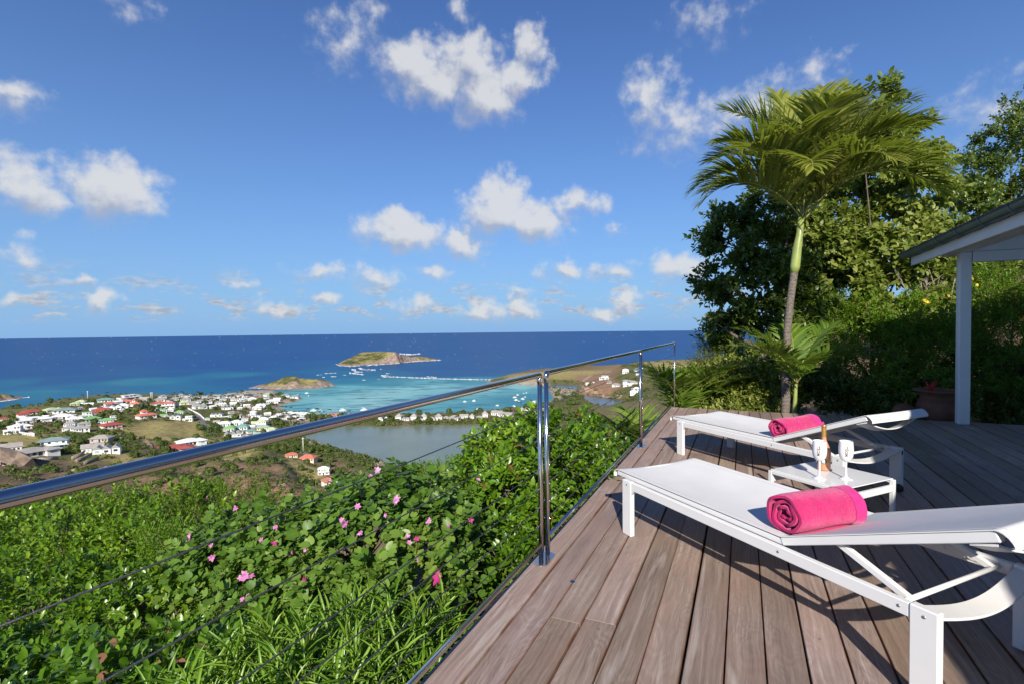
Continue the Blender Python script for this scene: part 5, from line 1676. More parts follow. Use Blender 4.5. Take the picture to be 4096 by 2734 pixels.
shrub('casuarina_shrub', 'wispy dark needle-leaved shrub against the sea beyond the railing end', 'shrub',
      [Bt(1640, 800, 11.5, 35, 30), Bt(1670, 830, 11.2, 50, 45), Bt(1620, 850, 11, 40, 40)],
      700, 12, .28, .07, .12, .7, T_TWO, M['lf_dark'], 38, stems=14, depth=.8)
shrub('leafy_undergrowth', 'dark undergrowth in deep shade right of the white post', 'shrub',
      [Bt(2250, 930, 9.8, 60, 50), Bt(2320, 950, 9.6, 80, 45), Bt(2280, 860, 10.4, 70, 60), Bt(2370, 860, 10.4, 80, 70), Bt(2230, 840, 10.6, 40, 60)],
      1500, 9, .20, .080, .40, 1.0, T_OVATE, M['lf_dark'], 39, stems=16, depth=.5)
# bare pale twigs
mb = MB(); rg = np.random.default_rng(45)
tb = dpt(2140, 800, 10.9)
for k in range(11):
    a = rg.uniform(-1, 1)
    p0 = np.array([rg.normal(0, .18), rg.normal(0, .1), 0]); p1 = p0 + np.array([a * .25, rg.normal(0, .1), .8]); p2 = p1 + np.array([a * .2 + rg.normal(0, .12), 0, .7])
    mb.tube([tuple(p0), tuple((p0 + p1) / 2 + rg.normal(0, .04, 3)), tuple(p1), tuple(p2)], [.022, .018, .013, .005], 5, False)
    for j in range(4):
        q = p1 + (p2 - p1) * rg.random(); mb.tube([tuple(q), tuple(q + np.array([rg.normal(0, .22), rg.normal(0, .1), rg.uniform(.1, .4)]))], [.009, .003], 4, False)
tw = mb.build('bare_shrub', M['pale_bark'], None, tb)
tag(tw, 'leafless shrub of pale upright twigs between the palm and the white post', 'shrub')
# rocks of the bank behind the post
rg = np.random.default_rng(46)
def rock_mesh(seed):
    import bmesh
    bm = bmesh.new(); bmesh.ops.create_icosphere(bm, subdivisions=2, radius=1.0)
    r_ = random.Random(seed)
    for v in bm.verts:
        v.co *= 1 + .18 * math.sin(v.co.x * 4 + seed) * math.cos(v.co.y * 5 + seed * 2) + r_.uniform(-.07, .07)
    me = bpy.data.meshes.new('rock'); bm.to_mesh(me); bm.free(); me.materials.append(M['rock'])
    return me
M['rock'] = plain('rock', (.27, .20, .15), .9, 0, .2, .4, 3, .6, 12, .05)
_rk = [rock_mesh(i) for i in range(4)]
for k in range(9):
    p = np.array([UV(11.5 + rg.uniform(-.6, 2.8), 2.2 + rg.uniform(0, 3.2))[i] for i in range(2)])
    z = float(terrain_z([p[0]], [p[1]])[0])
    o = link_mesh('rock', _rk[k % 4], None, (p[0], p[1], z + .04)); s = rg.uniform(.08, .2)
    o.scale = (s * 1.3, s, s * .75); o.rotation_euler = (0, 0, rg.uniform(0, 6))
    tag(o, 'weathered rock of the bank in shade behind the white post', 'rock', 'rocks of the shaded bank')

# ------------------------------------------------------------------ village: houses
def roofm(name, c):
    return plain('roof_' + name, c, .6, 0, .35, .14, .35, .4, 1.6, .08)
RM = {'red': roofm('red', (.38, .085, .065)), 'salmon': roofm('salmon', (.56, .17, .12)), 'green': roofm('green', (.20, .39, .15)), 'teal': roofm('teal', (.17, .33, .29)), 'slate': roofm('slate', (.22, .29, .28)),
      'white': roofm('white', (.74, .74, .73)), 'grey': roofm('grey', (.31, .31, .30)), 'weathered': roofm('weathered', (.36, .33, .30)), 'dark': roofm('dark', (.16, .165, .175)), 'pale green': roofm('pale_green', (.46, .56, .30)), 'sage': roofm('sage', (.33, .42, .32)), 'terracotta': roofm('terracotta', (.46, .19, .11))}
WM = {'white': plain('render_white', (.72, .71, .69), .8, 0, .2, .07, .5), 'cream': plain('render_cream', (.68, .60, .42), .8, 0, .2, .07, .5), 'stone': plain('render_stone', (.45, .40, .35), .9, 0, .2, .2, .8), 'pink': plain('render_pink', (.62, .44, .38), .8, 0, .2, .1, .5)}
M['pane'] = plain('window_pane', (.035, .05, .06), .12, 0, .6)
M['shutter'] = plain('shutter_blue', (.30, .42, .46), .6)
def hip_roof(mb, x0, x1, y0, y1, z, rise, ov, ridge=None):
    x0 -= ov; x1 += ov; y0 -= ov; y1 += ov
    w, d = x1 - x0, y1 - y0
    cx, cy = (x0 + x1) / 2, (y0 + y1) / 2
    if w >= d:
        rr_ = max(.01, (w - d) / 2) if ridge is None else ridge
        A, Bq = (cx - rr_, cy, z + rise), (cx + rr_, cy, z + rise)
    else:
        rr_ = max(.01, (d - w) / 2) if ridge is None else ridge
        A, Bq = (cx, cy - rr_, z + rise), (cx, cy + rr_, z + rise)
    v = [(x0, y0, z), (x1, y0, z), (x1, y1, z), (x0, y1, z), A, Bq] + [(x0, y0, z - .18), (x1, y0, z - .18), (x1, y1, z - .18), (x0, y1, z - .18)]
    f = [(0, 1, 5, 4), (1, 2, 5), (2, 3, 4, 5), (3, 0, 4)] if w >= d else [(0, 1, 4), (1, 2, 5, 4), (2, 3, 5), (3, 0, 4, 5)]
    mb.add(v, f + [(0, 6, 7, 1), (1, 7, 8, 2), (2, 8, 9, 3), (3, 9, 6, 0), (9, 8, 7, 6)])
def gable_roof(mb, x0, x1, y0, y1, z, rise, ov, along='x'):
    x0 -= ov; x1 += ov; y0 -= ov; y1 += ov
    cx, cy = (x0 + x1) / 2, (y0 + y1) / 2
    if along == 'x':
        v = [(x0, y0, z), (x1, y0, z), (x1, y1, z), (x0, y1, z), (x0, cy, z + rise), (x1, cy, z + rise)]
        f = [(0, 1, 5, 4), (2, 3, 4, 5), (0, 4, 3), (1, 2, 5), (0, 3, 2, 1)]
    else:
        v = [(x0, y0, z), (x1, y0, z), (x1, y1, z), (x0, y1, z), (cx, y0, z + rise), (cx, y1, z + rise)]
        f = [(1, 2, 5, 4), (3, 0, 4, 5), (0, 1, 4), (2, 3, 5), (0, 3, 2, 1)]
    mb.add(v, f)
_hc = {}
def house_meshes(kind, roof, wall):
    key = (kind, roof, wall)
    if key in _hc: return _hc[key]
    W, Rf, wins, doors = MB(), MB(), [], []
    def win(x, z, w=.9, h=1.1, y=-3.0):
        wins.append((x, y, z, w, h))
    if kind == 'hip':
        W.box(-5, 5, -3.2, 3.2, -2.5, 2.7); hip_roof(Rf, -5, 5, -3.2, 3.2, 2.7, 1.9, .7)
        for x in (-3.6, -1.6, 2.2, 3.8): win(x, 1.4, y=-3.2)
        doors.append((.3, -3.2))
    elif kind == 'wide':
        W.box(-5, 3.4, -3, 3, -2.5, 2.6); W.box(1.6, 5, -4.4, 1, -2.5, 2.6); hip_roof(Rf, -5, 3.4, -3, 3, 2.6, 1.9, .6); hip_roof(Rf, 1.6, 5, -4.4, 1, 2.63, 1.35, .5)
        for x in (-4.2, -2.6, -.9): win(x, 1.4, y=-3.0)
        win(3.3, 1.4, 1.4, 1.2, -4.4); doors.append((.6, -3.0))
    elif kind == 'gable':
        W.box(-5, 5, -3, 3, -2.5, 2.6); gable_roof(Rf, -5, 5, -3, 3, 2.6, 2.1, .5)
        W.add([(-5, -3, 2.6), (-5, 3, 2.6), (-5, 0, 4.5), (5, -3, 2.6), (5, 3, 2.6), (5, 0, 4.5)], [(0, 2, 1), (3, 4, 5)])
        for x in (-3.6, -1.8, 2.0, 3.7): win(x, 1.4)
        doors.append((.1, -3.0))
    elif kind == 'gables':
        for i, x in enumerate((-3.4, 0, 3.4)):
            W.box(x - 1.68, x + 1.68, -3 - .5 * (i == 1), 3, -2.5, 2.6); gable_roof(Rf, x - 1.66, x + 1.66, -3 - .5 * (i == 1), 3, 2.6 + .02 * i, 1.7, .12, 'y')
            win(x, 1.4, 1.5, 1.3, -3 - .5 * (i == 1))
        doors.append((1.3, -3.0))
    elif kind == 'two':
        W.box(-4.6, 4.6, -3, 3, -3, 5.2); hip_roof(Rf, -4.6, 4.6, -3, 3, 5.2, 1.7, .6); W.box(-5.2, 5.2, -4.3, -3.0, 2.45, 2.65); W.box(-5.2, -5.0, -4.3, -4.1, -2.5, 2.45); W.box(5.0, 5.2, -4.3, -4.1, -2.5, 2.45)
        for x in (-3.4, -1.2, 1.2, 3.4): win(x, 4.0); 
        for x in (-3.0, 2.8): win(x, 1.3, 1.3, 1.2)
        doors.append((0, -3.0))
    elif kind == 'cottage':
        W.box(-4.2, 4.2, -4, 4, -1, 5.4); hip_roof(Rf, -4.2, 4.2, -4, 4, 5.4, 4.2, .7, .25)
        for x in (-2.2, 2.2): win(x, 4.0, 1.0, 1.3, -4.0); win(x, 1.4, 1.2, 1.4, -4.0)
        doors.append((0, -4.0))
    elif kind == 'flat':
        W.box(-5, 5, -3, 3, -2.5, 2.8); W.box(-2.5, 4.2, -1.2, 2.6, 2.8, 5.2); Rf.box(-5.3, 5.3, -3.3, -1.25, 2.8, 3.05); Rf.box(-2.8, 4.5, -1.6, 2.9, 5.2, 5.45)
        for x in (-3.6, -1.4, 1.0, 3.4): win(x, 1.5, 1.6, 1.5)
        for x in (-1.2, 1.2, 3.2): win(x, 4.1, 1.3, 1.2, -1.2)
        doors.append((-.2, -3.0))
    elif kind == 'tower':
        W.box(-5, 5, -3.2, 3.2, -2.5, 3.0); hip_roof(Rf, -5, 5, -3.2, 3.2, 3.0, 2.2, .6); W.box(-2.6, .4, -1.0, 2.2, 3.0, 6.4); hip_roof(Rf, -2.6, .4, -1.0, 2.2, 6.4, 1.9, .5)
        for x in (-3.6, -1.4, 1.4, 3.6): win(x, 1.6, y=-3.2)
        win(-1.1, 5.7, .9, .8, -1.0); doors.append((.1, -3.2))
    wm = bpy.data.meshes
    res = [W.mesh('wall', WM[wall]), Rf.mesh('roof', RM[roof]), wins, doors]
    _hc[key] = res
    return res
_wc = {}
def win_mesh(w, h, mat):
    k = (w, h, mat)
    if k not in _wc:
        _wc[k] = MB().box(-w / 2, w / 2, -.06, .10, -h / 2, h / 2).mesh('window', M[mat])
    return _wc[k]
ORD = ['first', 'second', 'third', 'fourth', 'fifth', 'sixth', 'seventh', 'eighth', 'ninth', 'tenth', 'eleventh', 'twelfth', 'thirteenth', 'fourteenth', 'fifteenth', 'sixteenth', 'seventeenth', 'eighteenth', 'nineteenth', 'twentieth', 'twenty-first', 'twenty-second', 'twenty-third', 'twenty-fourth', 'twenty-fifth', 'twenty-sixth', 'twenty-seventh', 'twenty-eighth', 'twenty-ninth', 'thirtieth'] + ['thirty-' + w for w in ('first', 'second', 'third', 'fourth', 'fifth', 'sixth', 'seventh', 'eighth', 'ninth')] + ['fortieth'] + ['forty-' + w for w in ('first', 'second', 'third', 'fourth', 'fifth', 'sixth', 'seventh', 'eighth', 'ninth')]
HA = 'hillside village'; HBv = 'beach village'; HP = 'pond shore'; HR = 'far headland slope'; HF = 'hotel row by the pond'
H1 = [(293, 925, 120, 'hip', 'red', 'white', HA), (212, 950, 72, 'gable', 'red', 'white', HA), (30, 985, 60, 'hip', 'red', 'white', HA), (480, 905, 110, 'wide', 'pale green', 'white', HA), (600, 908, 150, 'hip', 'slate', 'white', HA),
    (685, 847, 60, 'hip', 'pale green', 'cream', HA), (745, 828, 66, 'hip', 'pale green', 'white', HA), (965, 812, 112, 'hip', 'teal', 'white', HA), (990, 835, 36, 'hip', 'green', 'white', HA), (940, 905, 125, 'wide', 'red', 'cream', HA), (855, 892, 50, 'gable', 'white', 'white', HA),
    (1030, 885, 140, 'gables', 'white', 'white', HA), (1130, 868, 84, 'hip', 'white', 'white', HA), (1155, 822, 130, 'wide', 'salmon', 'pink', HA), (1240, 855, 86, 'tower', 'salmon', 'white', HA), (1175, 790, 150, 'flat', 'white', 'white', HA), (1260, 772, 60, 'hip', 'grey', 'stone', HA),
    (1340, 962, 140, 'tower', 'salmon', 'white', HA), (1425, 890, 56, 'hip', 'green', 'white', HA), (1478, 908, 84, 'gables', 'green', 'white', HA), (1410, 845, 54, 'hip', 'red', 'white', HA), (1545, 865, 110, 'two', 'salmon', 'white', HA), (1462, 832, 60, 'hip', 'salmon', 'pink', HA),
    (1655, 925, 82, 'wide', 'green', 'white', HBv), (1595, 968, 122, 'gables', 'grey', 'white', HBv), (590, 965, 152, 'wide', 'white', 'white', HA), (690, 992, 112, 'wide', 'white', 'white', HA), (790, 962, 100, 'flat', 'sage', 'white', HA), (842, 992, 112, 'hip', 'green', 'white', HA), (982, 1005, 92, 'hip', 'green', 'white', HA), (1032, 976, 60, 'flat', 'white', 'white', HA),
    (200, 985, 84, 'hip', 'white', 'cream', HA), (332, 992, 184, 'wide', 'white', 'white', HA), (240, 1010, 112, 'hip', 'white', 'white', HA), (180, 1065, 132, 'wide', 'white', 'white', HA), (130, 1100, 112, 'flat', 'white', 'white', HA),
    (645, 1032, 82, 'hip', 'grey', 'white', HA), (770, 1035, 82, 'hip', 'grey', 'cream', HA), (640, 1075, 92, 'hip', 'grey', 'white', HA), (750, 1082, 112, 'wide', 'grey', 'white', HA), (1015, 1052, 142, 'hip', 'red', 'white', HA), (1092, 1062, 46, 'hip', 'red', 'white', HA),
    (935, 1175, 142, 'hip', 'weathered', 'stone', HA), (80, 1265, 152, 'gable', 'weathered', 'white', HA), (300, 1300, 270, 'wide', 'weathered', 'white', HA), (500, 1235, 195, 'two', 'slate', 'white', HA), (850, 1268, 150, 'gable', 'weathered', 'white', HA), (985, 1275, 190, 'gables', 'grey', 'white', HA), (1750, 1200, 215, 'wide', 'white', 'white', HA), (1600, 1262, 290, 'wide', 'red', 'white', HA),
    (1830, 875, 112, 'gables', 'grey', 'white', HBv), (1990, 950, 104, 'gables', 'grey', 'white', HBv), (2080, 875, 92, 'wide', 'grey', 'white', HBv), (2055, 1035, 112, 'hip', 'white', 'white', HBv), (2180, 1020, 122, 'wide', 'white', 'white', HBv), (2110, 1075, 104, 'hip', 'green', 'white', HBv), (2230, 1060, 112, 'hip', 'teal', 'white', HBv), (2302, 1098, 82, 'hip', 'teal', 'white', HBv), (2140, 1128, 152, 'gables', 'grey', 'white', HBv), (1725, 988, 84, 'flat', 'white', 'white', HBv),
    (2240, 800, 70, 'flat', 'white', 'white', HBv), (2312, 798, 62, 'hip', 'white', 'white', HBv), (2320, 945, 72, 'flat', 'white', 'white', HBv)]
H1 += [(x, y, w, k, 'grey', 'white', HBv) for x, y, w, k in ((1470, 806, 100, 'wide'), (1600, 800, 64, 'hip'), (1705, 806, 84, 'hip'), (1765, 800, 62, 'hip'), (1832, 820, 64, 'hip'), (1900, 826, 84, 'wide'), (2005, 834, 66, 'hip'), (2112, 776, 72, 'hip'), (2200, 766, 72, 'hip'), (1795, 850, 60, 'hip'), (2262, 755, 76, 'hip'))]
H1 += [(1692, 836, 72, 'hip', 'pale green', 'cream', HBv)]
H2 = [(150, 695, 62, 'flat', 'white', 'white', HBv), (250, 688, 72, 'hip', 'white', 'white', HBv), (432, 708, 104, 'wide', 'white', 'white', HBv), (342, 745, 104, 'gables', 'white', 'white', HBv), (300, 768, 84, 'hip', 'white', 'white', HBv), (258, 818, 62, 'two', 'white', 'white', HBv), (290, 856, 92, 'gables', 'white', 'white', HBv), (362, 878, 112, 'wide', 'white', 'white', HBv), (452, 860, 84, 'hip', 'white', 'white', HBv), (572, 856, 160, 'gables', 'white', 'white', HBv), (662, 828, 114, 'wide', 'white', 'white', HBv), (732, 832, 92, 'hip', 'white', 'white', HBv), (812, 826, 62, 'hip', 'white', 'white', HBv), (962, 845, 82, 'flat', 'terracotta', 'pink', HBv), (1022, 838, 84, 'hip', 'salmon', 'white', HBv),
    (645, 666, 82, 'hip', 'slate', 'white', HBv), (560, 652, 82, 'wide', 'slate', 'white', HBv), (400, 645, 82, 'hip', 'sage', 'white', HBv), (190, 645, 82, 'hip', 'weathered', 'white', HBv), (50, 655, 92, 'wide', 'weathered', 'white', HBv), (30, 768, 92, 'gables', 'dark', 'white', HBv), (20, 900, 62, 'hip', 'white', 'white', HBv), (115, 910, 122, 'wide', 'white', 'white', HBv),
    (45, 965, 104, 'wide', 'green', 'white', HBv), (165, 950, 112, 'wide', 'teal', 'white', HBv), (340, 925, 104, 'two', 'pale green', 'white', HBv), (240, 980, 72, 'hip', 'teal', 'white', HBv), (350, 956, 114, 'hip', 'sage', 'cream', HBv), (90, 1018, 104, 'gables', 'grey', 'white', HBv), (430, 966, 84, 'hip', 'pale green', 'white', HBv), (190, 1024, 66, 'hip', 'weathered', 'white', HBv)]
H2 += [(x, y, w, k, 'weathered', 'white', HF) for x, y, w, k in ((1598, 862, 76, 'cottage'), (1662, 868, 84, 'hip'), (1733, 862, 76, 'cottage'), (1825, 862, 76, 'cottage'), (1890, 868, 84, 'hip'), (1958, 862, 76, 'cottage'), (2030, 850, 54, 'hip'), (2112, 862, 124, 'wide'), (2190, 846, 92, 'gable'), (2265, 854, 62, 'cottage'), (2330, 850, 64, 'hip'))]
H2 += [(1420, 872, 66, 'flat', 'white', 'white', HF), (1482, 854, 48, 'hip', 'white', 'white', HF)]
H2 += [(608, 1206, 106, 'hip', 'salmon', 'cream', HP), (765, 1242, 152, 'hip', 'salmon', 'cream', HP), (905, 1362, 118, 'two', 'white', 'white', HP), (978, 1452, 176, 'hip', 'terracotta', 'white', HP), (1950, 1362, 240, 'wide', 'salmon', 'white', HP)]
H3 = [(x, y, w, k, 'weathered', 'white', HF) for x, y, w, k in ((205, 836, 72, 'cottage'), (320, 818, 124, 'gable'), (400, 834, 150, 'gable'), (545, 790, 56, 'cottage'), (592, 788, 56, 'cottage'), (634, 788, 56, 'cottage'), (676, 790, 56, 'cottage'), (740, 780, 62, 'hip'))]
H3 += [(1495, 436, 74, 'two', 'white', 'white', HR), (1597, 414, 62, 'wide', 'teal', 'white', HR), (1300, 492, 106, 'flat', 'white', 'white', HR), (1345, 527, 56, 'flat', 'weathered', 'stone', HR), (1145, 537, 42, 'hip', 'white', 'white', HR), (1197, 528, 34, 'hip', 'white', 'white', HR), (1505, 522, 94, 'wide', 'grey', 'white', HR), (1562, 534, 84, 'hip', 'weathered', 'white', HR), (1410, 557, 84, 'hip', 'grey', 'white', HR), (1508, 553, 92, 'wide', 'white', 'white', HR), (1612, 448, 54, 'hip', 'slate', 'white', HR), (1600, 594, 104, 'wide', 'white', 'white', HR), (1570, 624, 84, 'gables', 'white', 'white', HR)]
_ex = [(1500, 780, 'hip', 'grey'), (1560, 815, 'gables', 'weathered'), (1650, 770, 'hip', 'weathered'), (1735, 770, 'wide', 'grey'), (1800, 775, 'hip', 'slate'), (1870, 785, 'gable', 'grey'), (1935, 795, 'hip', 'weathered'), (1990, 780, 'gable', 'slate'), (2050, 800, 'hip', 'slate'), (2160, 800, 'wide', 'weathered'), (1755, 835, 'gable', 'weathered'), (1870, 850, 'wide', 'slate'), (1950, 870, 'gable', 'white'), (2040, 845, 'gables', 'white'), (2140, 840, 'gable', 'white'), (2200, 880, 'hip', 'white'), (2120, 920, 'gable', 'grey'), (2270, 870, 'gables', 'weathered'), (2180, 960, 'gable', 'slate'), (1900, 980, 'hip', 'sage'), (1990, 1010, 'gable', 'weathered'), (1560, 900, 'hip', 'white'), (1620, 860, 'gable', 'white'), (2250, 985, 'gable', 'weathered'),
       (1080, 830, 'gable', 'white'), (1000, 850, 'gable', 'salmon'), (820, 850, 'gable', 'white'), (740, 880, 'hip', 'weathered'), (420, 960, 'gable', 'white'), (540, 1010, 'gable', 'white'), (880, 930, 'gable', 'red'), (1120, 900, 'flat', 'weathered'), (1290, 820, 'hip', 'weathered'), (1330, 800, 'gable', 'weathered'), (1500, 950, 'gable', 'green')]
H1 += [(x, y, 46 + (x * 7 + y) % 26, k, r, 'white', HBv if x > 1450 else HA) for x, y, k, r in _ex]
H2 += [(x, y, 46 + (x * 7 + y) % 26, k, r, 'white', HBv) for x, y, k, r in ((90, 690, 'gable', 'weathered'), (120, 735, 'hip', 'weathered'), (200, 745, 'gable', 'white'), (380, 670, 'gable', 'slate'), (480, 690, 'gable', 'white'), (390, 820, 'gable', 'white'), (480, 830, 'flat', 'white'), (530, 815, 'gable', 'white'), (600, 815, 'hip', 'white'), (880, 838, 'gable', 'white'), (270, 900, 'gable', 'pale green'), (60, 840, 'gable', 'grey'), (240, 940, 'gable', 'white'), (140, 985, 'gable', 'slate'), (290, 1005, 'gable', 'sage'), (700, 868, 'flat', 'white'))]
houses = [(c1(a, b), w, *r) for a, b, w, *r in H1] + [(c2(a, b), w, *r) for a, b, w, *r in H2] + [(c3(a, b), w, *r) for a, b, w, *r in H3]
KN = {'hip': 'hipped', 'wide': 'winged', 'gable': 'gabled', 'gables': 'triple-gabled', 'two': 'two-storey', 'cottage': 'pyramid-roofed', 'flat': 'flat-roofed', 'tower': 'towered'}
WHERE = {HA: 'in the hillside village', HBv: 'in the beach village', HP: 'below the hill by the pond', HR: 'on the far headland slope', HF: 'in the pond hotel row'}
NM = {'hip': 'hipped_house', 'wide': 'winged_house', 'gable': 'gabled_house', 'gables': 'gabled_villa', 'two': 'two_storey_house', 'cottage': 'hotel_cottage', 'flat': 'modern_villa', 'tower': 'towered_house'}
cnt = {}
for h in houses: cnt.setdefault((h[2], h[3], h[4], h[5]), []).append(h[0])
HPOS = []
HSAY = []
rg = np.random.default_rng(50)
for (q, wpx, kind, roof, wall, reg) in houses:
    p = ground_at(q)
    dist = float(np.linalg.norm(p - CAM))
    wid = wpx * .4363 / FPX * dist
    sc = wid / 10.6 * .84
    yaw = -math.atan2(p[0], p[1]) + rg.uniform(-.5, .5)
    same = sorted(cnt[kind, roof, wall, reg])
    base = '%s %s house, %s roof,' % (KN[kind], wall, roof)
    if len(same) == 1:
        lab = base + ' ' + WHERE[reg]
    else:
        lab = '%s %s, %s of these from left' % (base, WHERE[reg], ORD[same.index(q)])
    root = empty(NM[kind], tuple(p), yaw); tag(root, lab, 'house', 'houses ' + WHERE[reg])
    root.scale = (sc, sc, min(sc, 1.15) * 1.05 if kind != 'cottage' else sc)
    wm, rm, wins, doors = house_meshes(kind, roof, wall)
    link_mesh('wall', wm, root); link_mesh('roof', rm, root)
    for i, (x, y, z, w, h) in enumerate(wins):
        link_mesh('window', win_mesh(w, h, 'shutter' if (i + len(HPOS)) % 4 == 3 else 'pane'), root, (x, y, z))
    for x, y in doors:
        link_mesh('door', win_mesh(1.0, 2.0, 'pane'), root, (x, y, 1.0))
    HPOS.append((p[0], p[1], wid))
    HSAY.append('%s%s %s-roofed %s house %s' % ('' if len(same) == 1 else ORD[same.index(q)] + ' ', KN[kind], roof.replace(' ', '-'), wall, WHERE[reg]))
HPOS = np.array(HPOS)
def by_house(objs, what):
    """labels that name the nearest house and the order from the left beside it"""
    near = {}
    for o in objs:
        j = int(np.argmin((HPOS[:, 0] - o.location[0]) ** 2 + (HPOS[:, 1] - o.location[1]) ** 2))
        near.setdefault(j, []).append(o)
    for j, l in near.items():
        l.sort(key=lambda o: math.atan2(o.location[0], o.location[1]))
        for k, o in enumerate(l):
            lb = ('%s by the %s' % (what, HSAY[j])) if len(l) == 1 else ('%s %s from left by the %s' % (ORD[min(k, 48)], what, HSAY[j]))
            o['label'] = lb if len(lb.replace('-', ' - ').split()) <= 16 or len(lb.split()) <= 15 else lb.replace(' from left', '').replace(' in the ', ', ')

# ------------------------------------------------------------------ roads, tracks, walls
M['asphalt'] = plain('asphalt', (.20, .185, .17), .9, 0, .2, .2, .3)
M['dirt'] = plain('dirt_track', (.36, .25, .18), .95, 0, .1, .2, .3)
M['conc'] = plain('white_wall', (.70, .69, .66), .8, 0, .2, .1, .5)
M['stone'] = plain('dry_stone', (.26, .22, .19), .9, 0, .2, .35, 1.2, .5, 3, .1)
def path_pts(spots, step=5.0):
    P = np.array([ground_at(q)[:2] for q in spots])
    out = [P[0]]
    for a, b in zip(P[:-1], P[1:]):
        n = max(1, int(np.linalg.norm(b - a) / step))
        out += [a + (b - a) * (k + 1) / n for k in range(n)]
    return np.array(out)
def road(name, spots, w, mat):
    P = path_pts(spots)
    t = np.gradient(P, axis=0); t = unit(t); nrm = np.stack([-t[:, 1], t[:, 0]], 1)
    a, b = P + nrm * w / 2, P - nrm * w / 2
    V = []
    for pp_ in (a, P, b):
        V.append(np.stack([pp_[:, 0], pp_[:, 1], terrain_z(pp_[:, 0], pp_[:, 1]) + .55], 1))
    n = len(P)
    V = np.concatenate(V); I = np.arange(n - 1)
    F = np.concatenate([np.stack([I, I + 1, n + I + 1, n + I], 1), np.stack([n + I, n + I + 1, 2 * n + I + 1, 2 * n + I], 1)])
    me = np_mesh(name, V, F, mat, True)
    if me.polygons[0].normal.z < 0: me.flip_normals()
    return tag(link_mesh(name, me), kind='structure')
road('village_road', [c1(1730, 885), c1(1790, 930), c1(1840, 980), c1(1890, 1040), c1(1940, 1090), c1(1995, 1135)], 8, M['asphalt'])
road('farm_track', [c1(1270, 1160), c1(1310, 1175), c1(1345, 1205), c1(1355, 1240)], 7, M['dirt'])
road('pond_road', [c2(450, 1130), c2(540, 1138), c2(620, 1150), c2(700, 1170), c2(780, 1195)], 6, M['asphalt'])
road('beach_road', [c2(90, 790), c2(150, 830), c2(210, 840), c2(240, 800), c2(235, 720)], 8, M['dirt'])
road('hill_track', [c3(1370, 425), c3(1260, 445), c3(1180, 460), c3(1120, 500), c3(1095, 520)], 9, M['dirt'])
road('lagoon_road', [c3(1105, 545), c3(1135, 575), c3(1150, 605), c3(1220, 630), c3(1330, 655), c3(1450, 665)], 8, M['dirt'])
road('terrace_track', [c1(400, 930), c1(470, 940), c1(520, 965), c1(560, 985)], 8, M['dirt'])
def wall_line(name, spots, h, th_, mat, label, cat='wall'):
    P = path_pts(spots, 4.0)
    Zt = terrain_z(P[:, 0], P[:, 1])
    t = unit(np.gradient(P, axis=0)); nrm = np.stack([-t[:, 1], t[:, 0]], 1) * th_ / 2
    n = len(P)
    V = np.concatenate([np.column_stack([P + nrm, Zt - 1]), np.column_stack([P - nrm, Zt - 1]), np.column_stack([P - nrm, Zt + h]), np.column_stack([P + nrm, Zt + h])])
    F = []
    for k in range(4):
        a, b = k * n, ((k + 1) % 4) * n
        I = np.arange(n - 1); F.append(np.stack([a + I, a + I + 1, b + I + 1, b + I], 1))
    F.append(np.array([[0, n, 2 * n, 3 * n], [n - 1, 4 * n - 1, 3 * n - 1, 2 * n - 1]]))
    me = np_mesh(name, V, np.concatenate(F), mat)
    tag(link_mesh(name, me), label, cat)
wall_line('boundary_wall', [c1(1722, 880), c1(1760, 900), c1(1840, 945), c1(1870, 975)], 2.2, .8, M['conc'], 'long white wall along the village road')
wall_line('retaining_wall', [c1(660, 1345), c1(740, 1310), c1(770, 1292)], 2.2, .8, M['stone'], 'upper stone retaining wall on the terraced slope')
wall_line('retaining_wall', [c1(700, 1372), c1(790, 1335), c1(840, 1312)], 2.2, .8, M['stone'], 'middle stone retaining wall on the terraced slope')
wall_line('retaining_wall', [c1(770, 1392), c1(850, 1360), c1(900, 1345)], 1.8, .8, M['stone'], 'lowest stone retaining wall on the terraced slope')
wall_line('retaining_wall', [c1(330, 1352), c1(430, 1352), c1(530, 1340)], 2.0, .8, M['stone'], 'stone wall below the grey-roofed house garden at left')
wall_line('boundary_wall', [c1(80, 1105), c1(190, 1112), c1(315, 1130)], 2.4, .8, M['conc'], 'white terrace wall below the leftmost white villas')
wall_line('boundary_wall', [c1(1080, 1145), c1(1140, 1150), c1(1250, 1165)], 1.6, .8, M['conc'], 'low white wall beside the dirt track to the field')

M['pool'] = plain('pool_water', (.10, .42, .55), .1, 0, .5)
for q, lab in ((c1(1718, 972), 'small turquoise swimming pool beside the flat-roofed beach villa'), (c1(2048, 950), 'turquoise swimming pool beside the grey triple-gabled house'), (c1(560, 1255), 'swimming pool behind the two-storey slate-roofed house')):
    p = ground_at(q); r0 = empty('swimming_pool', tuple(p), -math.atan2(p[0], p[1])); tag(r0, lab, 'pool')
    MB().box(-5, 5, -2.5, 2.5, -.5, .75).build('pool_deck', M['conc'], r0); MB().box(-4.3, 4.3, -1.9, 1.9, .5, .80).build('water', M['pool'], r0)
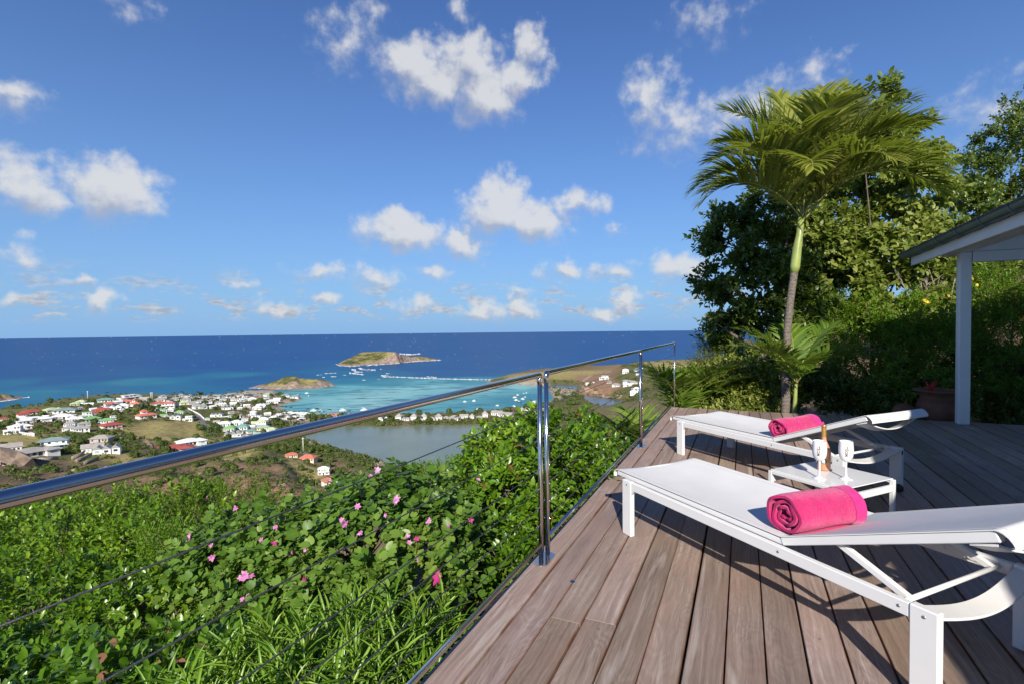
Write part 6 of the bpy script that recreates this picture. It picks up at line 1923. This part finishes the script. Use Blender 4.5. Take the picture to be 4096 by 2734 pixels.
# ------------------------------------------------------------------ cars, boats, poles
M['car_white'] = plain('car_paint_white', (.75, .75, .75), .25); M['car_dark'] = plain('car_paint_dark', (.06, .065, .07), .25); M['car_red'] = plain('car_paint_red', (.40, .03, .03), .25)
def car(q, rz, col, label):
    p = ground_at(q); root = empty('parked_car', (p[0], p[1], p[2] + .6), rz); tag(root, label, 'car', 'cars in the villages')
    b = MB(); b.add([(-2.1, -.85, .35), (2.1, -.85, .35), (2.1, .85, .35), (-2.1, .85, .35), (-2.1, -.85, .85), (2.1, -.8, .75), (2.1, .8, .75), (-2.1, .85, .85)], [(3, 2, 1, 0), (4, 5, 6, 7), (0, 1, 5, 4), (1, 2, 6, 5), (2, 3, 7, 6), (3, 0, 4, 7)])
    b.add([(-2.0, -.8, .85), (1.0, -.8, .82), (1.0, .8, .82), (-2.0, .8, .85), (-1.7, -.7, 1.5), (.3, -.7, 1.5), (.3, .7, 1.5), (-1.7, .7, 1.5)], [(4, 5, 6, 7)])
    b.build('body', M[col], root)
    g = MB(); g.add([(-1.98, -.78, .86), (.95, -.78, .84), (.95, .78, .84), (-1.98, .78, .86), (-1.68, -.69, 1.49), (.28, -.69, 1.49), (.28, .69, 1.49), (-1.68, .69, 1.49)], [(0, 1, 5, 4), (1, 2, 6, 5), (2, 3, 7, 6), (3, 0, 4, 7)]); g.build('window', M['pane'], root)
    me = MB().lathe([(0, -.1), (.33, -.1), (.35, 0), (.33, .1), (0, .1)], 12).mesh('wheel', M['rubber'])
    for x in (-1.3, 1.3):
        for y in (-.8, .8):
            o = link_mesh('wheel', me, root, (x, y, .33)); o.rotation_euler = (R_(90), 0, 0)
for q, rz, col, lab in ((c1(1912, 1052), -.9, 'car_white', 'white car driving up the village road below the field'), (c1(540, 978), .3, 'car_white', 'white car on the terrace track by the white villas'), (c1(945, 862), .1, 'car_white', 'white car parked left of the long white triple-gabled house'), (c1(905, 1010), .2, 'car_white', 'white car parked between two green roofs'), (c1(605, 915), .2, 'car_red', 'red car in front of the slate-roofed house'), (c2(165, 845), .3, 'car_white', 'white car on the bend of the beach road'), (c2(215, 790), 1.3, 'car_white', 'white car farther along the beach road'), (c2(195, 812), .8, 'car_dark', 'dark car parked by the beach road')):
    car(q, rz, col, lab)
M['hull'] = plain('boat_white', (.76, .76, .75), .3); M['hull_dark'] = plain('boat_dark', (.05, .06, .08), .3); M['canvas'] = plain('boat_canvas', (.10, .16, .30), .8)
def boat(q, L, rz, dark, label):
    p = at_z(q[0], q[1], ZS)
    root = empty('motor_boat', (p[0], p[1], ZS), rz); tag(root, label, 'boat', 'boats moored in the lagoon')
    root.scale = (L, L, L)
    secs = [(-.5, .15, .10, .13), (-.2, .17, .11, .14), (.15, .16, .10, .15), (.35, .10, .05, .17), (.5, .004, .0, .19)]
    G = [[(x, -w, h), (x, -w * .7, -.02), (x, 0, -.05), (x, w * .7, -.02), (x, w, h)] for x, w, _, h in secs]
    mb = MB(); mb.sheet([r[::-1] for r in G], False); mb.add(G[0], [(0, 1, 2, 3, 4)])
    mb.sheet([[G[i][0], G[i][4]] for i in range(5)], False)
    mb.build('hull', M['hull_dark' if dark else 'hull'], root)
    c = MB(); c.box(-.12, .16, -.09, .09, .13, .27); c.add([(.16, -.09, .14), (.26, -.05, .16), (.26, .05, .16), (.16, .09, .14), (.16, -.09, .27), (.16, .09, .27)], [(0, 1, 4), (1, 2, 5, 4), (2, 3, 5)])
    c.build('cabin', M['hull'], root)
    MB().box(-.30, .14, -.13, .13, .36, .38).build('canopy', M['canvas' if dark else 'hull'], root)
    MB().box(-.585, -.505, -.04, .04, .02, .20).build('outboard_motor', M['hull_dark'], root)
    for x in (-.26, .1):
        for y in (-.11, .11):
            MB().box(x - .006, x + .006, y - .006, y + .006, .12, .36).build('canopy_pole', M['hull'], root)
bl = [(c2(750, 622), 11, 0, 'white boat farthest left in the lagoon, off the waterfront hotel'), (c2(766, 645), 5, 0, 'small white boat just below the boat off the waterfront hotel'), (c2(668, 638), 10, 1, 'dark boat moored close to the waterfront hotel'), (c2(810, 782), 14, 0, 'large white boat close to the village beach, leftmost of its row'), (c2(876, 785), 11, 0, 'white boat second from the left along the village beach'), (c2(1076, 779), 16, 0, 'white boat third from the left along the village beach'), (c2(1276, 779), 19, 0, 'biggest white boat, rightmost along the village beach'),
      (c3(20, 700), 9, 0, 'white boat left of centre in the lagoon, first of a pair'), (c3(105, 693), 11, 0, 'white boat left of centre in the lagoon, second of a pair'), (c3(505, 639), 10, 0, 'topmost large boat of the mooring cluster left of the double post'), (c3(478, 662), 12, 0, 'leftmost boat of the mooring cluster'), (c3(492, 686), 11, 0, 'lower left boat of the mooring cluster'), (c3(520, 701), 13, 1, 'dark-hulled boat at the bottom of the mooring cluster'), (c3(552, 676), 12, 0, 'right-hand boat of the mooring cluster'), (c3(575, 656), 6, 0, 'small boat at the upper right of the mooring cluster'), (c3(586, 618), 6, 0, 'farthest small boat, right of a pair near the far sand'), (c3(560, 623), 5, 0, 'farthest small boat, left of a pair near the far sand'), (c3(645, 712), 14, 0, 'large boat beside the railing post, nearer of two'), (c3(657, 702), 12, 0, 'large boat beside the railing post, farther of two'), (c3(320, 736), 9, 0, 'white boat close to the hotel row, middle of three'), (c3(472, 743), 10, 0, 'white boat close to the hotel row, rightmost of three'), (c3(138, 766), 7, 0, 'small boat close to the hotel row, leftmost of three')]
rg = np.random.default_rng(51)
for q, L, dk, lab in bl:
    boat(q, L * .58, rg.uniform(-.6, .6) + (math.pi if rg.random() < .5 else 0), dk, lab)
for q, lab in ((c1(804, 795), 'tall utility pole on the skyline of the hillside village'), (c1(1384, 805), 'utility pole among the roofs, left of two'), (c1(1396, 805), 'utility pole among the roofs, right of two'), (c2(717, 1160), 'utility pole beside the pond road')):
    p = ground_at(q); r0 = empty('utility_pole', tuple(p)); tag(r0, lab, 'pole')
    MB().tube([(0, 0, 0), (0, 0, 13)], [.35, .25], 8).build('pole', M['conc'], r0); MB().box(-1.2, 1.2, -.1, .1, 12, 12.3).build('crossarm', M['conc'], r0)

# ------------------------------------------------------------------ far vegetation
M['lf_far'] = leaf_mat('leaf_far', (.032, .056, .012), (.070, .105, .022), (.150, .175, .045), .6, .2, .2, .05)
M['lf_far_palm'] = leaf_mat('leaf_far_palm', (.040, .060, .015), (.085, .105, .030), (.16, .17, .06), .5, .2, .3, .05)
M['lf_scrub'] = leaf_mat('leaf_scrub', (.055, .064, .020), (.110, .118, .040), (.195, .185, .075), .7, .1, .15, .04)
M['lf_dead'] = leaf_mat('leaf_dead_mangrove', (.20, .17, .14), (.30, .26, .22), (.40, .36, .31), .8, .05, .1, .1)
def dome(rg, n, rx, rz, leaf):
    d = unit(rg.normal(0, 1, (n, 3))); d[:, 2] = abs(d[:, 2]) * 1.0
    s = rg.uniform(.6, 1.0, n) * (1 + .2 * np.sin(d[:, 0] * 5) * np.sin(d[:, 1] * 6))
    P = d * s[:, None] * np.array([rx, rx, rz]); P[:, 2] += rz * .25
    D = unit(np.cross(d, rg.normal(0, 1, (n, 3))) + np.array([0, 0, .2]))
    return P, D, d + rg.normal(0, .3, (n, 3)), np.full(n, leaf) * rg.uniform(.6, 1.3, n)
ftree = []
for k in range(6):
    rg = np.random.default_rng(60 + k)
    P, D, N, L = dome(rg, 260, 1.0, .85 + .12 * (k % 3), .42)
    cm = leaves_mesh('crown', P + [0, 0, .35], D, N, L, .8, T_TWO, M['lf_far'])
    tm = MB().tube([(0, 0, -.6), (.03, 0, .3), (0, .02, .9)], [.09, .07, .03], 6, False).mesh('trunk', M['bark'])
    ftree.append((cm, tm))
def scatter(n, az0, az1, r0, r1, rg):
    out = []
    while sum(map(len, out)) < n:
        m = n * 2
        a = np.radians(rg.uniform(az0, az1, m)); r = 1 / rg.uniform(1 / r1, 1 / r0, m)
        x, y = r * np.sin(a), r * np.cos(a)
        z = terrain_z(x, y)
        ok = z > ZS + .6
        out.append(np.stack([x, y, z], 1)[ok])
    return np.concatenate(out)[:n]
FIELD = np.array([ground_at(c1(*p))[:2] for p in ((1180, 1010), (1560, 985), (1800, 1010), (1900, 1130), (1700, 1170), (1450, 1190), (1240, 1150), (1170, 1090))])
FIELD2 = np.array([ground_at(c1(*p))[:2] for p in ((-200, 1110), (140, 1120), (400, 1150), (380, 1230), (120, 1240), (-200, 1260))])
def clear_of(P, pad):
    ok = (poly_sd(P[:, :2], FIELD) < 2) & (poly_sd(P[:, :2], FIELD2) < 2)
    if len(HPOS):
        vd = unit(P[:, :2])
        for hx, hy, w in HPOS:
            d = P[:, :2] - [hx, hy]
            along = (d * vd).sum(1); across = abs(d[:, 0] * vd[:, 1] - d[:, 1] * vd[:, 0])
            ok &= ~((across < w * .5 + pad) & (along > -13 - pad) & (along < w * .42 + pad))
    return ok
rg = np.random.default_rng(70)
cand = scatter(7500, -46, 8, 470, 1000, rg)
cand = cand[(cand[:, 2] < ZS + 32)]
cand = cand[clear_of(cand, 1.5)]
kk = 0
for i, p in enumerate(cand[:300]):
    dist = np.linalg.norm(p)
    cm, tm = ftree[i % 6]
    s = rg.uniform(2.2, 4.6) * (1.0 if dist > 560 else .85)
    r0 = empty('village_tree', tuple(p), rg.uniform(0, 6)); r0.scale = (s, s, s * rg.uniform(.8, 1.1))
    tag(r0, 'rounded green tree among the village houses', 'tree', 'trees among the village houses')
    link_mesh('crown', cm, r0); link_mesh('trunk', tm, r0)
rest = cand[300:]
def clumps(name, P, size, mat, seed, n=26, rz=.8, leafk=.55, parent=None):
    rg = np.random.default_rng(seed)
    aP, aD, aN, aL = [], [], [], []
    for p in P:
        s = size * rg.uniform(.6, 1.5)
        q, d, nn, l = dome(rg, n, s, s * rz * rg.uniform(.7, 1.2), leafk * s)
        aP.append(q + p); aD.append(d); aN.append(nn); aL.append(l)
    me = leaves_mesh(name, np.concatenate(aP), np.concatenate(aD), np.concatenate(aN), np.concatenate(aL), .8, T_TWO, mat)
    return tag(link_mesh(name, me), kind='stuff')
clumps('village_greenery', rest[:2600], 2.0, M['lf_far'], 71, n=18)
more = scatter(1500, -3, 30, 560, 1150, rg); more = more[clear_of(more, 1.0)]
hill = more[(np.arctan2(more[:, 0], more[:, 1]) > R_(12)) & (np.hypot(more[:, 0], more[:, 1]) > 700)]
clumps('headland_bushes', hill[:420], 3.0, M['lf_far'], 72)
# pond and lagoon fringes
def along_poly(poly, step, off, jit, rg, sel=None):
    out = []
    n = len(poly)
    for i in range(n):
        if sel is not None and not sel(i): continue
        a, b = poly[i], poly[(i + 1) % n]; L = np.linalg.norm(b - a)
        nr = np.array([b[1] - a[1], a[0] - b[0]]) / max(L, 1e-6)
        for k in range(max(1, int(L / step))):
            q = a + (b - a) * rg.random()
            if poly_sd(np.array([q + nr * 3]), poly)[0] > 0: s = -1
            else: s = 1
            out.append(q + nr * s * (off + rg.uniform(0, jit)))
    P = np.array(out)
    return np.column_stack([P, np.maximum(terrain_z(P[:, 0], P[:, 1]), ZS + .2)])
rg = np.random.default_rng(73)
clumps('mangrove_fringe', along_poly(POND, 2.2, .5, 9, rg), 2.2, M['lf_scrub'], 74)
clumps('mangrove_belt', along_poly(POND, 2.6, 6, 22, rg), 2.4, M['lf_far'], 75)
clumps('lagoon_fringe', np.vstack([along_poly(LAG, 5, 1, 14, rg), along_poly(LAG2, 5, 1, 14, rg)]), 2.6, M['lf_scrub'], 76)
dm = np.array([ground_at(c3(*p)) for p in [(860 + rg.uniform(-50, 160), 600 + rg.uniform(-25, 45)) for _ in range(150)]])
clumps('dead_mangrove', dm[dm[:, 2] > ZS + .3], 2.6, M['lf_dead'], 77)
dm = np.array([ground_at(c2(*p)) for p in [(850 + rg.uniform(-70, 60), 1085 + rg.uniform(-25, 15)) for _ in range(40)] + [(1440 + rg.uniform(-60, 60), 1275 + rg.uniform(-25, 15)) for _ in range(24)]])
clumps('dead_thicket', dm[dm[:, 2] > ZS + .3], 1.8, M['lf_dead'], 78)
# scrub on the dry hillside below the terrace
rg = np.random.default_rng(79)
sc_ = scatter(17000, -50, 14, 150, 520, rg)
keep = (vnoise(sc_[:, 0], sc_[:, 1], 24, 5) + rg.normal(0, .45, len(sc_)) > -.55) & clear_of(sc_, 1.0)
sc_ = sc_[keep]
nb = len(sc_) // 7
clumps('hillside_scrub', sc_[nb:], .95, M['lf_scrub'], 80, n=10)
clumps('hillside_bushes', sc_[:nb], 1.9, M['lf_far'], 81, n=28)
big = scatter(900, -47, -14, 330, 560, rg); big = big[clear_of(big, 2.0)]
for i, p in enumerate(big[:60]):
    cm, tm = ftree[(i * 5) % 6]
    s = rg.uniform(1.8, 3.4)
    r0 = empty('garden_tree', tuple(p), rg.uniform(0, 6)); r0.scale = (s, s, s)
    tag(r0, 'rounded dark green tree on the slope below the village', 'tree', 'trees on the slope below the village')
    link_mesh('crown', cm, r0); link_mesh('trunk', tm, r0)
by_house([o for o in COL.objects if o.name.startswith(('garden_tree', 'village_tree'))], 'tree')
rk = scatter(420, -50, 6, 170, 420, rg); rk = rk[clear_of(rk, 3)]
for i, p in enumerate(rk[:90]):
    o = link_mesh('boulder', _rk[i % 4], None, tuple(p)); s = rg.uniform(.5, 1.8) * (2.2 if i % 17 == 0 else 1)
    o.scale = (s * 1.3, s, s * .8); o.rotation_euler = (0, 0, rg.uniform(0, 6))
    tag(o, 'brown boulder on the dry hillside below the railing', 'boulder', 'boulders on the dry hillside')
p = ground_at(c1(40, 1400)); o = link_mesh('rock_outcrop', _rk[1], None, (p[0] - 4, p[1], p[2] + 2)); o.scale = (16, 9, 9); o.rotation_euler = (0, .2, .3)
tag(o, 'big brown rock outcrop at the left edge above the handrail', 'rock')
# beach palms
fp = []
for k in range(3):
    rg = np.random.default_rng(90 + k)
    aV, aF, b = [], [], 0
    for j in range(11):
        pts, V, F = frond((0, 0, 0), j * 33 + rg.uniform(-10, 10), rg.uniform(35, 75), rg.uniform(-60, -25), 3.2, 12, 1.3, rg, .30, .4)
        aV.append(V); aF.append(F + b); b += len(V)
    fp.append((np_mesh('crown', np.concatenate(aV), np.concatenate(aF), M['lf_far_palm']), MB().tube([(0, 0, -1), (.2, 0, -.5), (.1, 0, -.2), (0, 0, 0)], [.03, .022, .02, .02], 6, False).mesh('trunk', M['pale_bark'])))
rg = np.random.default_rng(95)
pq = [c1(x, y) for x, y in ((985, 785), (1050, 790), (1160, 785), (545, 850), (640, 850), (760, 815), (320, 1060), (160, 1060), (1110, 795), (905, 800), (2215, 745))]
pq += [c1(1500 + rg.uniform(0, 800), 765 + rg.uniform(0, 60)) for _ in range(46)]
pq += [c2(x, y) for x, y in ((155, 640), (40, 650), (210, 640), (290, 625), (325, 630), (370, 632), (400, 640), (605, 800), (480, 790), (520, 800), (560, 800), (960, 830), (845, 820), (870, 840), (760, 815), (330, 790), (410, 800), (1140, 830), (1640, 880), (1780, 880), (2000, 880), (2110, 880), (1500, 880), (1430, 885))]
pq += [c2(420 + rg.uniform(0, 260), 860 + rg.uniform(0, 80)) for _ in range(22)] + [c3(x, y) for x, y in ((430, 800), (460, 800), (500, 805), (620, 810))]
for i, q in enumerate(pq):
    p = ground_at(q); cm, tm = fp[i % 3]
    hgt = rg.uniform(5.5, 9.5)
    r0 = empty('coconut_palm', tuple(p), rg.uniform(0, 6)); tag(r0, 'coconut palm rising among the beach village roofs', 'palm', 'coconut palms of the beach village')
    link_mesh('crown', cm, r0, (0, 0, hgt)); t_ = link_mesh('trunk', tm, r0, (0, 0, hgt)); t_.scale = (hgt, hgt, hgt)
by_house([o for o in COL.objects if o.name.startswith('coconut_palm')], 'palm')
# ------------------------------------------------------------------ surf and whitecaps
def foam_mat():
    t = NT('sea_foam')
    pos = t.pos()
    mp = t.n('ShaderNodeMapping'); t.l(pos, mp.inputs[0]); mp.inputs['Scale'].default_value = (.5, 1.0, 1.0)
    n = t.noise(mp.outputs[0], .09, 6, .7)
    b = t.bsdf((.80, .82, .83), .8, 0, .1)
    tr = t.n('ShaderNodeBsdfTransparent')
    m = t.n('ShaderNodeMixShader'); t.l(t.rng(n, .34, .50), m.inputs[0]); t.l(tr.outputs[0], m.inputs[1]); t.l(b, m.inputs[2])
    return t.done(m.outputs[0])
M['foam'] = foam_mat()
rg = np.random.default_rng(97)
V, F = [], []
def foam_line(spots, wpx):
    """spots on the water; wpx = breadth as seen, in photo pixels"""
    for (qa, qb) in zip(spots[:-1], spots[1:]):
        n = max(2, int(abs(qb[0] - qa[0]) / 5))
        for k in range(n):
            f0, f1 = k / n, (k + 1) / n
            w = wpx * .36 * max(.3, .8 + .5 * math.sin(k * 1.7 + qa[0]) * math.sin(k * .43 + qa[1]) + rg.normal(0, .25))
            x0, y0 = qa[0] + (qb[0] - qa[0]) * f0, qa[1] + (qb[1] - qa[1]) * f0
            x1, y1 = qa[0] + (qb[0] - qa[0]) * f1, qa[1] + (qb[1] - qa[1]) * f1
            b = len(V)
            for (x, y) in ((x0, y0 + w), (x1, y1 + w), (x1, y1 - w), (x0, y0 - w)):
                p = at_z(x, y, ZS); V.append((p[0], p[1], ZS + .35))
            F.append((b, b + 1, b + 2, b + 3))
for pts, w in (([(1440, 470), (1600, 475), (1800, 482), (2000, 490), (2150, 494), (2347, 497), (2450, 498)], 6), ([(1430, 460), (1500, 462)], 6), ([(1220, 393), (1290, 408), (1380, 409)], 9), ([(1260, 402), (1330, 412)], 7), ([(1295, 372), (1340, 362), (1420, 358)], 6), ([(1180, 424), (1260, 430)], 6), ([(1140, 437), (1200, 443), (1270, 452)], 6), ([(1160, 405), (1200, 410)], 7), ([(910, 441), (1020, 438)], 3), ([(840, 456), (890, 453)], 5), ([(890, 475), (915, 476)], 4), ([(970, 470), (1020, 469)], 3), ([(1080, 455), (1110, 457)], 3), ([(1420, 402), (1440, 402)], 5), ([(1475, 442), (1515, 442)], 3), ([(1260, 500), (1290, 503)], 3), ([(1400, 495), (1420, 495)], 3), ([(1850, 471), (1940, 476)], 4),
               ([(1015, 355), (1040, 368), (1140, 377), (1240, 370)], 4), ([(1400, 361), (1500, 354), (1600, 348)], 3), ([(1640, 341), (1740, 331), (1830, 327), (1980, 318)], 4), ([(1600, 261), (1650, 266), (1720, 268), (1790, 260)], 8), ([(215, 576), (270, 574), (335, 578)], 5)):
    foam_line([c2(*p) for p in pts], w)
foam_line([c1(-20, 812), c1(60, 805), c1(140, 793), c1(200, 778), c1(270, 772)], 5)
tag(link_mesh('surf_foam', np_mesh('surf_foam', np.array(V), np.array(F), M['foam'])), kind='stuff')
V, F = [], []
for _ in range(230):
    x = rg.uniform(0, 2700); d = 10 + 190 * rg.random() ** 1.2
    y = 1342 - .0104 * (x) + d * .9
    p = at_z(x, y, ZS)
    if y > 1480 or shallow(np.array([p[0]]), np.array([p[1]]))[0] > .42 or poly_sd(p[None, :2], LAND)[0] > -30 or poly_sd(p[None, :2], ISLET_FAR)[0] > -20 or poly_sd(p[None, :2], ISLET_NEAR)[0] > -20: continue
    w, h = rg.uniform(1.0, 3.6), rg.uniform(.3, .7)
    b = len(V)
    for (dx, dy) in ((-w, 0), (0, h), (w, 0), (0, -h)):
        q = at_z(x + dx, y + dy, ZS); V.append((q[0], q[1], ZS + .3))
    F.append((b, b + 1, b + 2, b + 3))
tag(link_mesh('whitecaps', np_mesh('whitecaps', np.array(V), np.array(F), plain('whitecap', (.55, .62, .70), .8))), kind='stuff')
